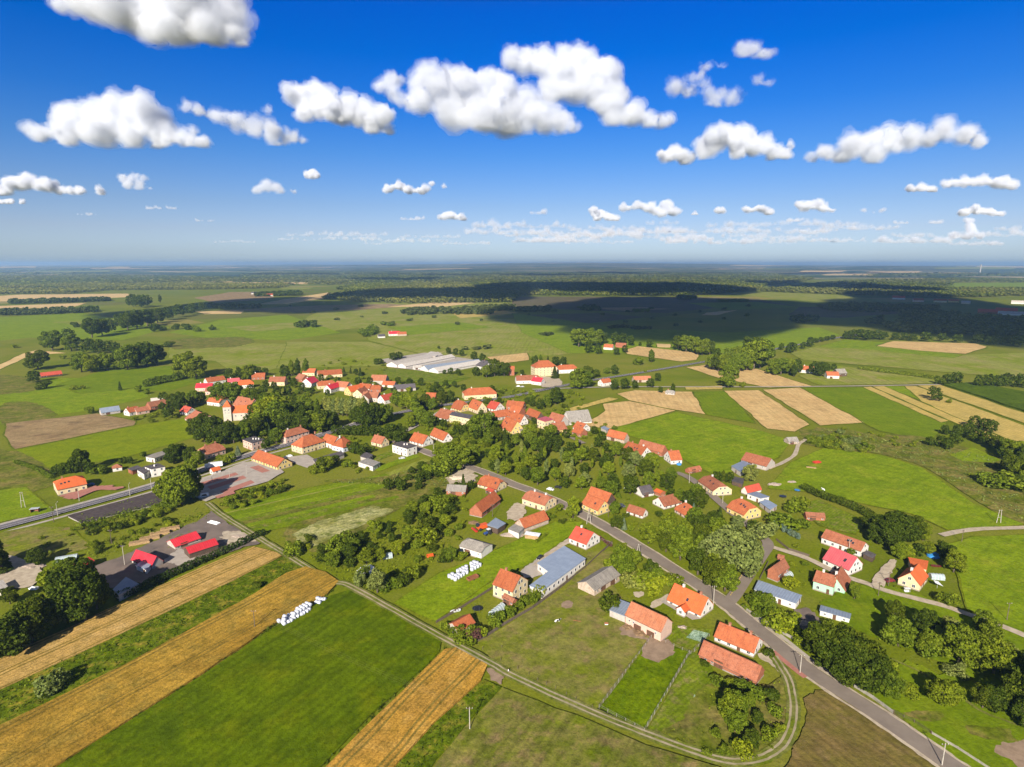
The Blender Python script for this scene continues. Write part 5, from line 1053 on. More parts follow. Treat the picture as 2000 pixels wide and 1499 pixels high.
def conifer(seed):
    r = np.random.RandomState(seed); n = 1500; t = r.uniform(0, 1, n) ** .75; z = .8 + (1 - t) * 9.2; layer_ = .82 + .18 * np.sin(z * 5.2)
    q = t * 2.4 * layer_ * (1 - np.abs(r.normal(0, .12, n))) + .12; a = r.uniform(0, 6.283, n)
    c = np.stack([np.cos(a) * q, np.sin(a) * q, z - q * .25], 1); out = np.stack([np.cos(a), np.sin(a), np.full(n, -.35)], 1); side = np.stack([-np.sin(a), np.cos(a), np.zeros(n)], 1)
    s = r.uniform(.25, .5, (n, 1)); v = np.stack([c - out * s, c - side * s * .7, c + out * s, c + side * s * .7 + np.array([0, 0, .1])], 1).reshape(-1, 3)
    return v, np.arange(4 * n).reshape(n, 4)
def trunk_mesh(kind, r, bark):
    mb = MB()
    if kind in ('spruce',): mb.tube((0, 0, -.2), (0, 0, 9.), .2, .04, 7)
    elif kind == 'poplar': mb.tube((0, 0, -.2), (0, 0, 4), .22, .15, 7); mb.tube((0, 0, 4), (.1, 0, 9), .15, .04, 6)
    else:
        top = Vector((r.uniform(-.3, .3), r.uniform(-.3, .3), 3.6)); mb.tube((0, 0, -.2), top, .34, .24, 8)
        for i in range(6):
            a = i * 1.05 + r.uniform(-.3, .3); q = r.uniform(1.2, 2.3); e = top + Vector((math.cos(a) * q, math.sin(a) * q, r.uniform(1.4, 3.4)))
            mb.tube(top - Vector((0, 0, .3)), e, .14, .04, 5)
        mb.tube(top, top + Vector((0, 0, 4)), .2, .05, 6)
    return mb.mesh('trunk', bark, True)
for kd, nv, nl, lf in (('broad', 5, 4200, .27), ('oak', 4, 4800, .27), ('poplar', 2, 2000, .25), ('willow', 2, 7000, .22), ('bush', 5, 800, .15)):
    TREE_KIND[kd] = []
    for k in range(nv):
        r = random.Random(kd + str(k)); v, f = leaf_cloud(crown_lobes(kd, r), nl, lf, 17 * k + len(kd))
        TREE_KIND[kd].append((mesh_np('crown', v, f, LEAF['mid']), None if kd == 'bush' else trunk_mesh(kd, r, m_bark)))
TREE_KIND['spruce'] = [(mesh_np('crown', *conifer(k), LEAF['fir']), trunk_mesh('spruce', random.Random(k), m_bark)) for k in range(2)]
NAME = {'broad': 'broadleaf_tree', 'oak': 'broadleaf_tree', 'poplar': 'poplar_tree', 'willow': 'willow_tree', 'bush': 'shrub', 'spruce': 'spruce_tree'}
HREF = {'broad': 10., 'oak': 10., 'poplar': 10.4, 'willow': 8.2, 'bush': 2.2, 'spruce': 10.}
TREES = []
tr_r = random.Random(5)
PLAN = []
def tree_at(X, Y, h, kind='broad', leaf=None, wide=1., group=None): PLAN.append((X, Y, h, kind, leaf, wide, group))
def real_tree(X, Y, h, kind='broad', leaf=None, wide=1., group=None):
    v = tr_r.choice(TREE_KIND[kind]); s = h / HREF[kind]; sw = s * wide * tr_r.uniform(.92, 1.1)
    leaf = leaf or ('fir' if kind == 'spruce' else tr_r.choice(('deep', 'mid', 'mid')))
    if kind == 'bush':
        o = link('shrub', v[0]); o.location = (X, Y, 0); cr_ = o
    else:
        o = link(NAME[kind], None); o.location = (X, Y, 0); cr_ = link('crown', v[0], None, o); link('trunk', v[1], None, o)
    cr_.material_slots[0].link = 'OBJECT'; cr_.material_slots[0].material = LEAF[leaf]
    o.rotation_euler = (0, 0, tr_r.uniform(0, 6.28)); o.scale = (sw, sw, s)
    TREES.append((o, kind, leaf, h, X, Y, group)); return o
def T(x, y, ytop, kind='broad', leaf=None, wide=1.):
    p = at(x, y); h = height_for(p, ytop, .5, 40); return tree_at(p.x, p.y, max(h, .8), kind, leaf, wide)
def in_foot(X, Y):
    return any(inside(X, Y, q) for q in FOOT)
ROADS = [R1, R2, R3, R2b]
def near_road(X, Y, d=4.5):
    for rd in ROADS:
        for i in range(0, len(rd) - 1, 1):
            if abs(rd[i][0] - X) < 30 and abs(rd[i][1] - Y) < 30:
                a = Vector(rd[i]); b = Vector(rd[i + 1]); q = Vector((X, Y)); t = max(0, min(1, (q - a).dot(b - a) / max(1e-6, (b - a).length_squared)))
                if (a + (b - a) * t - q).length < d: return True
    return False
def grove(poly, spacing, hr, kinds, seed, leafs=None, wide=1., road=4.5):
    w = [tuple(at(*p)[:2]) for p in poly]; r = random.Random(seed); x0 = min(p[0] for p in w); x1 = max(p[0] for p in w); y0 = min(p[1] for p in w); y1 = max(p[1] for p in w); pts = []
    for _ in range(int(14 * (x1 - x0) * (y1 - y0) / spacing ** 2) + 60):
        X = r.uniform(x0, x1); Y = r.uniform(y0, y1)
        if not inside(X, Y, w) or any((X - a) ** 2 + (Y - b) ** 2 < spacing ** 2 for a, b in pts) or in_foot(X, Y) or near_road(X, Y, road): continue
        pts.append((X, Y)); tree_at(X, Y, r.uniform(*hr), r.choice(kinds), r.choice(leafs) if leafs else None, wide)
# --- meadow trees on the near side of the horizon
for t in [(75, 722, 684, 'oak', 'deep', 1.2), (67, 747, 724, 'broad', 'deep', 1.3), (103, 685, 645, 'oak', 'mid', 1.05), (140, 686, 651, 'oak', 'mid'), (135, 668, 640), (180, 660, 620), (200, 656, 622, 'oak', 'deep'), (216, 650, 622, 'broad', 'deep'), (172, 690, 660, 'oak', 'mid'), (192, 691, 662, 'oak', 'mid'), (212, 690, 664, 'oak', 'mid'), (228, 692, 668), (160, 727, 688, 'oak', 'mid'), (179, 728, 690, 'oak', 'mid'), (210, 724, 688, 'oak', 'mid'), (232, 706, 676), (250, 722, 672, 'oak', 'mid'), (268, 718, 680, 'oak', 'deep'), (286, 716, 668, 'oak', 'deep'), (305, 712, 670, 'oak', 'deep'), (365, 738, 686, 'oak', 'mid', 1.1), (384, 740, 695, 'oak', 'mid'), (350, 722, 692), (258, 600, 573, 'broad', 'deep'), (272, 602, 574, 'oak', 'deep'), (285, 600, 573, 'oak', 'deep'), (313, 592, 575, 'poplar', 'deep', 1.6),
          (235, 642, 612, 'broad', 'deep'), (250, 645, 608, 'broad', 'deep'), (268, 642, 604, 'broad', 'deep'), (288, 638, 603, 'oak', 'deep'), (308, 632, 600, 'oak', 'deep'), (328, 626, 598, 'oak', 'deep'), (350, 620, 594, 'oak', 'deep'), (375, 615, 592, 'oak', 'deep'), (395, 608, 590, 'oak', 'deep'), (345, 644, 632, 'bush'), (366, 645, 632, 'bush'), (386, 648, 636, 'bush'), (415, 645, 635, 'bush'), (300, 648, 632, 'bush'), (318, 646, 634, 'bush'), (148, 640, 629, 'bush'), (28, 680, 673, 'bush', 'deep', 1.6), (330, 678, 667, 'bush', 'deep', 1.5), (143, 762, 752, 'bush'), (163, 760, 752, 'bush'), (235, 763, 745, 'spruce'), (124, 702, 694, 'bush'), (270, 765, 753, 'bush'), (285, 770, 760, 'bush'), (178, 808, 794, 'bush', 'mid'), (84, 760, 745, 'bush', 'deep', 1.3),
          (322, 792, 765, 'broad', 'deep'), (337, 800, 768, 'broad', 'deep'), (352, 802, 765, 'broad', 'deep'), (377, 792, 762), (393, 790, 765), (330, 818, 790, 'broad', 'deep'), (318, 803, 785), (430, 790, 746, 'broad', 'mid', 1.2), (455, 788, 745, 'oak', 'mid'), (450, 746, 720, 'oak', 'deep'), (470, 742, 716, 'oak', 'deep'), (484, 742, 712, 'oak', 'mid'), (495, 735, 712), (505, 735, 716), (518, 735, 718), (555, 736, 712), (570, 735, 702, 'poplar', None, 1.4), (582, 735, 700, 'poplar', None, 1.4), (598, 733, 700, 'poplar', None, 1.6), (560, 745, 722), (672, 730, 717, 'spruce'), (685, 730, 718, 'spruce'), (704, 735, 718, 'spruce'), (695, 733, 720), (740, 712, 699, 'bush', 'deep'), (440, 775, 755), (465, 775, 750),
          # church hill and village park
          (385, 858, 815, 'broad', 'deep'), (400, 864, 812, 'oak', 'deep'), (420, 868, 814, 'broad', 'deep'), (440, 868, 822, 'oak', 'deep'), (396, 846, 806, 'broad', 'deep'), (457, 866, 828, 'broad', 'deep'), (474, 862, 824), (418, 848, 812, 'broad', 'deep'), (482, 852, 818, 'broad', 'deep'), (496, 856, 815, 'oak', 'deep'), (508, 846, 805), (500, 828, 788, 'oak', 'deep'), (516, 834, 780, 'oak', 'light'), (531, 830, 774, 'oak', 'light'), (546, 838, 780), (522, 814, 765), (542, 808, 766), (560, 818, 774), (576, 830, 784), (592, 834, 788, 'poplar', None, 1.5), (562, 846, 800, 'broad', 'deep'), (590, 848, 802, 'broad', 'deep'), (502, 800, 760), (484, 792, 757), (575, 800, 768), (592, 806, 772), (606, 815, 776, 'poplar', None, 1.5), (620, 815, 778, 'poplar', None, 1.4), (528, 868, 830, 'spruce', 'fir', .8), (540, 868, 835, 'broad', 'mid'), (465, 890, 871, 'spruce', 'blue', 1.5), (613, 838, 800, 'oak', 'light'), (630, 842, 797, 'oak', 'deep', 1.1), (646, 838, 802, 'oak', 'deep'), (624, 846, 806, 'oak', 'mid'),
          (696, 830, 796, 'broad', 'deep'), (706, 832, 790, 'oak', 'deep'), (717, 836, 785, 'broad', 'deep'), (731, 832, 786, 'broad', 'deep'), (746, 828, 788), (757, 824, 790), (770, 868, 825, 'oak', 'deep', 1.1), (782, 867, 830, 'oak', 'deep'), (758, 858, 835, 'broad', 'deep'), (776, 795, 762, 'broad', 'mid', 1.2), (795, 800, 766, 'oak', 'light'), (812, 812, 770, 'poplar', 'mid', 1.7), (806, 805, 770, 'oak', 'light'), (830, 800, 768, 'broad', 'deep'), (846, 802, 776), (862, 790, 764), (880, 786, 762), (822, 832, 792), (838, 836, 802), (852, 832, 814), (802, 836, 808), (866, 838, 818), (926, 848, 812, 'broad', 'mid', 1.1), (946, 852, 804, 'oak', 'mid', 1.1), (962, 846, 812), (906, 850, 828), (892, 850, 830), (932, 860, 836), (968, 862, 832, 'oak', 'deep'), (986, 868, 836, 'spruce'), (953, 870, 842), (1085, 790, 756, 'broad', 'deep'), (1068, 795, 770), (1055, 800, 778), (1040, 795, 778), (1095, 785, 766), (1115, 770, 760, 'bush'), (1128, 760, 718, 'oak', 'mid'), (1140, 758, 722, 'oak', 'mid'), (1148, 742, 714), (1160, 738, 722, 'bush'), (1200, 732, 712, 'broad', 'deep'), (1185, 730, 718, 'bush'), (1200, 762, 740), (1220, 762, 738), (1240, 760, 742), (1270, 758, 738, 'broad', 'deep'), (1285, 745, 728), (1260, 728, 722, 'bush'), (1290, 768, 755), (1314, 766, 748, 'poplar', None, 1.8),
          (865, 912, 868, 'oak', 'mid', 1.1), (885, 918, 866, 'oak', 'mid', 1.15), (905, 916, 872, 'oak', 'mid', 1.1), (925, 900, 868), (972, 925, 895, 'poplar', 'grey', 1.6), (870, 930, 900, 'bush', 'mid', 1.2), (845, 930, 906, 'bush', 'light', 1.2),
          # poultry farm trees
          (768, 705, 688, 'broad', 'deep', 1.3), (780, 702, 687, 'broad', 'deep', 1.3), (857, 682, 675), (876, 692, 678), (890, 694, 680), (902, 696, 682), (926, 704, 686, 'broad', 'deep'), (942, 708, 690, 'broad', 'deep'), (966, 735, 700, 'broad', 'deep'), (985, 735, 706, 'oak', 'deep'), (950, 738, 712), (930, 735, 715), (880, 732, 718), (895, 735, 720), (868, 732, 722), (852, 760, 745), (870, 758, 742), (888, 758, 744), (1045, 714, 694), (1056, 712, 692, 'poplar', None, 1.5), (1070, 714, 696, 'spruce'), (1085, 716, 696), (1100, 716, 696, 'broad', 'deep'), (1020, 735, 722), (1083, 740, 715, 'spruce', None, 1.4),
          # trees of the far right
          (1130, 678, 640, 'oak', 'mid'), (1150, 674, 640, 'oak', 'mid'), (1164, 676, 642, 'oak', 'mid'), (1178, 672, 648, 'broad', 'deep'), (1202, 674, 648, 'broad', 'deep'), (1216, 672, 650, 'broad', 'deep'), (1232, 676, 655, 'broad', 'deep'), (1150, 690, 668), (1168, 692, 672), (1204, 694, 678), (1220, 690, 674), (1268, 680, 662), (1250, 676, 668), (1325, 684, 655, 'oak', 'deep'), (1340, 688, 654, 'oak', 'mid'), (1356, 690, 655, 'oak', 'mid'), (1371, 694, 660, 'oak', 'mid'), (1386, 692, 664, 'broad', 'deep'), (1398, 702, 680, 'oak', 'mid'), (1390, 722, 692, 'broad', 'mid'), (1403, 726, 690, 'broad', 'deep'), (1415, 728, 690), (1430, 730, 692), (1444, 726, 686), (1458, 724, 684), (1472, 722, 662, 'oak', 'mid'), (1484, 720, 662, 'oak', 'mid'), (1462, 698, 657, 'oak', 'deep'), (1478, 694, 658, 'oak', 'deep'), (1494, 706, 676), (1504, 700, 678), (1422, 708, 678), (1440, 706, 676), (1422, 758, 712, 'oak', 'mid', .95), (1450, 757, 746, 'bush'), (1272, 708, 682, 'poplar', 'mid', 2.), (1247, 713, 698, 'bush', 'light', 1.3), (1825, 784, 754, 'oak', 'grey', 1.), (1853, 788, 780, 'bush', 'light'), (1510, 733, 700, 'oak', 'mid'), (1525, 732, 698, 'oak', 'mid'), (1540, 730, 700, 'broad', 'mid'), (1556, 728, 700), (1550, 736, 710, 'poplar', None, 1.8), (1590, 734, 706), (1602, 736, 706, 'broad', 'deep'), (1612, 728, 708), (1628, 724, 710), (1540, 690, 672), (1555, 686, 672, 'poplar', None, 1.6), (1568, 682, 668), (1582, 678, 658), (1546, 690, 668), (1505, 686, 668), (1526, 684, 670)]:
    T(*t)
for t in [(520, 760, 742), (535, 762, 745), (575, 758, 738), (590, 766, 747), (627, 746, 730), (662, 752, 737), (700, 754, 736), (722, 752, 736), (778, 752, 736), (800, 754, 737), (822, 754, 738), (640, 774, 760), (562, 772, 752), (542, 776, 754), (515, 774, 752), (492, 772, 750), (610, 770, 755), (690, 792, 775), (770, 775, 756), (845, 770, 752), (862, 772, 756), (905, 765, 750), (960, 768, 752), (975, 790, 776), (1030, 790, 775), (940, 815, 800), (1043, 830, 815), (1160, 850, 832), (1175, 862, 842), (1105, 858, 838)]: T(*t)
for i in range(10): T(636 + i * 8.4, 811 + i * .5, 773 + (i % 3) * 2, 'poplar', 'grey', 1.5)
for i in range(8): T(655 + i * 12.4, 851 + i * .3, 830 + (i % 2), 'broad', 'mid', 1.)
for x, y, q in ((1655, 663, 645), (1670, 664, 644), (1685, 665, 642), (1700, 664, 645), (1715, 664, 644), (1725, 664, 648), (1748, 665, 649), (1765, 665, 649), (1782, 667, 652), (1808, 668, 648), (1840, 668, 650), (1870, 670, 652), (1910, 672, 652), (1935, 675, 655), (1960, 675, 655), (1985, 678, 655), (1594, 670, 660), (1604, 668, 658), (1615, 666, 656), (1626, 664, 654)): T(x, y, q, 'oak', 'mid', 1.25)
# --- right edge, pasture and orchard
for t in [(1850, 752, 730, 'broad', 'mid', 1.2), (1868, 750, 726, 'broad', 'grey', 1.2), (1838, 752, 736, 'bush'), (1910, 756, 732, 'broad', 'deep'), (1930, 757, 730, 'broad', 'deep'), (1950, 758, 732, 'oak', 'deep'), (1966, 756, 728, 'broad', 'deep'), (1990, 758, 730, 'oak', 'deep'), (2015, 760, 732, 'oak', 'deep'),
          (1815, 872, 852, 'broad', 'mid'), (1835, 874, 850, 'oak', 'mid'), (1850, 879, 853, 'broad', 'deep'), (1864, 870, 843, 'oak', 'mid'), (1845, 850, 830, 'broad', 'mid'), (1870, 852, 828), (1888, 852, 826), (1902, 838, 811, 'broad', 'deep'), (1921, 842, 816, 'broad', 'deep'), (1936, 846, 820), (1907, 864, 836), (1926, 872, 842), (1946, 882, 850), (1962, 890, 856), (1981, 902, 860, 'oak', 'mid'), (1998, 912, 870), (1976, 932, 888), (1997, 938, 892), (1960, 900, 872), (2015, 945, 900), (1952, 952, 926, 'bush', 'mid', 1.8), (1975, 955, 928, 'bush', 'mid', 1.8), (1998, 958, 930, 'bush', 'deep', 1.8), (1950, 916, 905, 'bush'), (1895, 930, 924, 'bush', 'light', 1.4),
          (1700, 1042, 1003, 'oak', 'deep'), (1722, 1052, 1000, 'oak', 'deep'), (1742, 1062, 1000, 'oak', 'deep'), (1762, 1060, 1005, 'oak', 'deep'), (1786, 1058, 1008, 'broad', 'deep'), (1712, 1062, 1020, 'broad', 'deep'), (1736, 1072, 1018, 'broad', 'deep'), (1802, 1056, 1020, 'broad', 'mid'), (1756, 1092, 1060, 'oak', 'light'), (1770, 1094, 1062, 'broad', 'light'), (1792, 1088, 1062), (1812, 1086, 1058), (1850, 1100, 1064, 'broad', 'deep'), (1862, 1118, 1074, 'oak', 'mid'), (1838, 1084, 1056, 'broad', 'deep'), (1850, 1182, 1160, 'bush', 'mid', 1.2), (1838, 1178, 1160, 'bush'),
          (1745, 1218, 1172, 'broad', 'deep'), (1754, 1262, 1206, 'broad', 'mid', 1.1), (1742, 1258, 1222, 'bush', 'mid'), (1805, 1238, 1188, 'broad', 'deep'), (1812, 1280, 1230, 'broad', 'mid', 1.2), (1800, 1275, 1240, 'bush', 'mid'), (1852, 1240, 1205, 'broad', 'grey'), (1872, 1296, 1225, 'oak', 'mid', 1.05), (1862, 1262, 1215, 'broad', 'grey'), (1920, 1238, 1192, 'broad', 'mid'), (1932, 1262, 1212, 'broad', 'mid'), (1940, 1318, 1250, 'oak', 'mid', 1.05), (1965, 1300, 1255, 'broad', 'grey'), (1835, 1378, 1330, 'broad', 'mid', 1.2), (1855, 1380, 1332, 'broad', 'mid', 1.1), (1866, 1320, 1300, 'bush', 'grey', 1.3), (1918, 1385, 1338, 'broad', 'deep', 1.1), (1942, 1392, 1340, 'broad', 'deep'), (1985, 1392, 1320, 'oak', 'deep'), (2015, 1360, 1280, 'oak', 'deep'), (1998, 1420, 1360, 'broad', 'deep'), (1996, 1318, 1270, 'broad', 'mid'),
          (1606, 1292, 1215, 'oak', 'deep'), (1632, 1300, 1222, 'oak', 'deep'), (1657, 1312, 1230, 'oak', 'deep'), (1683, 1322, 1245, 'oak', 'deep'), (1642, 1330, 1258, 'oak', 'deep'), (1672, 1342, 1268, 'oak', 'deep'), (1700, 1352, 1280, 'oak', 'deep'), (1724, 1348, 1288, 'broad', 'mid'), (1737, 1362, 1312, 'broad', 'mid'), (1618, 1308, 1240, 'oak', 'deep'), (1592, 1278, 1244, 'broad', 'deep'), (1755, 1358, 1325, 'broad', 'mid'), (1775, 1362, 1338, 'bush', 'mid', 1.2), (1700, 1318, 1258, 'broad', 'deep'),
          # thicket by the bending track
          (1424, 1408, 1352, 'broad', 'mid', 1.0), (1440, 1398, 1350, 'broad', 'mid', .9), (1436, 1432, 1388, 'broad', 'mid', 1.0), (1466, 1462, 1428, 'broad', 'deep', 1.1), (1446, 1475, 1445, 'bush', 'light', .9), (1498, 1440, 1418, 'bush', 'mid', 1.1), (1508, 1370, 1346, 'bush', 'deep', .9), (1478, 1362, 1340, 'bush', 'mid', 1.), (1515, 1398, 1378, 'bush', 'mid', 1.), (1400, 1340, 1322, 'bush', 'mid', 1.), (1376, 1302, 1288, 'bush', 'deep', .8), (1425, 1342, 1324, 'bush', 'light', 1.), (1450, 1352, 1332, 'bush', 'mid', 1.), (1398, 1440, 1424, 'bush', 'mid', 1.), (1412, 1470, 1456, 'bush', 'mid', 1.), (1520, 1428, 1414, 'bush', 'light'), (1478, 1415, 1388, 'broad', 'deep', .9), (1462, 1388, 1352, 'broad', 'mid', .8),
          # street trees, gardens
          (1119, 1012, 970, 'broad', 'light', .8), (1200, 1006, 978, 'broad', 'mid'), (1205, 1034, 1006, 'broad', 'deep', 1.1), (1218, 1035, 1012, 'spruce', 'blue', 1.2), (1213, 1118, 1066, 'oak', 'mid', 1.), (1232, 1112, 1072, 'broad', 'mid', 1.1), (1222, 1130, 1085, 'broad', 'mid'), (1196, 1112, 1090, 'bush', 'light', 1.2), (1270, 1132, 1094, 'broad', 'deep'), (1285, 1140, 1108, 'broad', 'mid'), (1310, 1142, 1118, 'bush', 'mid', 1.2), (1262, 1150, 1120, 'bush', 'light', 1.2), (1278, 1158, 1130, 'bush', 'light', 1.2), (1240, 1146, 1118, 'bush', 'grey', 1.2), (1185, 1195, 1164, 'bush', 'deep', 1.), (1502, 1282, 1266, 'bush', 'deep', .9), (1040, 1160, 1146, 'bush', 'mid'), (1056, 1166, 1146, 'bush', 'light'), (1030, 1178, 1160, 'bush', 'mid'), (1045, 1176, 1156, 'bush', 'mid'), (1014, 1188, 1172, 'bush', 'mid'), (905, 962, 926, 'spruce', 'fir', .9), (920, 956, 938, 'broad', 'deep'), (895, 952, 940, 'bush', 'deep'), (1092, 998, 984, 'bush', 'mid'), (1070, 1012, 1000, 'bush', 'mid'), (1310, 975, 952, 'broad', 'mid'), (1330, 985, 955, 'broad', 'mid', 1.1), (1345, 995, 958, 'broad', 'deep', 1.1), (1365, 992, 955, 'broad', 'deep', 1.1), (1354, 1000, 982, 'spruce', 'blue', 1.), (1360, 975, 945, 'broad', 'mid'), (1400, 945, 920, 'broad', 'deep'), (1412, 942, 918, 'poplar', 'deep', 1.6), (1424, 944, 922, 'broad', 'deep'), (1465, 940, 906, 'oak', 'grey'), (1405, 1014, 990, 'spruce', 'fir', 1.3), (1440, 1032, 1006, 'broad', 'grey', 1.2), (1470, 1040, 1016, 'broad', 'grey', 1.2), (1485, 1048, 1020, 'bush', 'grey', 1.2), (1530, 1032, 1000, 'bush', 'mid', 1.3), (1515, 1024, 1000, 'broad', 'light'), (1550, 1000, 975, 'bush', 'mid', 1.2), (1570, 990, 970, 'bush', 'mid'), (1565, 1030, 1012, 'bush', 'mid', 1.2), (1660, 1085, 1072, 'bush', 'mid'), (1668, 1172, 1138, 'broad', 'mid', .7), (1585, 1250, 1228, 'bush', 'deep'), (1480, 1180, 1152, 'bush', 'mid'), (1500, 1195, 1160, 'broad', 'mid'), (1490, 1190, 1165, 'bush', 'mid', 1.2), (1520, 1222, 1190, 'bush', 'light', 1.3), (1508, 1212, 1186, 'bush', 'mid'), (1538, 1235, 1205, 'bush', 'light', 1.2), (1545, 1150, 1130, 'bush', 'light'),
          # grove by the corner with the big willow
          (1425, 1122, 1032, 'willow', 'grey', 1.1), (1455, 1105, 1040, 'willow', 'grey', .85), (1395, 1150, 1085, 'broad', 'deep', 1.1), (1415, 1155, 1100, 'broad', 'mid', 1.1),
          # farm gardens and field edge
          (737, 1158, 1110, 'broad', 'grey', .9), (718, 1128, 1106, 'spruce', 'fir', .9), (700, 1148, 1120, 'bush', 'grey', .7), (756, 1152, 1130, 'bush', 'mid'), (882, 1098, 1066, 'broad', 'mid'), (900, 1094, 1078, 'bush', 'mid'), (775, 1150, 1132, 'bush', 'mid', 1.1), (790, 1144, 1124, 'bush', 'deep'), (812, 1130, 1108, 'bush', 'mid'), (868, 1098, 1078, 'bush', 'deep'), (890, 1245, 1224, 'bush', 'mid'), (910, 1256, 1230, 'bush', 'mid', 1.1), (925, 1252, 1232, 'bush', 'wine'), (872, 1232, 1214, 'bush', 'mid'), (940, 1244, 1226, 'bush', 'light'), (980, 1212, 1192, 'bush', 'mid', 1.1), (968, 1222, 1202, 'bush', 'mid', 1.1), (995, 1205, 1188, 'bush', 'mid'), (105, 1352, 1316, 'bush', 'grey', 1.1), (505, 1150, 1136, 'bush', 'deep'), (570, 1085, 1062, 'bush', 'mid'), (580, 1082, 1060, 'bush', 'mid'),
          # main road
          (338, 982, 920, 'oak', 'mid', 1.), (356, 986, 908, 'broad', 'mid', 1.), (374, 975, 914, 'broad', 'deep', 1.), (345, 990, 945, 'broad', 'mid', 1.1), (160, 922, 876, 'broad', 'deep', .9), (142, 925, 896, 'broad', 'deep'), (112, 926, 906, 'bush', 'deep'), (126, 926, 908, 'bush', 'deep'), (178, 928, 902, 'broad', 'mid'), (196, 925, 906, 'bush', 'mid', 1.2), (255, 908, 892, 'broad', 'deep'), (242, 906, 892, 'bush', 'deep'), (280, 893, 882, 'bush'), (340, 905, 868, 'broad', 'deep', 1.1), (355, 900, 866, 'oak', 'deep'), (372, 905, 872, 'broad', 'deep'), (388, 908, 880, 'broad', 'mid'), (440, 905, 888, 'bush', 'mid'), (452, 900, 884, 'bush', 'light'), (375, 930, 896, 'broad', 'mid'), (520, 880, 858, 'broad', 'deep'), (512, 868, 852, 'bush', 'deep'), (690, 885, 864, 'bush', 'deep', 1.2), (705, 892, 868, 'broad', 'deep'), (718, 884, 868, 'bush', 'deep'), (630, 920, 892, 'broad', 'deep'), (642, 918, 890, 'broad', 'mid'), (655, 910, 888, 'broad', 'mid'), (680, 912, 896, 'bush', 'light'), (620, 924, 902, 'bush', 'mid'),
          # dark corner
          (142, 1214, 1110, 'oak', 'deep', .85), (168, 1214, 1116, 'oak', 'deep', .85), (190, 1190, 1120, 'oak', 'deep', .8), (150, 1180, 1094, 'oak', 'deep'), (82, 1242, 1164, 'oak', 'deep'), (62, 1256, 1172, 'broad', 'deep'), (104, 1205, 1160, 'broad', 'deep'), (22, 1284, 1202, 'oak', 'deep'), (-8, 1290, 1216, 'oak', 'deep'), (46, 1215, 1175, 'broad', 'deep'), (72, 1104, 1070, 'broad', 'deep', 1.2), (4, 1118, 1056, 'spruce', 'fir', 1.2), (-25, 1125, 1050, 'oak', 'deep'), (20, 1180, 1146, 'broad', 'deep'), (112, 1130, 1108, 'bush', 'mid', 1.3), (95, 1140, 1112, 'bush', 'light', 1.3), (125, 1115, 1092, 'bush', 'mid', 1.2), (240, 1160, 1146, 'bush', 'mid'), (255, 1155, 1142, 'bush', 'mid'), (268, 1150, 1138, 'bush', 'deep')]:
    T(*t)
# --- dense woods of single trees
grove([(945, 895), (1010, 862), (1060, 852), (1110, 872), (1180, 872), (1235, 902), (1312, 928), (1330, 958), (1215, 972), (1120, 962), (1030, 945), (960, 925)], 8.6, (6.5, 12), ('broad', 'oak', 'broad', 'oak', 'poplar'), 1, ('deep', 'mid', 'mid', 'grey', 'light'), 1.05)
grove([(1262, 1062), (1320, 1042), (1380, 1030), (1420, 1045), (1410, 1080), (1400, 1140), (1370, 1140), (1320, 1112)], 6.8, (9, 13), ('broad', 'oak'), 2, ('deep', 'mid', 'mid', 'deep'), 1.0, 6.)
grove([(600, 1085), (690, 1060), (790, 1010), (850, 965), (885, 990), (872, 1045), (800, 1080), (750, 1105), (690, 1115), (640, 1112)], 6.2, (3, 8), ('broad', 'oak', 'broad', 'bush'), 3, ('mid', 'light', 'deep', 'mid'), 1.2)
grove([(470, 845), (520, 800), (580, 790), (620, 800), (600, 830), (560, 842), (520, 856)], 16, (9, 13), ('broad', 'oak'), 4, ('deep', 'mid'), 1.1)
grove([(750, 958), (800, 925), (850, 905), (862, 935), (800, 965)], 7, (4, 8), ('broad',), 6, ('deep', 'mid'), 1.2)
# --- shrubs, one by one
def shrubs(poly, spacing, hr, seed, leafs=('mid', 'deep', 'light'), wide=1.2): grove(poly, spacing, hr, ('bush',), seed, leafs, wide, 3.6)
shrubs([(440, 985), (480, 960), (555, 940), (565, 955), (500, 985), (455, 1002)], 4.2, (2, 4), 11)
shrubs([(150, 1035), (220, 1025), (330, 985), (335, 1000), (240, 1035), (170, 1045)], 4.5, (2, 4), 12)
shrubs([(160, 1070), (250, 1045), (330, 1020), (340, 1030), (250, 1065), (180, 1085)], 5.5, (1.5, 4), 13)
shrubs([(1580, 860), (1640, 850), (1705, 875), (1700, 886), (1640, 882), (1590, 872)], 5.2, (2.5, 5), 14, ('grey', 'mid', 'mid'))
shrubs([(1640, 840), (1720, 848), (1800, 870), (1780, 880), (1700, 862)], 9, (1.5, 3.5), 15, ('grey', 'mid'))
shrubs([(900, 770), (960, 760), (1040, 770), (1060, 790), (1000, 785), (920, 792)], 8, (2, 5), 16)
shrubs([(815, 830), (870, 822), (960, 835), (1000, 860), (930, 880), (850, 850)], 8, (2, 5), 17)
shrubs([(1040, 800), (1130, 770), (1160, 790), (1100, 812)], 10, (1.5, 4), 18)
shrubs([(600, 1050), (680, 1100), (760, 1140), (740, 1155), (660, 1115), (600, 1080)], 8, (1.5, 3.5), 19)
shrubs([(1210, 1060), (1250, 1085), (1300, 1130), (1280, 1150), (1220, 1100)], 7, (1.5, 3), 20)
shrubs([(640, 740), (760, 742), (860, 755), (900, 770), (820, 775), (700, 755)], 12, (2, 5), 21)
shrubs([(480, 765), (600, 765), (600, 790), (500, 790)], 12, (2, 5), 22)
shrubs([(250, 820), (360, 800), (360, 815), (300, 828)], 8, (2, 4), 23)
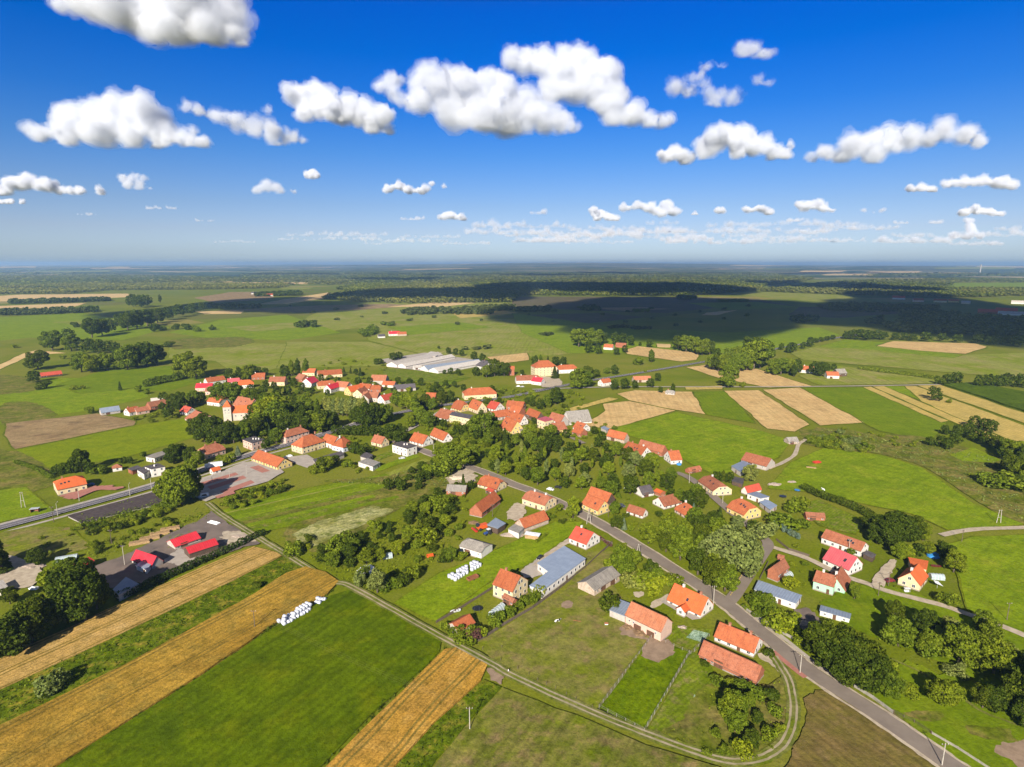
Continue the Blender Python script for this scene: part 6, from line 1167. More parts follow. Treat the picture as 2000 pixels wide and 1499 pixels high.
shrubs([(690, 1120), (760, 1160), (800, 1130), (880, 1075), (870, 1062), (790, 1110), (740, 1140)], 5, (1.5, 3.2), 24)
shrubs([(860, 985), (900, 960), (915, 990), (900, 1060), (870, 1060)], 6, (1.5, 4), 25)
shrubs([(1085, 985), (1130, 1005), (1110, 1030), (1075, 1015)], 5.5, (1.2, 2.6), 26)
shrubs([(1190, 1000), (1230, 1012), (1260, 1040), (1215, 1040)], 6, (1.2, 2.6), 27)
shrubs([(1200, 960), (1240, 975), (1300, 1015), (1260, 1015), (1215, 985)], 6, (1.2, 3), 28)
shrubs([(1480, 1050), (1600, 1100), (1590, 1060), (1520, 1020)], 8, (.9, 2.2), 29)
shrubs([(1540, 1090), (1620, 1125), (1590, 1150), (1540, 1140)], 5, (1., 2.6), 30)
shrubs([(1690, 1150), (1750, 1165), (1760, 1150), (1720, 1140)], 4, (.8, 1.8), 31)
shrubs([(1455, 1190), (1560, 1245), (1600, 1280), (1560, 1262), (1480, 1215)], 5, (1.2, 3), 32)
shrubs([(1300, 1445), (1370, 1475), (1470, 1488), (1530, 1450), (1500, 1440), (1400, 1462)], 4.5, (1, 2.4), 33)
shrubs([(960, 1230), (1040, 1180), (1060, 1165), (1000, 1195)], 3.2, (1., 2.2), 34)
shrubs([(60, 1060), (220, 1010), (330, 1010), (250, 1050), (100, 1085)], 8, (1, 2.6), 35)
shrubs([(640, 905), (720, 900), (760, 905), (700, 925)], 5, (1, 2.6), 36)
shrubs([(600, 870), (700, 880), (720, 860), (640, 850)], 8, (1.5, 3), 37)
shrubs([(880, 850), (960, 870), (900, 885), (860, 875)], 5, (1.5, 4), 38)
shrubs([(660, 700), (760, 715), (740, 735), (600, 725)], 18, (1.5, 4), 39)
shrubs([(1050, 790), (1180, 830), (1230, 850), (1150, 860), (1040, 850)], 8, (1.5, 3.5), 40)
# ---------------------------------------------------------------- hedges and woods read as one mass
def foliage_along(name, pts, w, h, n_per_m, leaf, leafname, label, cat, seed, bumpy=.25):
    path = densify([tuple(at(*p)[:2]) for p in pts], 1.6, False); r = random.Random(seed)
    lob = [(x + r.uniform(-.2, .2), y + r.uniform(-.2, .2), h * .5, w * .55 * r.uniform(1 - bumpy, 1 + bumpy), w * .55 * r.uniform(1 - bumpy, 1 + bumpy), h * .52 * r.uniform(1 - bumpy, 1 + bumpy)) for x, y in path]
    L = sum(math.dist(path[i], path[i + 1]) for i in range(len(path) - 1))
    v, f = leaf_cloud(lob, int(L * n_per_m), leaf, seed, .5, .7); c = np.array([lob[0][0], lob[0][1], 0]); o = link(name, mesh_np(name, v - c, f, LEAF[leafname])); o.location = c
    return tag(o, label, cat)
foliage_along('hedge', [(1572, 958), (1600, 972), (1640, 985), (1680, 1002), (1705, 1015)], 4.5, 4.2, 90, .34, 'deep', 'long clipped dark hedge bordering the horse pasture', 'hedge', 1)
foliage_along('hedge', [(232, 1172), (280, 1152), (340, 1125), (400, 1098), (460, 1072), (500, 1052), (512, 1046)], 3.4, 3.4, 90, .32, 'fir', 'long dark conifer hedge between the machinery yard and the pale wheat', 'hedge', 2)
foliage_along('hedge', [(286, 756), (310, 750), (340, 745), (372, 738)], 7, 8, 40, .6, 'fir', 'dark spruce hedge on the meadow above the village', 'hedge', 3)
foliage_along('hedge', [(1680, 722), (1720, 728), (1780, 735), (1830, 742)], 6, 4.5, 40, .6, 'mid', 'loose overgrown hedge across the pale hay field', 'hedge', 4)
foliage_along('hedge', [(1048, 1060), (1058, 1052), (1068, 1046)], 1.6, 1.6, 80, .2, 'mid', 'short garden hedge near the blue flat roofed workshop', 'hedge', 5)
foliage_along('hedge', [(30, 905), (70, 918), (100, 935)], 3, 2.5, 60, .3, 'mid', 'weedy hedge along the edge of the yellow green meadow', 'hedge', 6)
foliage_along('hedge', [(1172, 1052), (1182, 1060), (1192, 1068)], 1.4, 1.5, 90, .2, 'wine', 'short purple hedge in front of the red tiled roadside house', 'hedge', 7)
FAR_FIELDS = [(-80, 60, 528, 526.5), (-60, 90, 541, 539), (60, 210, 534, 532), (150, 240, 527.5, 526.2), (320, 430, 524.2, 523), (440, 620, 521.5, 520.5), (470, 540, 548, 546), (640, 760, 521, 520), (230, 300, 544, 542.5), (350, 450, 553, 550.5), (430, 600, 556, 552), (150, 330, 548, 546.5), (1480, 1560, 532, 530), (1450, 1520, 541, 539), (1600, 1700, 540, 537.5), (1560, 1640, 535, 533), (1690, 1790, 536, 533.5), (1820, 1980, 531, 529), (1840, 1900, 537, 535.5), (1640, 1760, 528, 527), (1900, 2100, 525.5, 524.3), (1640, 1780, 570, 565.5), (1850, 2150, 566, 553), (1120, 1180, 522, 521), (1230, 1330, 520.8, 520), (1360, 1420, 521.5, 520.6), (-80, 140, 568, 564), (540, 600, 566, 562)]
_fr2 = random.Random(21)
for _ in range(60):
    _x = _fr2.uniform(-150, 2150); _y = 518.6 + 13 * _fr2.random() ** 1.5; _w = _fr2.uniform(30, 130); FAR_FIELDS.append((_x, _x + _w, _y, _y - _fr2.uniform(.35, .9)))
CLEAR = [[tuple(at(x, y)[:2]) for x, y in ((a, c), (b, c - .3), (b + 12, d - .2), (a + 8, d))] for a, b, c, d in FAR_FIELDS]
CLB = [(min(p[0] for p in q), max(p[0] for p in q), min(p[1] for p in q), max(p[1] for p in q), q) for q in CLEAR]
def wood(name, polys, spacing, hr, seed, leafname='dusk', n=70, leaf=1.3, kind='stuff'):
    """a far wood: many crowns in one mesh"""
    r = np.random.RandomState(seed); base = [leaf_cloud([(0, 0, .55, .42, .42, .46), (.15, .1, .75, .25, .25, .25), (-.2, .05, .6, .3, .3, .3)], n, .17, 100 + k, .5)[0] for k in range(4)]
    V = []
    for poly in polys:
        w = [tuple(at(*p)[:2]) for p in poly]; x0 = min(p[0] for p in w); x1 = max(p[0] for p in w); y0 = min(p[1] for p in w); y1 = max(p[1] for p in w)
        xs = np.arange(x0, x1, spacing)
        for Y in np.arange(y0, y1 + spacing, spacing):
            for X in xs:
                a = X + r.uniform(-.45, .45) * spacing; b = Y + r.uniform(-.45, .45) * spacing
                if inside(a, b, w) and not any(q[0] < a < q[1] and q[2] < b < q[3] and inside(a, b, q[4]) for q in CLB):
                    h = r.uniform(*hr); s = max(spacing * 1.15, h * .8) * r.uniform(.8, 1.2)
                    V.append(base[r.randint(4)] * np.array([s, s, h]) + np.array([a, b, 0]))
    v = np.concatenate(V); f = np.arange(len(v)).reshape(-1, 4); c = v.mean(0); c[2] = 0
    me = mesh_np(name, v - c, f, LEAF[leafname]); me.materials.append(LEAF['woodlight']); q = v.reshape(-1, 4, 3)[:, 0] * np.array([1 / 420., 1 / 900., 0]); me.polygons.foreach_set('material_index', (fbm(q + 9, 3) > .12).astype(np.int32))
    o = link(name, me); o.location = c; tag(o, kind=kind); return o
for i, q in enumerate(CLEAR):
    q2 = densify(q, 120, True, 25 if abs(q[0][1]) > 3000 else 8, i); zz = max(hill(*p) for p in q2) + 1.5 + i * .01
    tag(link('far_field', mesh('far_field', [(x, y, hill(x, y) + .6 if y < 7000 else hill(x, y) + 6) for x, y in q2], [list(range(len(q2)))] if area2(q2) > 0 else [list(range(len(q2)))[::-1]], (m_tanp, m_tanp, m_pale, m_yel, m_tanp)[i % 5] if i not in (21, 22) else m_green)), kind='structure')
wood('far_tree_belt', [[(1600, 600), (1660, 598), (1830, 604), (1830, 609), (1700, 611), (1610, 607)], [(1725, 640), (1790, 628), (1850, 622), (2100, 632), (2100, 668), (1960, 662), (1850, 655), (1760, 650)], [(1740, 618), (1800, 612), (1880, 618), (1800, 625)], [(1690, 632), (1720, 626), (1725, 634), (1700, 636)]], 17, (10, 17), 1, 'dusk', 60)
wood('far_tree_belt', [[(-100, 615), (60, 610), (190, 606), (190, 611), (60, 616), (-100, 620)], [(20, 590), (130, 588), (215, 586), (215, 589), (130, 592), (20, 595)], [(400, 600), (440, 599), (520, 603), (440, 605)], [(780, 612), (850, 606), (960, 612), (960, 616), (860, 614), (800, 616)], [(900, 606), (1000, 600), (1010, 606), (930, 612)], [(1010, 606), (1075, 605), (1070, 611), (1010, 611)], [(1130, 606), (1160, 602), (1178, 607), (1150, 609)], [(570, 638), (615, 636), (615, 640), (575, 641)], [(500, 575), (590, 572), (590, 578), (500, 580)], [(1540, 625), (1600, 622), (1590, 630), (1550, 632)], [(1320, 582), (1350, 580), (1360, 585), (1325, 587)]], 16, (9, 15), 2, 'dusk', 60)
wood('bushes_in_far_meadow', [[(1190, 640), (1225, 638), (1226, 641), (1192, 643)], [(1235, 642), (1270, 640), (1270, 644), (1238, 645)], [(1055, 654), (1080, 652), (1080, 656), (1058, 658)], [(1236, 608), (1268, 606), (1268, 610), (1240, 611)], [(1400, 588), (1460, 586), (1462, 590), (1404, 591)], [(700, 652), (720, 640), (740, 640), (735, 655), (715, 660)], [(744, 634), (775, 632), (770, 637), (748, 638)], [(900, 682), (960, 680), (960, 683), (905, 685)]], 10, (3, 8), 3, 'mid', 60)
wood('scattered_far_bushes', [[(560 + i * 47.3 % 900, 598 + i * 13.7 % 40), (566 + i * 47.3 % 900, 597 + i * 13.7 % 40), (567 + i * 47.3 % 900, 599.5 + i * 13.7 % 40)] for i in range(60)], 9, (3, 7), 4, 'dusk', 50)
wood('forest', [[(626, 584), (700, 591), (830, 594), (1000, 591), (1012, 578), (1330, 579), (1400, 575), (1480, 568), (1500, 556), (1300, 556), (900, 556), (700, 557), (660, 566), (690, 573)], [(-250, 576), (130, 575), (215, 568), (430, 566), (560, 563), (560, 557), (200, 556), (-250, 556)], [(1480, 570), (1620, 575), (1790, 582), (1870, 582), (1990, 579), (2250, 582), (2250, 560), (1850, 563), (1600, 556)]], 24, (12, 18), 5, 'dusk', 26)
wood('distant_forest', [[(520, 557), (1000, 557), (1540, 557), (1590, 546), (1480, 533), (1300, 528), (900, 527), (600, 530), (470, 538), (500, 548)], [(-400, 557), (200, 557), (520, 556), (540, 544), (200, 540), (-400, 543)], [(1600, 556), (1760, 561), (2300, 557), (2300, 550), (1900, 546), (1700, 549)]], 55, (14, 22), 6, 'dusk', 14)
wood('horizon_forest', [[(-500, 527), (300, 526), (900, 524), (1200, 523.5), (1700, 524), (2500, 527), (2500, 532), (1700, 529), (1300, 526.5), (700, 527), (200, 531), (-500, 534)], [(-500, 537), (100, 536), (260, 538), (100, 539), (-500, 541)], [(1620, 538), (1900, 536), (2500, 538), (2500, 542), (1900, 541), (1700, 541)]], 140, (18, 30), 7, 'dusk', 10)
# ---------------------------------------------------------------- weeds as ground cover
def weeds(name, polys, dens, hr, leafname, seed, n=7, size=.32):
    r = np.random.RandomState(seed); C = []
    for poly in polys:
        w = [tuple(at(*p)[:2]) for p in poly]; x0 = min(p[0] for p in w); x1 = max(p[0] for p in w); y0 = min(p[1] for p in w); y1 = max(p[1] for p in w)
        k = int((x1 - x0) * (y1 - y0) * dens); q = np.stack([r.uniform(x0, x1, k), r.uniform(y0, y1, k)], 1)
        C += [p for p in q if inside(p[0], p[1], w)]
    C = np.array(C); k = len(C); h = r.uniform(hr[0], hr[1], (k, 1))
    c = np.repeat(np.concatenate([C, h * .5], 1), n, 0) + r.normal(0, 1, (k * n, 3)) * np.repeat(np.concatenate([h * .4, h * .4, h * .3], 1), n, 0); c[:, 2] = np.abs(c[:, 2]) + .05
    nn = r.normal(0, .7, (k * n, 3)) + np.array([0, 0, .6]); nn /= np.linalg.norm(nn, axis=1, keepdims=True); a = np.cross(nn, r.normal(size=nn.shape)); a /= np.linalg.norm(a, axis=1, keepdims=True); b = np.cross(nn, a)
    s = size * r.uniform(.5, 1.3, (k * n, 1)); v = np.stack([c - a * s, c - b * s * .7, c + a * s, c + b * s * .7], 1).reshape(-1, 3)
    return tag(link(name, mesh_np(name, v, np.arange(len(v)).reshape(-1, 4), LEAF[leafname])), kind='stuff')
WS = [(-140, 1416), (0, 1353), (200, 1260), (400, 1165), (556, 1090), (590, 1108), (500, 1158), (400, 1212), (240, 1300), (0, 1416), (-140, 1480)]
weeds('tall_weeds', [WS, [(735, 1545), (780, 1497), (852, 1414), (945, 1332), (976, 1345), (902, 1425), (845, 1490), (812, 1545)], [(640, 1164), (655, 1150), (560, 1212), (400, 1318), (250, 1414), (110, 1503), (104, 1498), (250, 1408), (400, 1312), (548, 1210)], [(866, 1268), (880, 1262), (815, 1328), (740, 1396), (640, 1497), (622, 1500), (735, 1386), (800, 1332)]], .5, (.4, 1.0), 'deep', 1)
weeds('yellow_weeds', [WS, [(0, 1200), (60, 1170), (90, 1190), (40, 1215)], [(160, 1075), (330, 1020), (390, 1000), (400, 1010), (300, 1050), (190, 1095)], [(330, 1075), (420, 1002), (390, 990), (300, 1040)]], .14, (.4, 1.1), 'light', 2)
weeds('rough_weeds', [[(1385, 1330), (1480, 1345), (1530, 1330), (1545, 1390), (1525, 1455), (1470, 1488), (1380, 1478), (1280, 1444), (1330, 1410)], [(600, 1085), (690, 1055), (800, 1000), (880, 975), (880, 1080), (780, 1140), (740, 1165), (650, 1125)], [(1250, 1110), (1300, 1135), (1250, 1165), (1200, 1110)], [(1480, 1190), (1545, 1215), (1600, 1262), (1575, 1270), (1490, 1215)]], .3, (.3, .9), 'mid', 3)
weeds('dry_scrub', [[(1556, 864), (1600, 838), (1720, 852), (1830, 864), (1960, 905), (2060, 950), (2060, 1020), (1990, 1018), (1900, 970), (1800, 910), (1700, 884), (1620, 876)], [(640, 945), (760, 932), (850, 905), (930, 915), (890, 955), (800, 950)]], .1, (.4, 1.2), 'grey', 4, 6, .5)
weeds('orchard_undergrowth', [[(1690, 1180), (1890, 1215), (2050, 1270), (2050, 1420), (1850, 1310), (1690, 1240)], [(1580, 1275), (1760, 1370), (1800, 1340), (1700, 1290), (1600, 1240)]], .2, (.2, .6), 'mid', 5)
weeds('roof_weeds', [[(140, 1012), (165, 1022), (330, 980), (300, 965)]], .035, (.8, 2.2), 'mid', 6, 8, .35)
weeds('wall_scrub', [[(150, 1024), (165, 1034), (345, 988), (330, 978)]], .5, (.8, 2.4), 'mid', 7, 8, .4)
# ---------------------------------------------------------------- small things
def simple_mat(name, c, rough=.5, spec=.4):
    m, n, b = newmat(name); w = worldpos(n); b.inputs['Roughness'].default_value = rough; b.inputs['Specular IOR Level'].default_value = spec
    n.links.new(ramp(n, noise_n(n, w, 1.5, 3), [(.3, tuple(v * .75 for v in c)), (.65, c)]), b.inputs['Base Color']); return m
PAINT = {k: simple_mat(k + '_paint', c, .35, .5) for k, c in dict(white=(.78, .78, .77), black=(.02, .02, .022), dark=(.05, .055, .07), blue=(.03, .08, .28), red=(.45, .04, .025), orange=(.62, .10, .02), maroon=(.16, .02, .025), silver=(.45, .46, .47), sky=(.05, .25, .62), rust=(.25, .10, .05), yellow=(.70, .48, .05), green=(.08, .22, .10), aqua=(.30, .50, .48)).items()}
m_wrap = simple_mat('white_bale_wrap', (.55, .56, .62), .35, .5); m_tyre = simple_mat('tyre', (.03, .03, .03), .9, .1); m_wood = solid('weathered_wood', (.13, .10, .07), (.08, .06, .045), 2.); m_log = solid('cut_timber', (.50, .33, .16), (.32, .20, .10), 1.5, bump=.1)
m_conc = solid('pale_concrete', (.40, .36, .30), (.30, .27, .22), 1.); m_glass = simple_mat('greenhouse_glass', (.34, .40, .40), .15, .6); m_rust = solid('rusty_iron', (.26, .10, .045), (.15, .06, .03), 2.); m_skin = simple_mat('skin', (.50, .30, .21), .6, .2)
def empty(name, x, y, label, cat, rot=0., z=0., group=None):
    p = at(x, y); o = link(name, None, None, None, (p.x, p.y, z)); o.rotation_euler = (0, 0, rot); return tag(o, label, cat, group)
def adopt(o, parts):
    for nm, me, m in parts: link(nm, me, m, o)
    return o
# wrapped bales
def bale_mesh():
    v = []; f = []; k = 14; prof = [(0, .02), (.5, 0), (.60, .09), (.62, .6), (.60, 1.14), (.5, 1.23), (0, 1.22)]
    for r_, z in prof: v += [(r_ * math.cos(6.2832 * j / k), r_ * math.sin(6.2832 * j / k), z) for j in range(k)]
    for i in range(len(prof) - 1): f += [(i * k + j, i * k + (j + 1) % k, (i + 1) * k + (j + 1) % k, (i + 1) * k + j) for j in range(k)]
    me = mesh('wrapped_bale', v, f, m_wrap); me.polygons.foreach_set('use_smooth', [True] * len(f)); return me
BALE = bale_mesh()
def bale(p, rot, lying, label, group, s=1.15):
    o = link('wrapped_bale', BALE, None, None, p); o.scale = (s, s, s)
    o.rotation_euler = (0, math.pi / 2, rot) if lying else (0, 0, rot); return tag(o, label, 'bale', group)
br = random.Random(3); a_, b_ = at(553, 1221), at(612, 1186); dv = (b_ - a_); Ld = dv.length; dv.normalize(); nv = Vector((-dv.y, dv.x, 0)); rot = math.atan2(dv.y, dv.x)
nb = int(Ld / 1.45)
for i in range(nb):
    for j in range(3):
        q = a_ + dv * (i * 1.45) + nv * ((j - 1) * 1.5) + Vector((br.uniform(-.3, .3), br.uniform(-.3, .3), .70)); bale(tuple(q), rot + math.pi / 2 + br.uniform(-.5, .5), True, 'white wrapped round bale lying in the long stack beside the golden wheat', 'bales stacked beside the golden wheat')
    for j in range(2):
        if br.random() < .65: q = a_ + dv * (i * 1.45 + .5) + nv * ((j - .5) * 1.5) + Vector((0, br.uniform(-.1, .1), 1.9)); bale(tuple(q), rot + math.pi / 2 + br.uniform(-.1, .1), True, 'white wrapped round bale on top of the long stack beside the golden wheat', 'bales on top of the stack beside the golden wheat')
for i in range(9):
    q = at(628 + br.uniform(-8, 9), 1177 + br.uniform(-5, 4)); bale((q.x, q.y, 0 if i % 2 else .7), br.uniform(0, 6), i % 2 == 0, 'white wrapped bale tumbled loosely at the end of the golden wheat', 'loose bales at the end of the golden wheat')
a_, b_ = at(884, 1132), at(932, 1104); dv = (b_ - a_); Ld = dv.length; dv.normalize(); nv = Vector((-dv.y, dv.x, 0))
for i in range(int(Ld / 1.7) + 1):
    for j in range(3):
        if br.random() < .88: q = a_ + dv * (i * 1.7 + br.uniform(-.2, .2)) + nv * ((j - 1) * 1.7 + br.uniform(-.2, .2)); bale((q.x, q.y, 0), br.uniform(0, 6), False, 'white wrapped bale standing on end in the rows on the bale meadow', 'bales standing on the bale meadow', 1.35)
# poles, lamps and masts
def pole(x, y, h, label, kind='wood', cat='utility pole', rot=0.):
    o = empty('street_lamp' if kind == 'lamp' else 'utility_pole', x, y, label, cat, rot); m = m_conc if kind in ('conc', 'lamp', 'aframe', 'hframe') else m_wood
    if kind in ('aframe', 'hframe'):
        for s in (-1, 1): link('leg', MB().tube((s * 1.1, 0, -.3), (s * (.12 if kind == 'aframe' else .5), 0, h), .17, .11, 8).mesh('leg', m), None, o)
        link('brace', MB().box(-.7, .7, -.06, .06, h * .45, h * .45 + .14).mesh('brace', m), None, o)
    else: link('post', MB().tube((0, 0, -.3), (0, 0, h), .16, .10, 8).mesh('post', m), None, o)
    if kind == 'lamp':
        link('arm', MB().tube((0, 0, h - .1), (1.3, 0, h + .25), .05, .04, 6).mesh('arm', m), None, o); link('lamp_head', MB().box(1.1, 1.8, -.14, .14, h + .18, h + .32).mesh('lamp_head', PAINT['silver']), None, o)
    else:
        link('crossarm', MB().box(-.9, .9, -.06, .06, h - .55, h - .42).mesh('crossarm', m_gut), None, o)
        for s in (-.8, 0, .8): link('insulator', MB().tube((s, 0, h - .42), (s, 0, h - .15), .05, .04, 6).mesh('insulator', PAINT['white']), None, o)
    return o
for a in ((917.5, 1427, 7.6, 'single pale pole at the edge of the tall weed strip', 'conc'), (1562, 1318, 7.2, 'concrete pole on the verge opposite the dense roadside trees', 'conc'), (1839, 1499, 7.4, 'roadside pole by the brown mown field at the photo edge', 'conc'), (498, 1228, 7.4, 'lone pole standing inside the golden wheat', 'wood'), (1393, 1182, 8.2, 'pole at the junction beside the vivid orange farmhouse', 'conc'), (1966, 1213, 7.5, 'pole in the corner meadow near the gravel lane', 'wood'), (1715, 1166, 6.5, 'pole at the fork of the gravel lane', 'wood'), (1735, 1146, 6.5, 'pole beside the maroon car', 'wood'), (1657, 1082, 7.4, 'pole in front of the long white stable', 'conc'), (1346, 944, 7., 'pale pole next to the brick ruin', 'conc'), (1411, 985, 7., 'pole between the dormer house and the steep yellow house', 'conc'), (244, 1106, 9.8, 'tall concrete pole in front of the striped red shed', 'conc'), (218, 1062, 7, 'pole behind the derelict flat roofed building', 'wood'), (1878, 1060, 6.5, 'pole by the upper gravel lane', 'wood'), (105, 1020, 8.5, 'dark lattice like pole beside the bus shelter', 'wood'), (1188, 1010, 7.5, 'pole close to the yellow cottage', 'wood'), (962, 1010, 7, 'wooden pole at the end of the bright brick barn', 'wood'), (847, 886, 7, 'pole by the bend of the village road', 'conc')):
    pole(a[0], a[1], a[2], a[3], a[4])
for a in ((1246, 1097, 8.4, 'A-shaped double concrete pole on the verge of the village road', 'aframe'), (1150, 1024, 8.4, 'A-shaped double pole on the verge in front of the yellow cottage', 'aframe'), (1950, 1023, 7.5, 'H-shaped twin pole at the far corner of the horse pasture', 'hframe'), (46, 992, 9, 'twin legged pole in the clover meadow', 'hframe')): pole(*a)
for a in ((415, 945, 6, 'street lamp nearest the big roadside tree on the car park'), (449, 937, 6.5, 'middle street lamp between the red bays of the car park'), (482, 928, 5.5, 'street lamp by the long yellow hall on the car park'), (155, 979, 7, 'street lamp in front of the villa'), (113, 1008, 7, 'street lamp opposite the bus shelter'), (254, 969, 7, 'street lamp beside the derelict flat roofed building'), (296, 956, 7, 'street lamp near the white cube house')): pole(a[0], a[1], a[2], a[3], 'lamp', 'street lamp', R(100))
# cars
def car_parts(L=4.2, W=1.7, H_=1.45, van=False):
    prof = [(-L / 2, .28), (-L / 2, .75), (-L / 2 + .15, .88), (-L * .30, .95), (-L * .12, H_), (L * .26, H_), (L * .43, .95), (L / 2 - .03, .85), (L / 2, .3)] if not van else [(-L / 2, .28), (-L / 2, .95), (-L * .40, 1.1), (-L * .30, H_), (L / 2 - .05, H_), (L / 2, .3)]
    mb = MB(); k = len(prof); i = 0
    for s in (-1, 1): mb.v += [(x, s * W / 2 * (.86 if z > 1.0 else 1), z) for x, z in prof]
    mb.f += [list(range(k)), list(range(2 * k - 1, k - 1, -1))] + [[(j + 1) % k, j, k + j, k + (j + 1) % k] for j in range(k)]
    body = mb.mesh('body'); gl = MB(); q = W / 2 * .9
    for s in (-1, 1): gl.poly([(-L * .24, s * (q + .045), .98), (L * .36, s * (q + .045), .98), (L * .24, s * (q - .01), H_ - .12), (-L * .1, s * (q - .01), H_ - .12)][::s])
    gl.poly([(-L * .305, -q + .1, .98), (-L * .305, q - .1, .98), (-L * .14, q - .15, H_ - .08), (-L * .14, -q + .15, H_ - .08)][::-1])
    return body, gl.mesh('windows', m_pane), MB().tube((0, -.1, 0), (0, .1, 0), .32, .32, 12).mesh('wheel', m_tyre), MB().box(-.04, .04, -.16, .16, -.07, .07).mesh('headlight', PAINT['white'])
CARP = car_parts(); VANP = car_parts(5.2, 1.95, 2.2, True)
def car(x, y, rot, paint, label, van=False, L=4.2):
    P_ = VANP if van else CARP; L = 5.2 if van else 4.2; W = 1.95 if van else 1.7
    o = empty('parked_van' if van else 'parked_car', x, y, label, 'van' if van else 'car', R(rot), z=.1)
    b = link('body', P_[0], PAINT[paint], o); b.material_slots[0].link = 'OBJECT'; b.material_slots[0].material = PAINT[paint]
    link('windows', P_[1], None, o)
    for sx in (-1, 1):
        for sy in (-1, 1): w = link('wheel', P_[2], None, o); w.location = (sx * L * .31, sy * W * .45, .32)
    for sy in (-1, 1): h = link('headlight', P_[3], None, o); h.location = (-L / 2 - .01, sy * W * .33, .66)
    return o
car(1055, 1092, 55, 'black', 'black car on the gravel drive beside the blue flat roofed workshop'); car(1075, 958, 150, 'white', 'white car at the roadside behind the cream farmhouse'); car(1090, 954, 150, 'black', 'black car parked beyond the white one near the cream farmhouse'); car(1214, 990, 130, 'dark', 'dark car between the yellow cottage and the small white cottage'); car(1226, 956, 160, 'silver', 'silver grey car beside the slate roofed hut')
car(565, 893, 20, 'white', 'white car behind the long yellow hall'); car(557, 896, -60, 'dark', 'dark blue car in the shade behind the long yellow hall'); car(534, 880, 25, 'dark', 'dark car driving on the main road'); car(177, 949, 10, 'blue', 'blue car parked beside the red orange villa'); car(398, 972, 30, 'white', 'white van at the entrance of the car park', True); car(1737, 1137, 10, 'maroon', 'maroon car beside the tall gabled cream house'); car(785, 897, 20, 'silver', 'silver car in the garden below the bright white cube'); car(838, 796, 20, 'white', 'white van on the main road near the school', True); car(1020, 757, 20, 'silver', 'silver car near the scarlet roofed house'); car(1012, 756, 0, 'white', 'white car near the long orange house')
def lorry(x, y, rot):
    o = empty('lorry', x, y, 'white lorry with a long box body on the main road', 'lorry', R(rot), z=.1)
    link('cab', MB().box(-5.2, -3.3, -1.2, 1.2, .6, 2.9).mesh('cab', PAINT['white']), None, o); link('windscreen', MB().poly([(-5.21, -1.05, 1.7), (-5.21, -1.05, 2.6), (-5.21, 1.05, 2.6), (-5.21, 1.05, 1.7)]).mesh('windscreen', m_pane), None, o)
    link('box_body', MB().box(-3.1, 5.2, -1.25, 1.25, .9, 3.5).mesh('box_body', PAINT['white']), None, o)
    for xx in (-4.3, 2.4, 3.6):
        for s in (-1, 1): w = link('wheel', CARP[2], None, o); w.location = (xx, s * 1.05, .5); w.scale = (1.5, 1.6, 1.5)
lorry(418, 914, 24)
# farm machines
def tractor(x, y, rot, paint, label):
    o = empty('tractor', x, y, label, 'tractor', R(rot)); link('bonnet', MB().box(-2.2, -.4, -.45, .45, .7, 1.5).mesh('bonnet', PAINT[paint]), None, o); link('cab', MB().box(-.4, 1.2, -.75, .75, .9, 2.6).mesh('cab', m_pane), None, o); link('cab_roof', MB().box(-.5, 1.3, -.85, .85, 2.605, 2.75).mesh('cab_roof', PAINT['white']), None, o)
    for xx, r_ in ((-1.7, .55), (.7, .85)):
        for s in (-1, 1): w = link('wheel', CARP[2], None, o); w.location = (xx, s * .95, r_); w.scale = (r_ / .32, 2.2, r_ / .32)
tractor(953, 1044, 40, 'blue', 'blue tractor parked in front of the teal shelter')
def harvester(x, y, rot):
    o = empty('combine_harvester', x, y, 'orange red combine harvester parked beside the teal shelter', 'harvester', R(rot))
    mb = MB(); k = [(-3., .9), (-3., 2.1), (-1.6, 2.6), (2.2, 2.8), (3.2, 2.0), (3.2, .9)]
    for s in (-1, 1): mb.v += [(a, s * 1.3, b) for a, b in k]
    mb.f += [[0, 1, 2, 3, 4, 5], [11, 10, 9, 8, 7, 6]] + [[(j + 1) % 6, j, 6 + j, 6 + (j + 1) % 6] for j in range(6)]
    link('body', mb.mesh('body', PAINT['orange']), None, o); link('cab', MB().box(-3.6, -2.2, -.8, .8, 2.2, 3.5).mesh('cab', m_pane), None, o); link('header', MB().box(-5., -3.8, -2.1, 2.1, .25, .9).tube((-5., -2, 1.), (-5., 2, 1.), .45, .45, 8).mesh('header', PAINT['red']), None, o)
    for xx, r_ in ((-2., .8), (2.2, .5)):
        for s in (-1, 1): w = link('wheel', CARP[2], None, o); w.location = (xx, s * 1.45, r_); w.scale = (r_ / .32, 2.5, r_ / .32)
harvester(943, 1034, 30)
flat([(952, 1026), (972, 1033), (987, 1023), (968, 1013)], 'open shelter with teal blue metal roof between two brick barns', 'the teal shelter', h=3., roof='blue', wall='wood', name='shelter', cat='shelter', win=False, doors=0)
small(421, 925, 5, 4, 25, 'small white kiosk with orange gable roof on the car park', 'the kiosk', he=2.5, roof='bright', chim=0, win=True, name='kiosk', cat='kiosk')
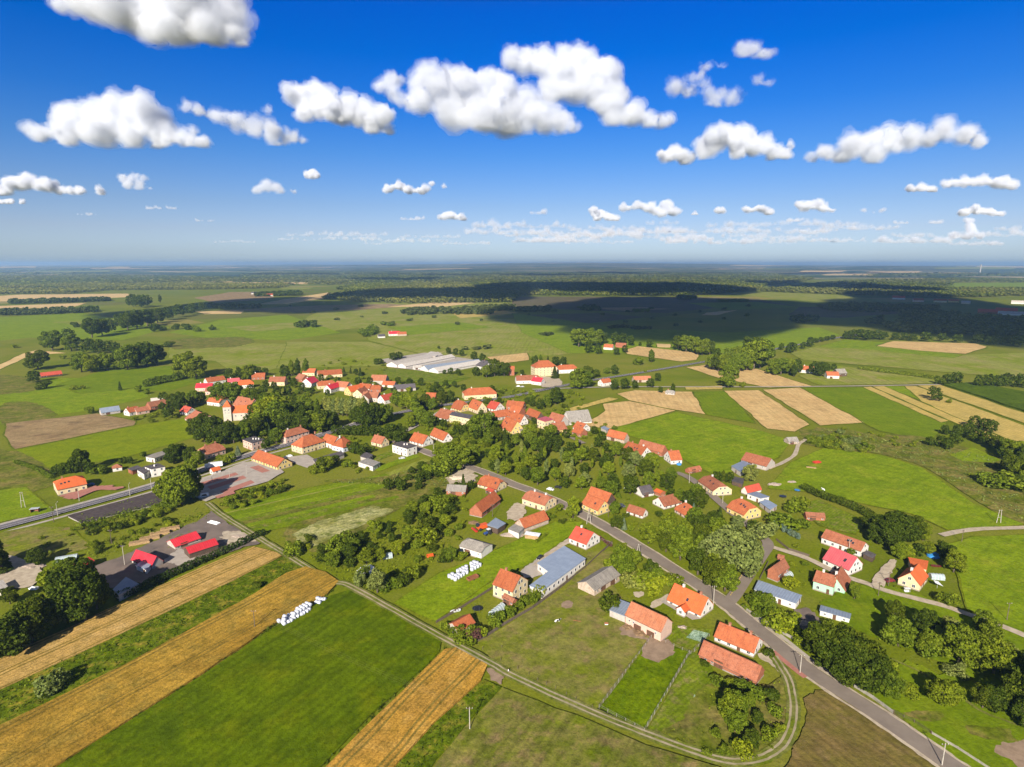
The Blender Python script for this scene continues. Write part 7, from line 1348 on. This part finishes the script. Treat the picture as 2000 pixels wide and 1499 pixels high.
def trailer(x, y, rot, paint, label, L=5., W=2., h=.9):
    o = empty('farm_trailer', x, y, label, 'trailer', R(rot)); link('bed', MB().box(-L / 2, L / 2, -W / 2, W / 2, .6, .75).box(-L / 2, L / 2, -W / 2, -W / 2 + .06, .751, .75 + h).box(-L / 2, L / 2, W / 2 - .06, W / 2, .751, .75 + h).box(-L / 2, -L / 2 + .06, -W / 2 + .061, W / 2 - .061, .751, .75 + h).box(L / 2 - .06, L / 2, -W / 2 + .061, W / 2 - .061, .751, .75 + h).mesh('bed', PAINT[paint]), None, o)
    link('drawbar', MB().box(L / 2 + .01, L / 2 + 1.6, -.06, .06, .5, .62).mesh('drawbar', m_rust), None, o)
    for s in (-1, 1): w = link('wheel', CARP[2], None, o); w.location = (0, s * (W / 2 + .12), .35)
trailer(923, 1133, 40, 'rust', 'rusty red farm trailer standing on the bale meadow'); trailer(418, 1024, -25, 'white', 'white flat trailer at the gate of the machinery yard', 7, 2.2, .3); trailer(840, 1090, 20, 'orange', 'orange cart among the shrubs behind the pale grey barn', 3, 1.6); trailer(1595, 906, 15, 'red', 'red hay trailer standing in the horse pasture', 5, 2.2)
def heap(x, y, rx, ry, h, m, name, label, cat, seed=0):
    bm = bmesh.new(); bmesh.ops.create_icosphere(bm, subdivisions=4, radius=1)
    for v in bm.verts:
        f = 1 + .28 * noise.fractal(v.co * 2.2 + Vector((seed * 7.1, 0, 0)), 1, 2, 4); v.co = Vector((v.co.x * rx * f, v.co.y * ry * f, max(-.1, v.co.z * h * f)))
    me = bpy.data.meshes.new(name); bm.to_mesh(me); bm.free(); p = at(x, y); o = link(name, me, m, None, (p.x, p.y, 0)); return tag(o, label, cat)
m_dung = solid('dung', (.22, .14, .07), (.13, .08, .045), 1.5, bump=.2); m_sand = solid('pale_sand', (.56, .46, .34), (.42, .33, .23), .6, bump=.1); m_rub = solid('rubble', (.42, .33, .26), (.2, .16, .13), 1.2, bump=.25); m_foil = solid('white_sheeting', (.74, .75, .76), (.5, .51, .53), 1.)
heap(1226, 1228, 2.4, 2., 1.3, m_dung, 'dung_heap', 'brown dung heap against the white half of the salmon roofed barn', 'heap', 1); heap(1250, 1240, 2.6, 2.2, 1.4, m_dung, 'dung_heap', 'brown dung heap against the brick half of the salmon roofed barn', 'heap', 2); heap(893, 936, 5, 3.5, 1.6, m_sand, 'sand_heap', 'pale sand heap on the lay-by beside the village road', 'heap', 3); heap(955, 980, 3, 2, 1., m_sand, 'sand_heap', 'small orange sand heap beside the lay-by outbuilding', 'heap', 4)
heap(1513, 948, 4, 2.5, 1.2, m_rub, 'rubble_heap', 'grey heap of boards and rubble behind the red roofed garage', 'heap', 5); heap(1546, 943, 3, 1.8, 1., m_rub, 'rubble_heap', 'pale rubble heap at the edge of the horse pasture', 'heap', 6); heap(1333, 1228, 2., 1.3, .9, m_rub, 'rubble_heap', 'heap of grey stones at the brick end of the salmon roofed barn', 'heap', 7); heap(925, 1022, 3., 1.8, .9, m_dung, 'straw_heap', 'brown straw heap next to the orange harvester', 'heap', 8); heap(1566, 1220, 4.5, 3, .9, m_rub, 'rubble_heap', 'dark scrap heap with pale sheets beside the dense roadside trees', 'heap', 9); heap(714, 1116, 3.4, 4.5, 1.6, m_foil, 'silage_clamp', 'silage heap under white blue plastic sheet in the thicket', 'silage heap', 10); heap(1000, 1046, 6, 2, 1., m_rub, 'scrap_heap', 'long heap of old timber between the grey lean-to and the pale grey barn', 'heap', 11); heap(60, 1108, 6, 3, 1., m_rub, 'rubble_heap', 'orange brown rubble heap in the scrapyard', 'heap', 12); heap(66, 1150, 2, 1.2, .8, m_foil, 'plastic_sheet', 'crumpled white plastic sheet in the scrapyard', 'sheet', 13); heap(468, 1050, 5, 2, 1., m_rub, 'rubble_heap', 'stack of rubble and boards at the end of the machinery yard', 'heap', 14)
def stack(x, y, rot, L, W, h, label, top=False, log=True):
    o = empty('log_stack', x, y, label, 'log stack', R(rot)); mb = MB(); r = .22; nx = int(W / (2 * r)); k = 0
    for j in range(int(h / (1.8 * r))):
        for i in range(int(L / (2 * r))):
            xx = -L / 2 + (i + .5 * (j % 2) + .5) * 2 * r; mb.tube((xx, -W / 2 + br.uniform(-.1, .1), r + j * 1.8 * r), (xx, W / 2 + br.uniform(-.1, .1), r + j * 1.8 * r), r, r, 6)
    link('logs', mb.mesh('logs', m_log), None, o)
    if top: link('cover_sheet', MB().box(-L / 2 - .2, L / 2 + .2, -W / 2 - .2, W / 2 + .2, h + .1, h + .22).mesh('cover_sheet', m_foil), None, o)
stack(1040, 1052, -18, 7, 3.2, 2.2, 'wide firewood stack under white sheets beside the orange stone barn', True); stack(1584, 915, -20, 6, 2, .8, 'low pile of grey logs beside the red hay trailer')
for i in range(4): q = (273 + i * 20, 1062 - i * 9); stack(q[0], q[1], 26, 8.5, 3.0, 1.5, ('row of yellow logs nearest the striped red shed', 'second row of yellow logs counted from the striped red shed', 'third row of yellow logs counted from the striped red shed', 'row of yellow logs farthest from the striped red shed')[i])
# garden things
def greenhouse(x, y, rot, L, W, label):
    o = empty('greenhouse', x, y, label, 'greenhouse', R(rot)); mb = MB(); k = 9; pr = [(-W / 2 * math.cos(math.pi * j / (k - 1)), 2.1 * math.sin(math.pi * j / (k - 1)) ** .7) for j in range(k)]
    mb.v = [(-L / 2, a, b) for a, b in pr] + [(L / 2, a, b) for a, b in pr]; mb.f = [[j, j + 1, k + j + 1, k + j] for j in range(k - 1)] + [list(range(k))[::-1], list(range(k, 2 * k))]
    link('cover', mb.mesh('cover', m_glass), None, o); fr = MB()
    for i in range(int(L / 1.2) + 1):
        xx = -L / 2 + i * L / int(L / 1.2)
        for j in range(k - 1): fr.tube((xx, pr[j][0] * 1.02, pr[j][1] * 1.02), (xx, pr[j + 1][0] * 1.02, pr[j + 1][1] * 1.02), .04, .04, 4, False)
    link('frame', fr.mesh('frame', PAINT['white']), None, o)
greenhouse(971, 1196, 55, 7, 3, 'arched glass greenhouse in the garden of the tall yellow house'); greenhouse(1829, 1130, -10, 5, 3, 'small greenhouse with pale ribs beyond the tall gabled cream house'); greenhouse(131, 1094, 25, 8, 3.4, 'polytunnel with pale ribs beside the half hidden red shed'); greenhouse(1538, 1128, 35, 4, 2.8, 'pale aqua garden tunnel beside the red brick hut'); greenhouse(757, 1089, 20, 4, 3, 'small bluish garden tunnel at the thicket edge')
def trampoline(x, y, label, paint='black', r_=1.9):
    o = empty('trampoline', x, y, label, 'trampoline'); c = [(r_ * math.cos(.5236 * j), r_ * math.sin(.5236 * j)) for j in range(12)]
    link('mat', MB().prism(c, .8, .86).mesh('mat', PAINT[paint]), None, o)
    for j in range(0, 12, 2): link('leg', MB().tube((c[j][0] * 1.03, c[j][1] * 1.03, 0), (c[j][0] * 1.03, c[j][1] * 1.03, 2.2), .04, .04, 5).mesh('leg', PAINT['dark']), None, o)
trampoline(932, 1192, 'black round trampoline on the lawn of the tall yellow house'); trampoline(1557, 960, 'blue trampoline at the end of the long clipped hedge', 'sky', 1.6); trampoline(1529, 972, 'dark trampoline behind the blue carport')
def pool(x, y, label, rr=2.6):
    o = empty('garden_pool', x, y, label, 'pool'); c = [(rr * math.cos(.3142 * j), rr * math.sin(.3142 * j)) for j in range(20)]
    link('wall', MB().prism(c, 0, 1.1).mesh('wall', PAINT['sky']), None, o); link('water', MB().poly([(a * .94, b * .94, 1.104) for a, b in c]).mesh('water', simple_mat('pool_water', (.06, .32, .66), .1, .6)), None, o)
pool(1822, 1087, 'bright blue garden pool beside the dark bushes'); pool(1326, 908, 'small blue pool beside the short pasture edge house', 1.6)
def boat(x, y, rot, paint, label):
    o = empty('rowing_boat', x, y, label, 'boat', R(rot)); mb = MB(); st = [(-2.2, .05), (-1.4, .6), (0, .75), (1.3, .7), (2., .5)]; top = [(a, b, .8) for a, b in st] + [(a, -b, .8) for a, b in st[::-1]]; bot = [(a * .85, b * .5, .2) for a, b in st] + [(a * .85, -b * .5, .2) for a, b in st[::-1]]; n = len(top)
    mb.v = top + bot; mb.f = [list(range(n)), list(range(2 * n - 1, n - 1, -1))] + [[j, n + j, n + (j + 1) % n, (j + 1) % n] for j in range(n)]
    link('hull', mb.mesh('hull', PAINT[paint]), None, o); link('seat', MB().box(-.3, .1, -.7, .7, .803, .86).box(.8, 1.1, -.6, .6, .803, .86).mesh('seat', m_wood), None, o)
boat(1828, 1108, -10, 'maroon', 'long maroon boat lying behind the orange garage'); boat(890, 1196, 20, 'white', 'small white boat on the lawn beside the red tiled garden shed')
def parasol(x, y, label):
    o = empty('awning', x, y, label, 'awning'); link('post', MB().tube((0, 0, 0), (0, 0, 2.6), .05, .05, 6).mesh('post', PAINT['silver']), None, o)
    link('canvas', MB().poly([(-1.4, -.6, 2.6), (1.6, -1.2, 1.4), (1.2, 1.4, 2.2), (-1., 1.2, 2.9)]).mesh('canvas', PAINT['white']), None, o)
parasol(1830, 1149, 'white canvas sail on the lawn of the tall gabled cream house')
def bench_swing(x, y): 
    o = empty('garden_swing', x, y, 'small white garden swing below the tall gabled cream house', 'swing'); link('seat', MB().box(-.9, .9, -.3, .3, .45, .55).box(-.9, .9, .24, .3, .551, 1.1).mesh('seat', PAINT['white']), None, o); link('canopy', MB().box(-1.1, 1.1, -.6, .6, 1.9, 1.98).mesh('canopy', PAINT['white']), None, o)
    for s in (-1, 1): link('leg', MB().tube((s * 1.1, -.5, 0), (s * 1.05, 0, 1.9), .04, .04, 5).tube((s * 1.1, .5, 0), (s * 1.05, 0, 1.9), .04, .04, 5).mesh('leg', PAINT['silver']), None, o)
bench_swing(1771, 1158)
def kennel(x, y):
    o = empty('dog_kennel', x, y, 'small white kennel box standing alone on the dry pasture', 'kennel'); link('box', MB().box(-.6, .6, -.5, .5, 0, .9).mesh('box', PAINT['white']), None, o); link('roof', MB().poly([(-.7, -.6, .9), (.7, -.6, .9), (.7, 0, 1.3), (-.7, 0, 1.3)]).poly([(-.7, 0, 1.3), (.7, 0, 1.3), (.7, .6, .9), (-.7, .6, .9)]).mesh('roof', PAINT['rust']), None, o)
kennel(1184, 1222)
def harrow(x, y):
    o = empty('harrow', x, y, 'rusty iron harrow left on the dry pasture', 'harrow', .4); mb = MB()
    for i in range(4): mb.box(-2.2, 2.2, -.9 + i * .6, -.82 + i * .6, .35, .43)
    for i in range(5): mb.box(-2.2 + i * 1.08, -2.12 + i * 1.08, -.9, .98, .431, .5)
    link('frame', mb.mesh('frame', m_rust), None, o); t = MB()
    for i in range(9):
        for j in range(4): t.tube((-2.1 + i * .52, -.86 + j * .6, .35), (-2.1 + i * .52, -.86 + j * .6, 0), .03, .015, 4)
    link('tines', t.mesh('tines', m_rust), None, o)
harrow(1076, 1235); 
o_ = empty('disc_plough', 1127, 1216, 'small rusty plough overgrown by weeds on the dry pasture', 'plough', -.3); link('beam', MB().box(-1.5, 1.5, -.08, .08, .6, .75).mesh('beam', m_rust), None, o_)
for i in range(3): link('disc', MB().tube((-1 + i, -.05, .4), (-1 + i, .05, .4), .4, .4, 12).mesh('disc', m_rust), None, o_)
def shelter(x, y):
    o = empty('bus_shelter', x, y, 'small bus shelter with pale roof beside the main road', 'bus shelter', R(15)); link('wall', MB().box(-1.8, 1.8, .9, 1., 0, 2.2).box(-1.8, -1.7, -.9, .899, 0, 2.2).box(1.7, 1.8, -.9, .899, 0, 2.2).mesh('wall', WALL['brick']), None, o); link('roof', MB().box(-2.1, 2.1, -1.2, 1.2, 2.203, 2.35).mesh('roof', PAINT['silver']), None, o); link('bench', MB().box(-1.5, 1.5, .4, .8, .42, .5).mesh('bench', m_wood), None, o)
shelter(69, 1001)
def mast():
    o = link('radio_tower', None); p = at(1914, 534); o.location = (p.x, p.y, hill(p.x, p.y)); tag(o, 'slender pale tower far off near the horizon', 'tower'); link('shaft', MB().tube((0, 0, -5), (0, 0, 95), 9, 6, 12).mesh('shaft', m_conc), None, o); link('platform', MB().tube((0, 0, 95), (0, 0, 103), 10, 10, 12).mesh('platform', m_conc), None, o)
mast()
# fences
m_fp2 = solid('panel_concrete', (.29, .26, .21), (.20, .18, .145), .8)
m_fp = solid('grey_fence_concrete', (.24, .22, .18), (.17, .155, .13), 1.)
def fence(pts, label, h=1.5, every=2.6, m=None, board=False, name='fence', wires=3):
    w = densify([tuple(at(*p)[:2]) for p in pts], every, False); c = w[0]; o = link(name, None, None, None, (c[0], c[1], 0)); tag(o, label, 'fence'); m = m or m_fp
    po = MB(); ra = MB()
    for x, y in w: x -= c[0]; y -= c[1]; po.box(x - .07, x + .07, y - .07, y + .07, -.2, h + .08)
    for i in range(len(w) - 1):
        a = Vector((w[i][0] - c[0], w[i][1] - c[1], 0)); b = Vector((w[i + 1][0] - c[0], w[i + 1][1] - c[1], 0)); d = (b - a).normalized(); n_ = Vector((-d.y, d.x, 0)) * .025; a2 = a + d * .08; b2 = b - d * .08
        if board:
            zs = [(.1, h)]
        else: zs = [(.02, .1)] + [(h * (k + 1) / wires - .012, h * (k + 1) / wires + .012) for k in range(wires)]
        for z0, z1 in zs:
            q = [a2 + n_, a2 - n_, b2 - n_, b2 + n_]; k = len(ra.v); ra.v += [(p.x, p.y, z0) for p in q] + [(p.x, p.y, z1) for p in q]; ra.f += [[k + j for j in t] for t in ((3, 2, 1, 0), (4, 5, 6, 7), (0, 1, 5, 4), (1, 2, 6, 5), (2, 3, 7, 6), (3, 0, 4, 7))]
    link('posts', po.mesh('posts', m), None, o); link('panels' if board else 'rails', ra.mesh('panels', m), None, o)
fence([(1272, 1248), (1170, 1385)], 'wire fence with pale kerb along the dry pasture side of the paddock'); fence([(1170, 1385), (1258, 1431)], 'wire fence with pale kerb between the paddock and the farm track'); fence([(1258, 1431), (1346, 1278)], 'wire fence with pale kerb between the paddock and the vegetable garden'); fence([(1300, 1258), (1349, 1280), (1385, 1246)], 'low wire fence behind the brick end of the salmon roofed barn')
fence([(934, 1256), (985, 1222), (1040, 1190), (1090, 1153), (1142, 1112), (1195, 1062)], 'long plain wall of dark boards between the tall yellow house and the dry pasture', 1.4, 2.6, m_wood, True, 'board_fence'); fence([(852, 1218), (900, 1190), (963, 1150)], 'plain dark board fence between the bale meadow and the garden of the tall yellow house', 1.2, 2.6, m_wood, True, 'board_fence')
fence([(1450, 1186), (1458, 1194), (1530, 1240), (1590, 1272)], 'pale concrete panel fence along the village road below the long blue roofed building', 1.2, 2.4, m_fp2, True, 'concrete_fence'); fence([(1668, 1343), (1705, 1366), (1743, 1394)], 'pale concrete panel fence under the dense roadside trees', 1.2, 2.4, m_fp2, True, 'concrete_fence'); fence([(1745, 1395), (1785, 1414), (1818, 1436)], 'dark mesh fence between two pale concrete panels', 1.4, 2.4, m_gut, False, 'mesh_fence', 6); fence([(1820, 1437), (1870, 1466), (1930, 1505), (1990, 1545)], 'pale concrete panel fence beside the roadside pole at the photo edge', 1.2, 2.4, m_fp2, True, 'concrete_fence')
fence([(1427, 1166), (1440, 1142), (1452, 1122)], 'yellow post railing at the side road under the willow', 1., 1.6, PAINT['yellow'], False, 'railing', 2); fence([(1516, 1056), (1540, 1075), (1580, 1088)], 'brown picket fence along the garden of the round shrubs', 1.2, 2., m_wood, True, 'picket_fence'); fence([(1500, 1100), (1490, 1120), (1484, 1132)], 'plain brown fence beside the red brick hut', 1.1, 2., m_wood, True, 'picket_fence'); fence([(1148, 1046), (1196, 1064)], 'brown fence in front of the red tiled roadside house', 1.2, 2., m_wood, True, 'picket_fence')
for i, (x, y) in enumerate(((943, 1270), (980, 1268), (978, 1293), (1011, 1310), (1033, 1321), (1050, 1332), (1067, 1340), (1085, 1348), (1106, 1360), (1125, 1370), (1157, 1386))):
    p = at(x, y); o = link('fence_post', MB().tube((0, 0, -.2), (0, 0, 1.5), .09, .07, 6).mesh('fence_post', m_wood), None, None, (p.x, p.y, 0)); tag(o, 'thin brown post standing in the row between the dry pasture and the farm track', 'post', 'posts along the dry pasture')
for i, (x, y) in enumerate(((1510, 1026), (1518, 1032), (1531, 1040), (1541, 1045), (1549, 1049), (1557, 1053))): T(x, y, y - 12 if i != 2 else y - 15, 'bush', 'blue', .8)
# animals and a walker
def skin_figure(name, bones, radii, m, sub=2):
    me = bpy.data.meshes.new(name); me.from_pydata([b for b, _ in bones], [(i, p) for i, (_, p) in enumerate(bones) if p is not None], []); o = bpy.data.objects.new(name, me); COL.objects.link(o)
    s = o.modifiers.new('skin', 'SKIN'); ss = o.modifiers.new('sub', 'SUBSURF'); ss.levels = sub; ss.render_levels = sub
    for i, r_ in enumerate(radii): me.skin_vertices[0].data[i].radius = r_ if isinstance(r_, tuple) else (r_, r_)
    me.skin_vertices[0].data[0].use_root = True
    dg = bpy.context.evaluated_depsgraph_get(); dg.update(); m2 = bpy.data.meshes.new_from_object(o.evaluated_get(dg)); o.modifiers.clear(); o.data = m2; m2.materials.clear(); m2.materials.append(m); m2.polygons.foreach_set('use_smooth', [True] * len(m2.polygons)); return o
def cow_mat():
    m, n, b = newmat('black_white_hide'); tc = N(n, 'ShaderNodeTexCoord'); n.links.new(ramp(n, noise_n(n, tc.outputs['Object'], 1.3, 1), [(.49, (.03, .028, .026)), (.51, (.75, .72, .68))]), b.inputs['Base Color']); return m
def cow(x, y, rot, m, label):
    B = [((0, 0, 1.05), None), ((-.75, 0, 1.1), 0), ((.75, 0, 1.12), 0), ((1.15, 0, 1.3), 2), ((1.5, 0, 1.35), 3), ((1.8, 0, 1.15), 4), ((-.8, .22, .6), 1), ((-.88, .22, .42), 6), ((-.8, .22, .03), 7), ((-.8, -.22, .6), 1), ((-.88, -.22, .42), 9), ((-.8, -.22, .03), 10), ((.75, .22, .55), 2), ((.75, .22, .03), 12), ((.75, -.22, .55), 2), ((.75, -.22, .03), 14), ((-1.02, 0, .95), 1), ((-1.05, 0, .45), 16), ((1.5, .2, 1.42), 4), ((1.5, -.2, 1.42), 4)]
    Rr = [(.36, .42), (.3, .34), (.28, .36), .2, .15, .09, .13, .07, .06, .13, .07, .06, .1, .06, .1, .06, .04, .03, .05, .05]
    o = skin_figure('cow', B, Rr, m); p = at(x, y); o.location = (p.x, p.y, 0); o.rotation_euler = (0, 0, rot); tag(o, label, 'cow')
cow(1088, 1217, .4, cow_mat(), 'black and white cow standing on the dry pasture'); cow(1608, 959, 1.9, PAINT['white'], 'white cow standing alone in the horse pasture near the hedge')
def person(x, y, rot):
    B = [((0, 0, .92), None), ((0, 0, 1.15), 0), ((0, 0, 1.38), 1), ((0, 0, 1.5), 2), ((0, .02, 1.64), 3), ((0, .02, 1.74), 4), ((.1, 0, .88), 0), ((.12, .22, .5), 6), ((.12, .08, .08), 7), ((.12, .24, .04), 8), ((-.1, 0, .88), 0), ((-.12, -.05, .5), 10), ((-.12, -.3, .1), 11), ((-.12, -.16, .04), 12), ((.2, 0, 1.38), 2), ((.26, -.12, 1.1), 14), ((.27, .0, .86), 15), ((-.2, 0, 1.38), 2), ((-.26, .1, 1.1), 17), ((-.27, .25, .9), 18)]
    Rr = [(.15, .11), (.14, .1), (.17, .11), .055, .09, .08, .09, .06, .045, .04, .09, .06, .045, .04, .06, .045, .03, .06, .045, .03]
    o = skin_figure('person', B, Rr, PAINT['white'], 2); p = at(x, y); o.location = (p.x, p.y, .05); o.rotation_euler = (0, 0, rot); me = o.data; me.materials.append(simple_mat('dark_trousers', (.04, .05, .07), .8)); me.materials.append(m_skin)
    for f in me.polygons:
        z = f.center.z; ax = abs(f.center.x); f.material_index = 1 if z < .93 and ax < .22 else (2 if z > 1.46 or (ax > .22 and z < 1.12) else 0)
    tag(o, 'person in white shirt and dark trousers walking along the farm track', 'person')
    bm = bmesh.new(); bmesh.ops.create_uvsphere(bm, u_segments=12, v_segments=8, radius=.1, matrix=Matrix.Translation((0, -.01, 1.74))); me = bpy.data.meshes.new('hair'); bm.to_mesh(me); bm.free(); link('hair', me, simple_mat('brown_hair', (.06, .035, .02), .7), o)
person(993, 1316, 2.3)

# cables between poles
def cable(a, b, ha, hb, label):
    p = at(*a); q = at(*b); o = link('power_cable', None, None, None, (p.x, p.y, 0)); tag(o, label, 'cable', None); d = (q - p); n_ = Vector((-d.y, d.x, 0)).normalized()
    for s in (-.8, 0, .8):
        mb = MB(); pts = []
        for i in range(17):
            t = i / 16; v = d * t + n_ * s; v.z = ha + (hb - ha) * t - 4 * .02 * d.length * t * (1 - t); pts.append(v)
        for i in range(16): mb.tube(pts[i], pts[i + 1], .011, .011, 4, False)
        link('wire', mb.mesh('wire', m_gut), None, o)
cable((498, 1228), (917.5, 1427), 7.2, 7.4, 'three thin wires over the lush grass field'); cable((1150, 1024), (1246, 1097), 8.2, 8.2, 'wires between the two A-shaped poles on the village road'); cable((1246, 1097), (1393, 1182), 8.2, 8., 'wires from the A-shaped pole to the junction pole'); cable((1393, 1182), (1562, 1318), 8., 7., 'wires along the village road past the long white roadside house'); cable((1562, 1318), (1839, 1499), 7., 7.2, 'wires above the road beside the brown mown field'); cable((1950, 1023), (1985, 1090), 7.2, 7., 'wires leaving the H-shaped twin pole over the corner meadow'); cable((46, 992), (244, 1106), 8.6, 9.6, 'wires crossing the main road beside the derelict flat roofed building')
# ---------------------------------------------------------------- grow the planned trees: those that show largest as things, the rest as one mass
def grow():
    br_ = [q for q in PLAN if q[3] in ('broad', 'oak')]; br_.sort(key=lambda q: -q[2] / math.hypot(q[0], q[1]))
    rest = set(id(q) for q in br_[290:])
    sh_ = [q for q in PLAN if q[3] == 'bush']; sh_.sort(key=lambda q: -q[2] / math.hypot(q[0], q[1]))
    rest2 = set(id(q) for q in sh_[290:])
    big = []; low = []
    for q in PLAN:
        if id(q) in rest: big.append(q)
        elif id(q) in rest2: low.append(q)
        else: real_tree(*q)
    for name, L, nl, lf in (('small_far_trees', big, 700, 1.9), ('small_far_shrubs', low, 260, 1.7)):
        if not L: continue
        r = np.random.RandomState(3); V = []
        for X, Y, h, kd, leaf, wide, g in L:
            me = TREE_KIND[kd][r.randint(len(TREE_KIND[kd]))][0]; c = np.empty(len(me.vertices) * 3, np.float32); me.vertices.foreach_get('co', c); c = c.reshape(-1, 4, 3)
            c = c[r.permutation(len(c))[:nl]]; m = c.mean(1, keepdims=True); c = (m + (c - m) * lf).reshape(-1, 3); s = h / HREF[kd]; a = r.uniform(0, 6.28)
            rot = np.array([[math.cos(a), -math.sin(a), 0], [math.sin(a), math.cos(a), 0], [0, 0, 1]]); V.append((c * np.array([s * wide, s * wide, s])) @ rot.T + np.array([X, Y, 0]))
        v = np.concatenate(V); o = link(name, mesh_np(name, v, np.arange(len(v)).reshape(-1, 4), LEAF['deep' if name == 'small_far_trees' else 'mid'])); tag(o, kind='stuff')
grow()
# ---------------------------------------------------------------- air
hz = volmat('haze', 7e-5, (.40, .63, .94), 0.2)
hb_ = MB().box(-60000, 60000, -920, 41000, -30, 178).mesh('haze', hz); tag(link('haze', hb_), kind='stuff')
# ---------------------------------------------------------------- labels of trees and shrubs by their neighbours
ADJ = {'deep': 'dark green', 'mid': 'mid green', 'light': 'yellow green', 'grey': 'grey green', 'fir': 'dark', 'blue': 'bluish', 'wine': 'purple', 'dusk': 'dark'}
NOUN = {'broad': 'round tree', 'oak': 'spreading tree', 'poplar': 'slender poplar', 'willow': 'willow', 'bush': 'shrub', 'spruce': 'spruce'}
ORD = ['', 'second ', 'third ', 'fourth ', 'fifth ', 'sixth ', 'seventh ', 'eighth ', 'ninth ', 'tenth ']
MARKS = BUILT + [(n_, x_, y_, 14) for n_, x_, y_ in LAND]
lab = {}
for t in TREES:
    o, kd, lf, h, X, Y, grp = t; best = None
    for sh, mx_, my_, rr in MARKS:
        d = max(0, math.hypot(X - mx_, Y - my_) - rr)
        if best is None or d < best[0]: best = (d, sh, mx_, my_)
    d, sh, mx_, my_ = best; dm = math.hypot(mx_, my_); u = ((X - mx_) * mx_ + (Y - my_) * my_) / dm
    rel = 'behind' if u > 3 else 'in front of' if u < -3 else 'beside'
    if kd == 'bush': sz = 'tall' if h > 3.2 else 'low' if h < 1.8 else ''
    else: sz = 'tall' if h > 13 else 'small' if h < 7 else ''
    key = ' '.join(w for w in (sz, ADJ[lf], NOUN[kd], rel, sh) if w); lab.setdefault((key, NOUN[kd]), []).append((d, o, kd))
for (key, nn_), L in lab.items():
    L.sort(key=lambda q: q[0])
    for i, (d, o, kd) in enumerate(L):
        cat = 'shrub' if kd == 'bush' else 'tree'
        if len(L) == 1: tag(o, key, cat)
        elif i < 10: tag(o, ORD[i] + 'nearest ' + key, cat)
        else: tag(o, 'one of the farther ' + key.replace(nn_, nn_ + 's', 1), cat, 'farther ' + key.replace(nn_, nn_ + 's', 1))
        if not o.get('group') and kd != 'willow': o['group'] = {'bush': 'shrubs around the village', 'poplar': 'poplars around the village', 'spruce': 'spruces around the village'}.get(kd, 'broadleaf trees around the village')
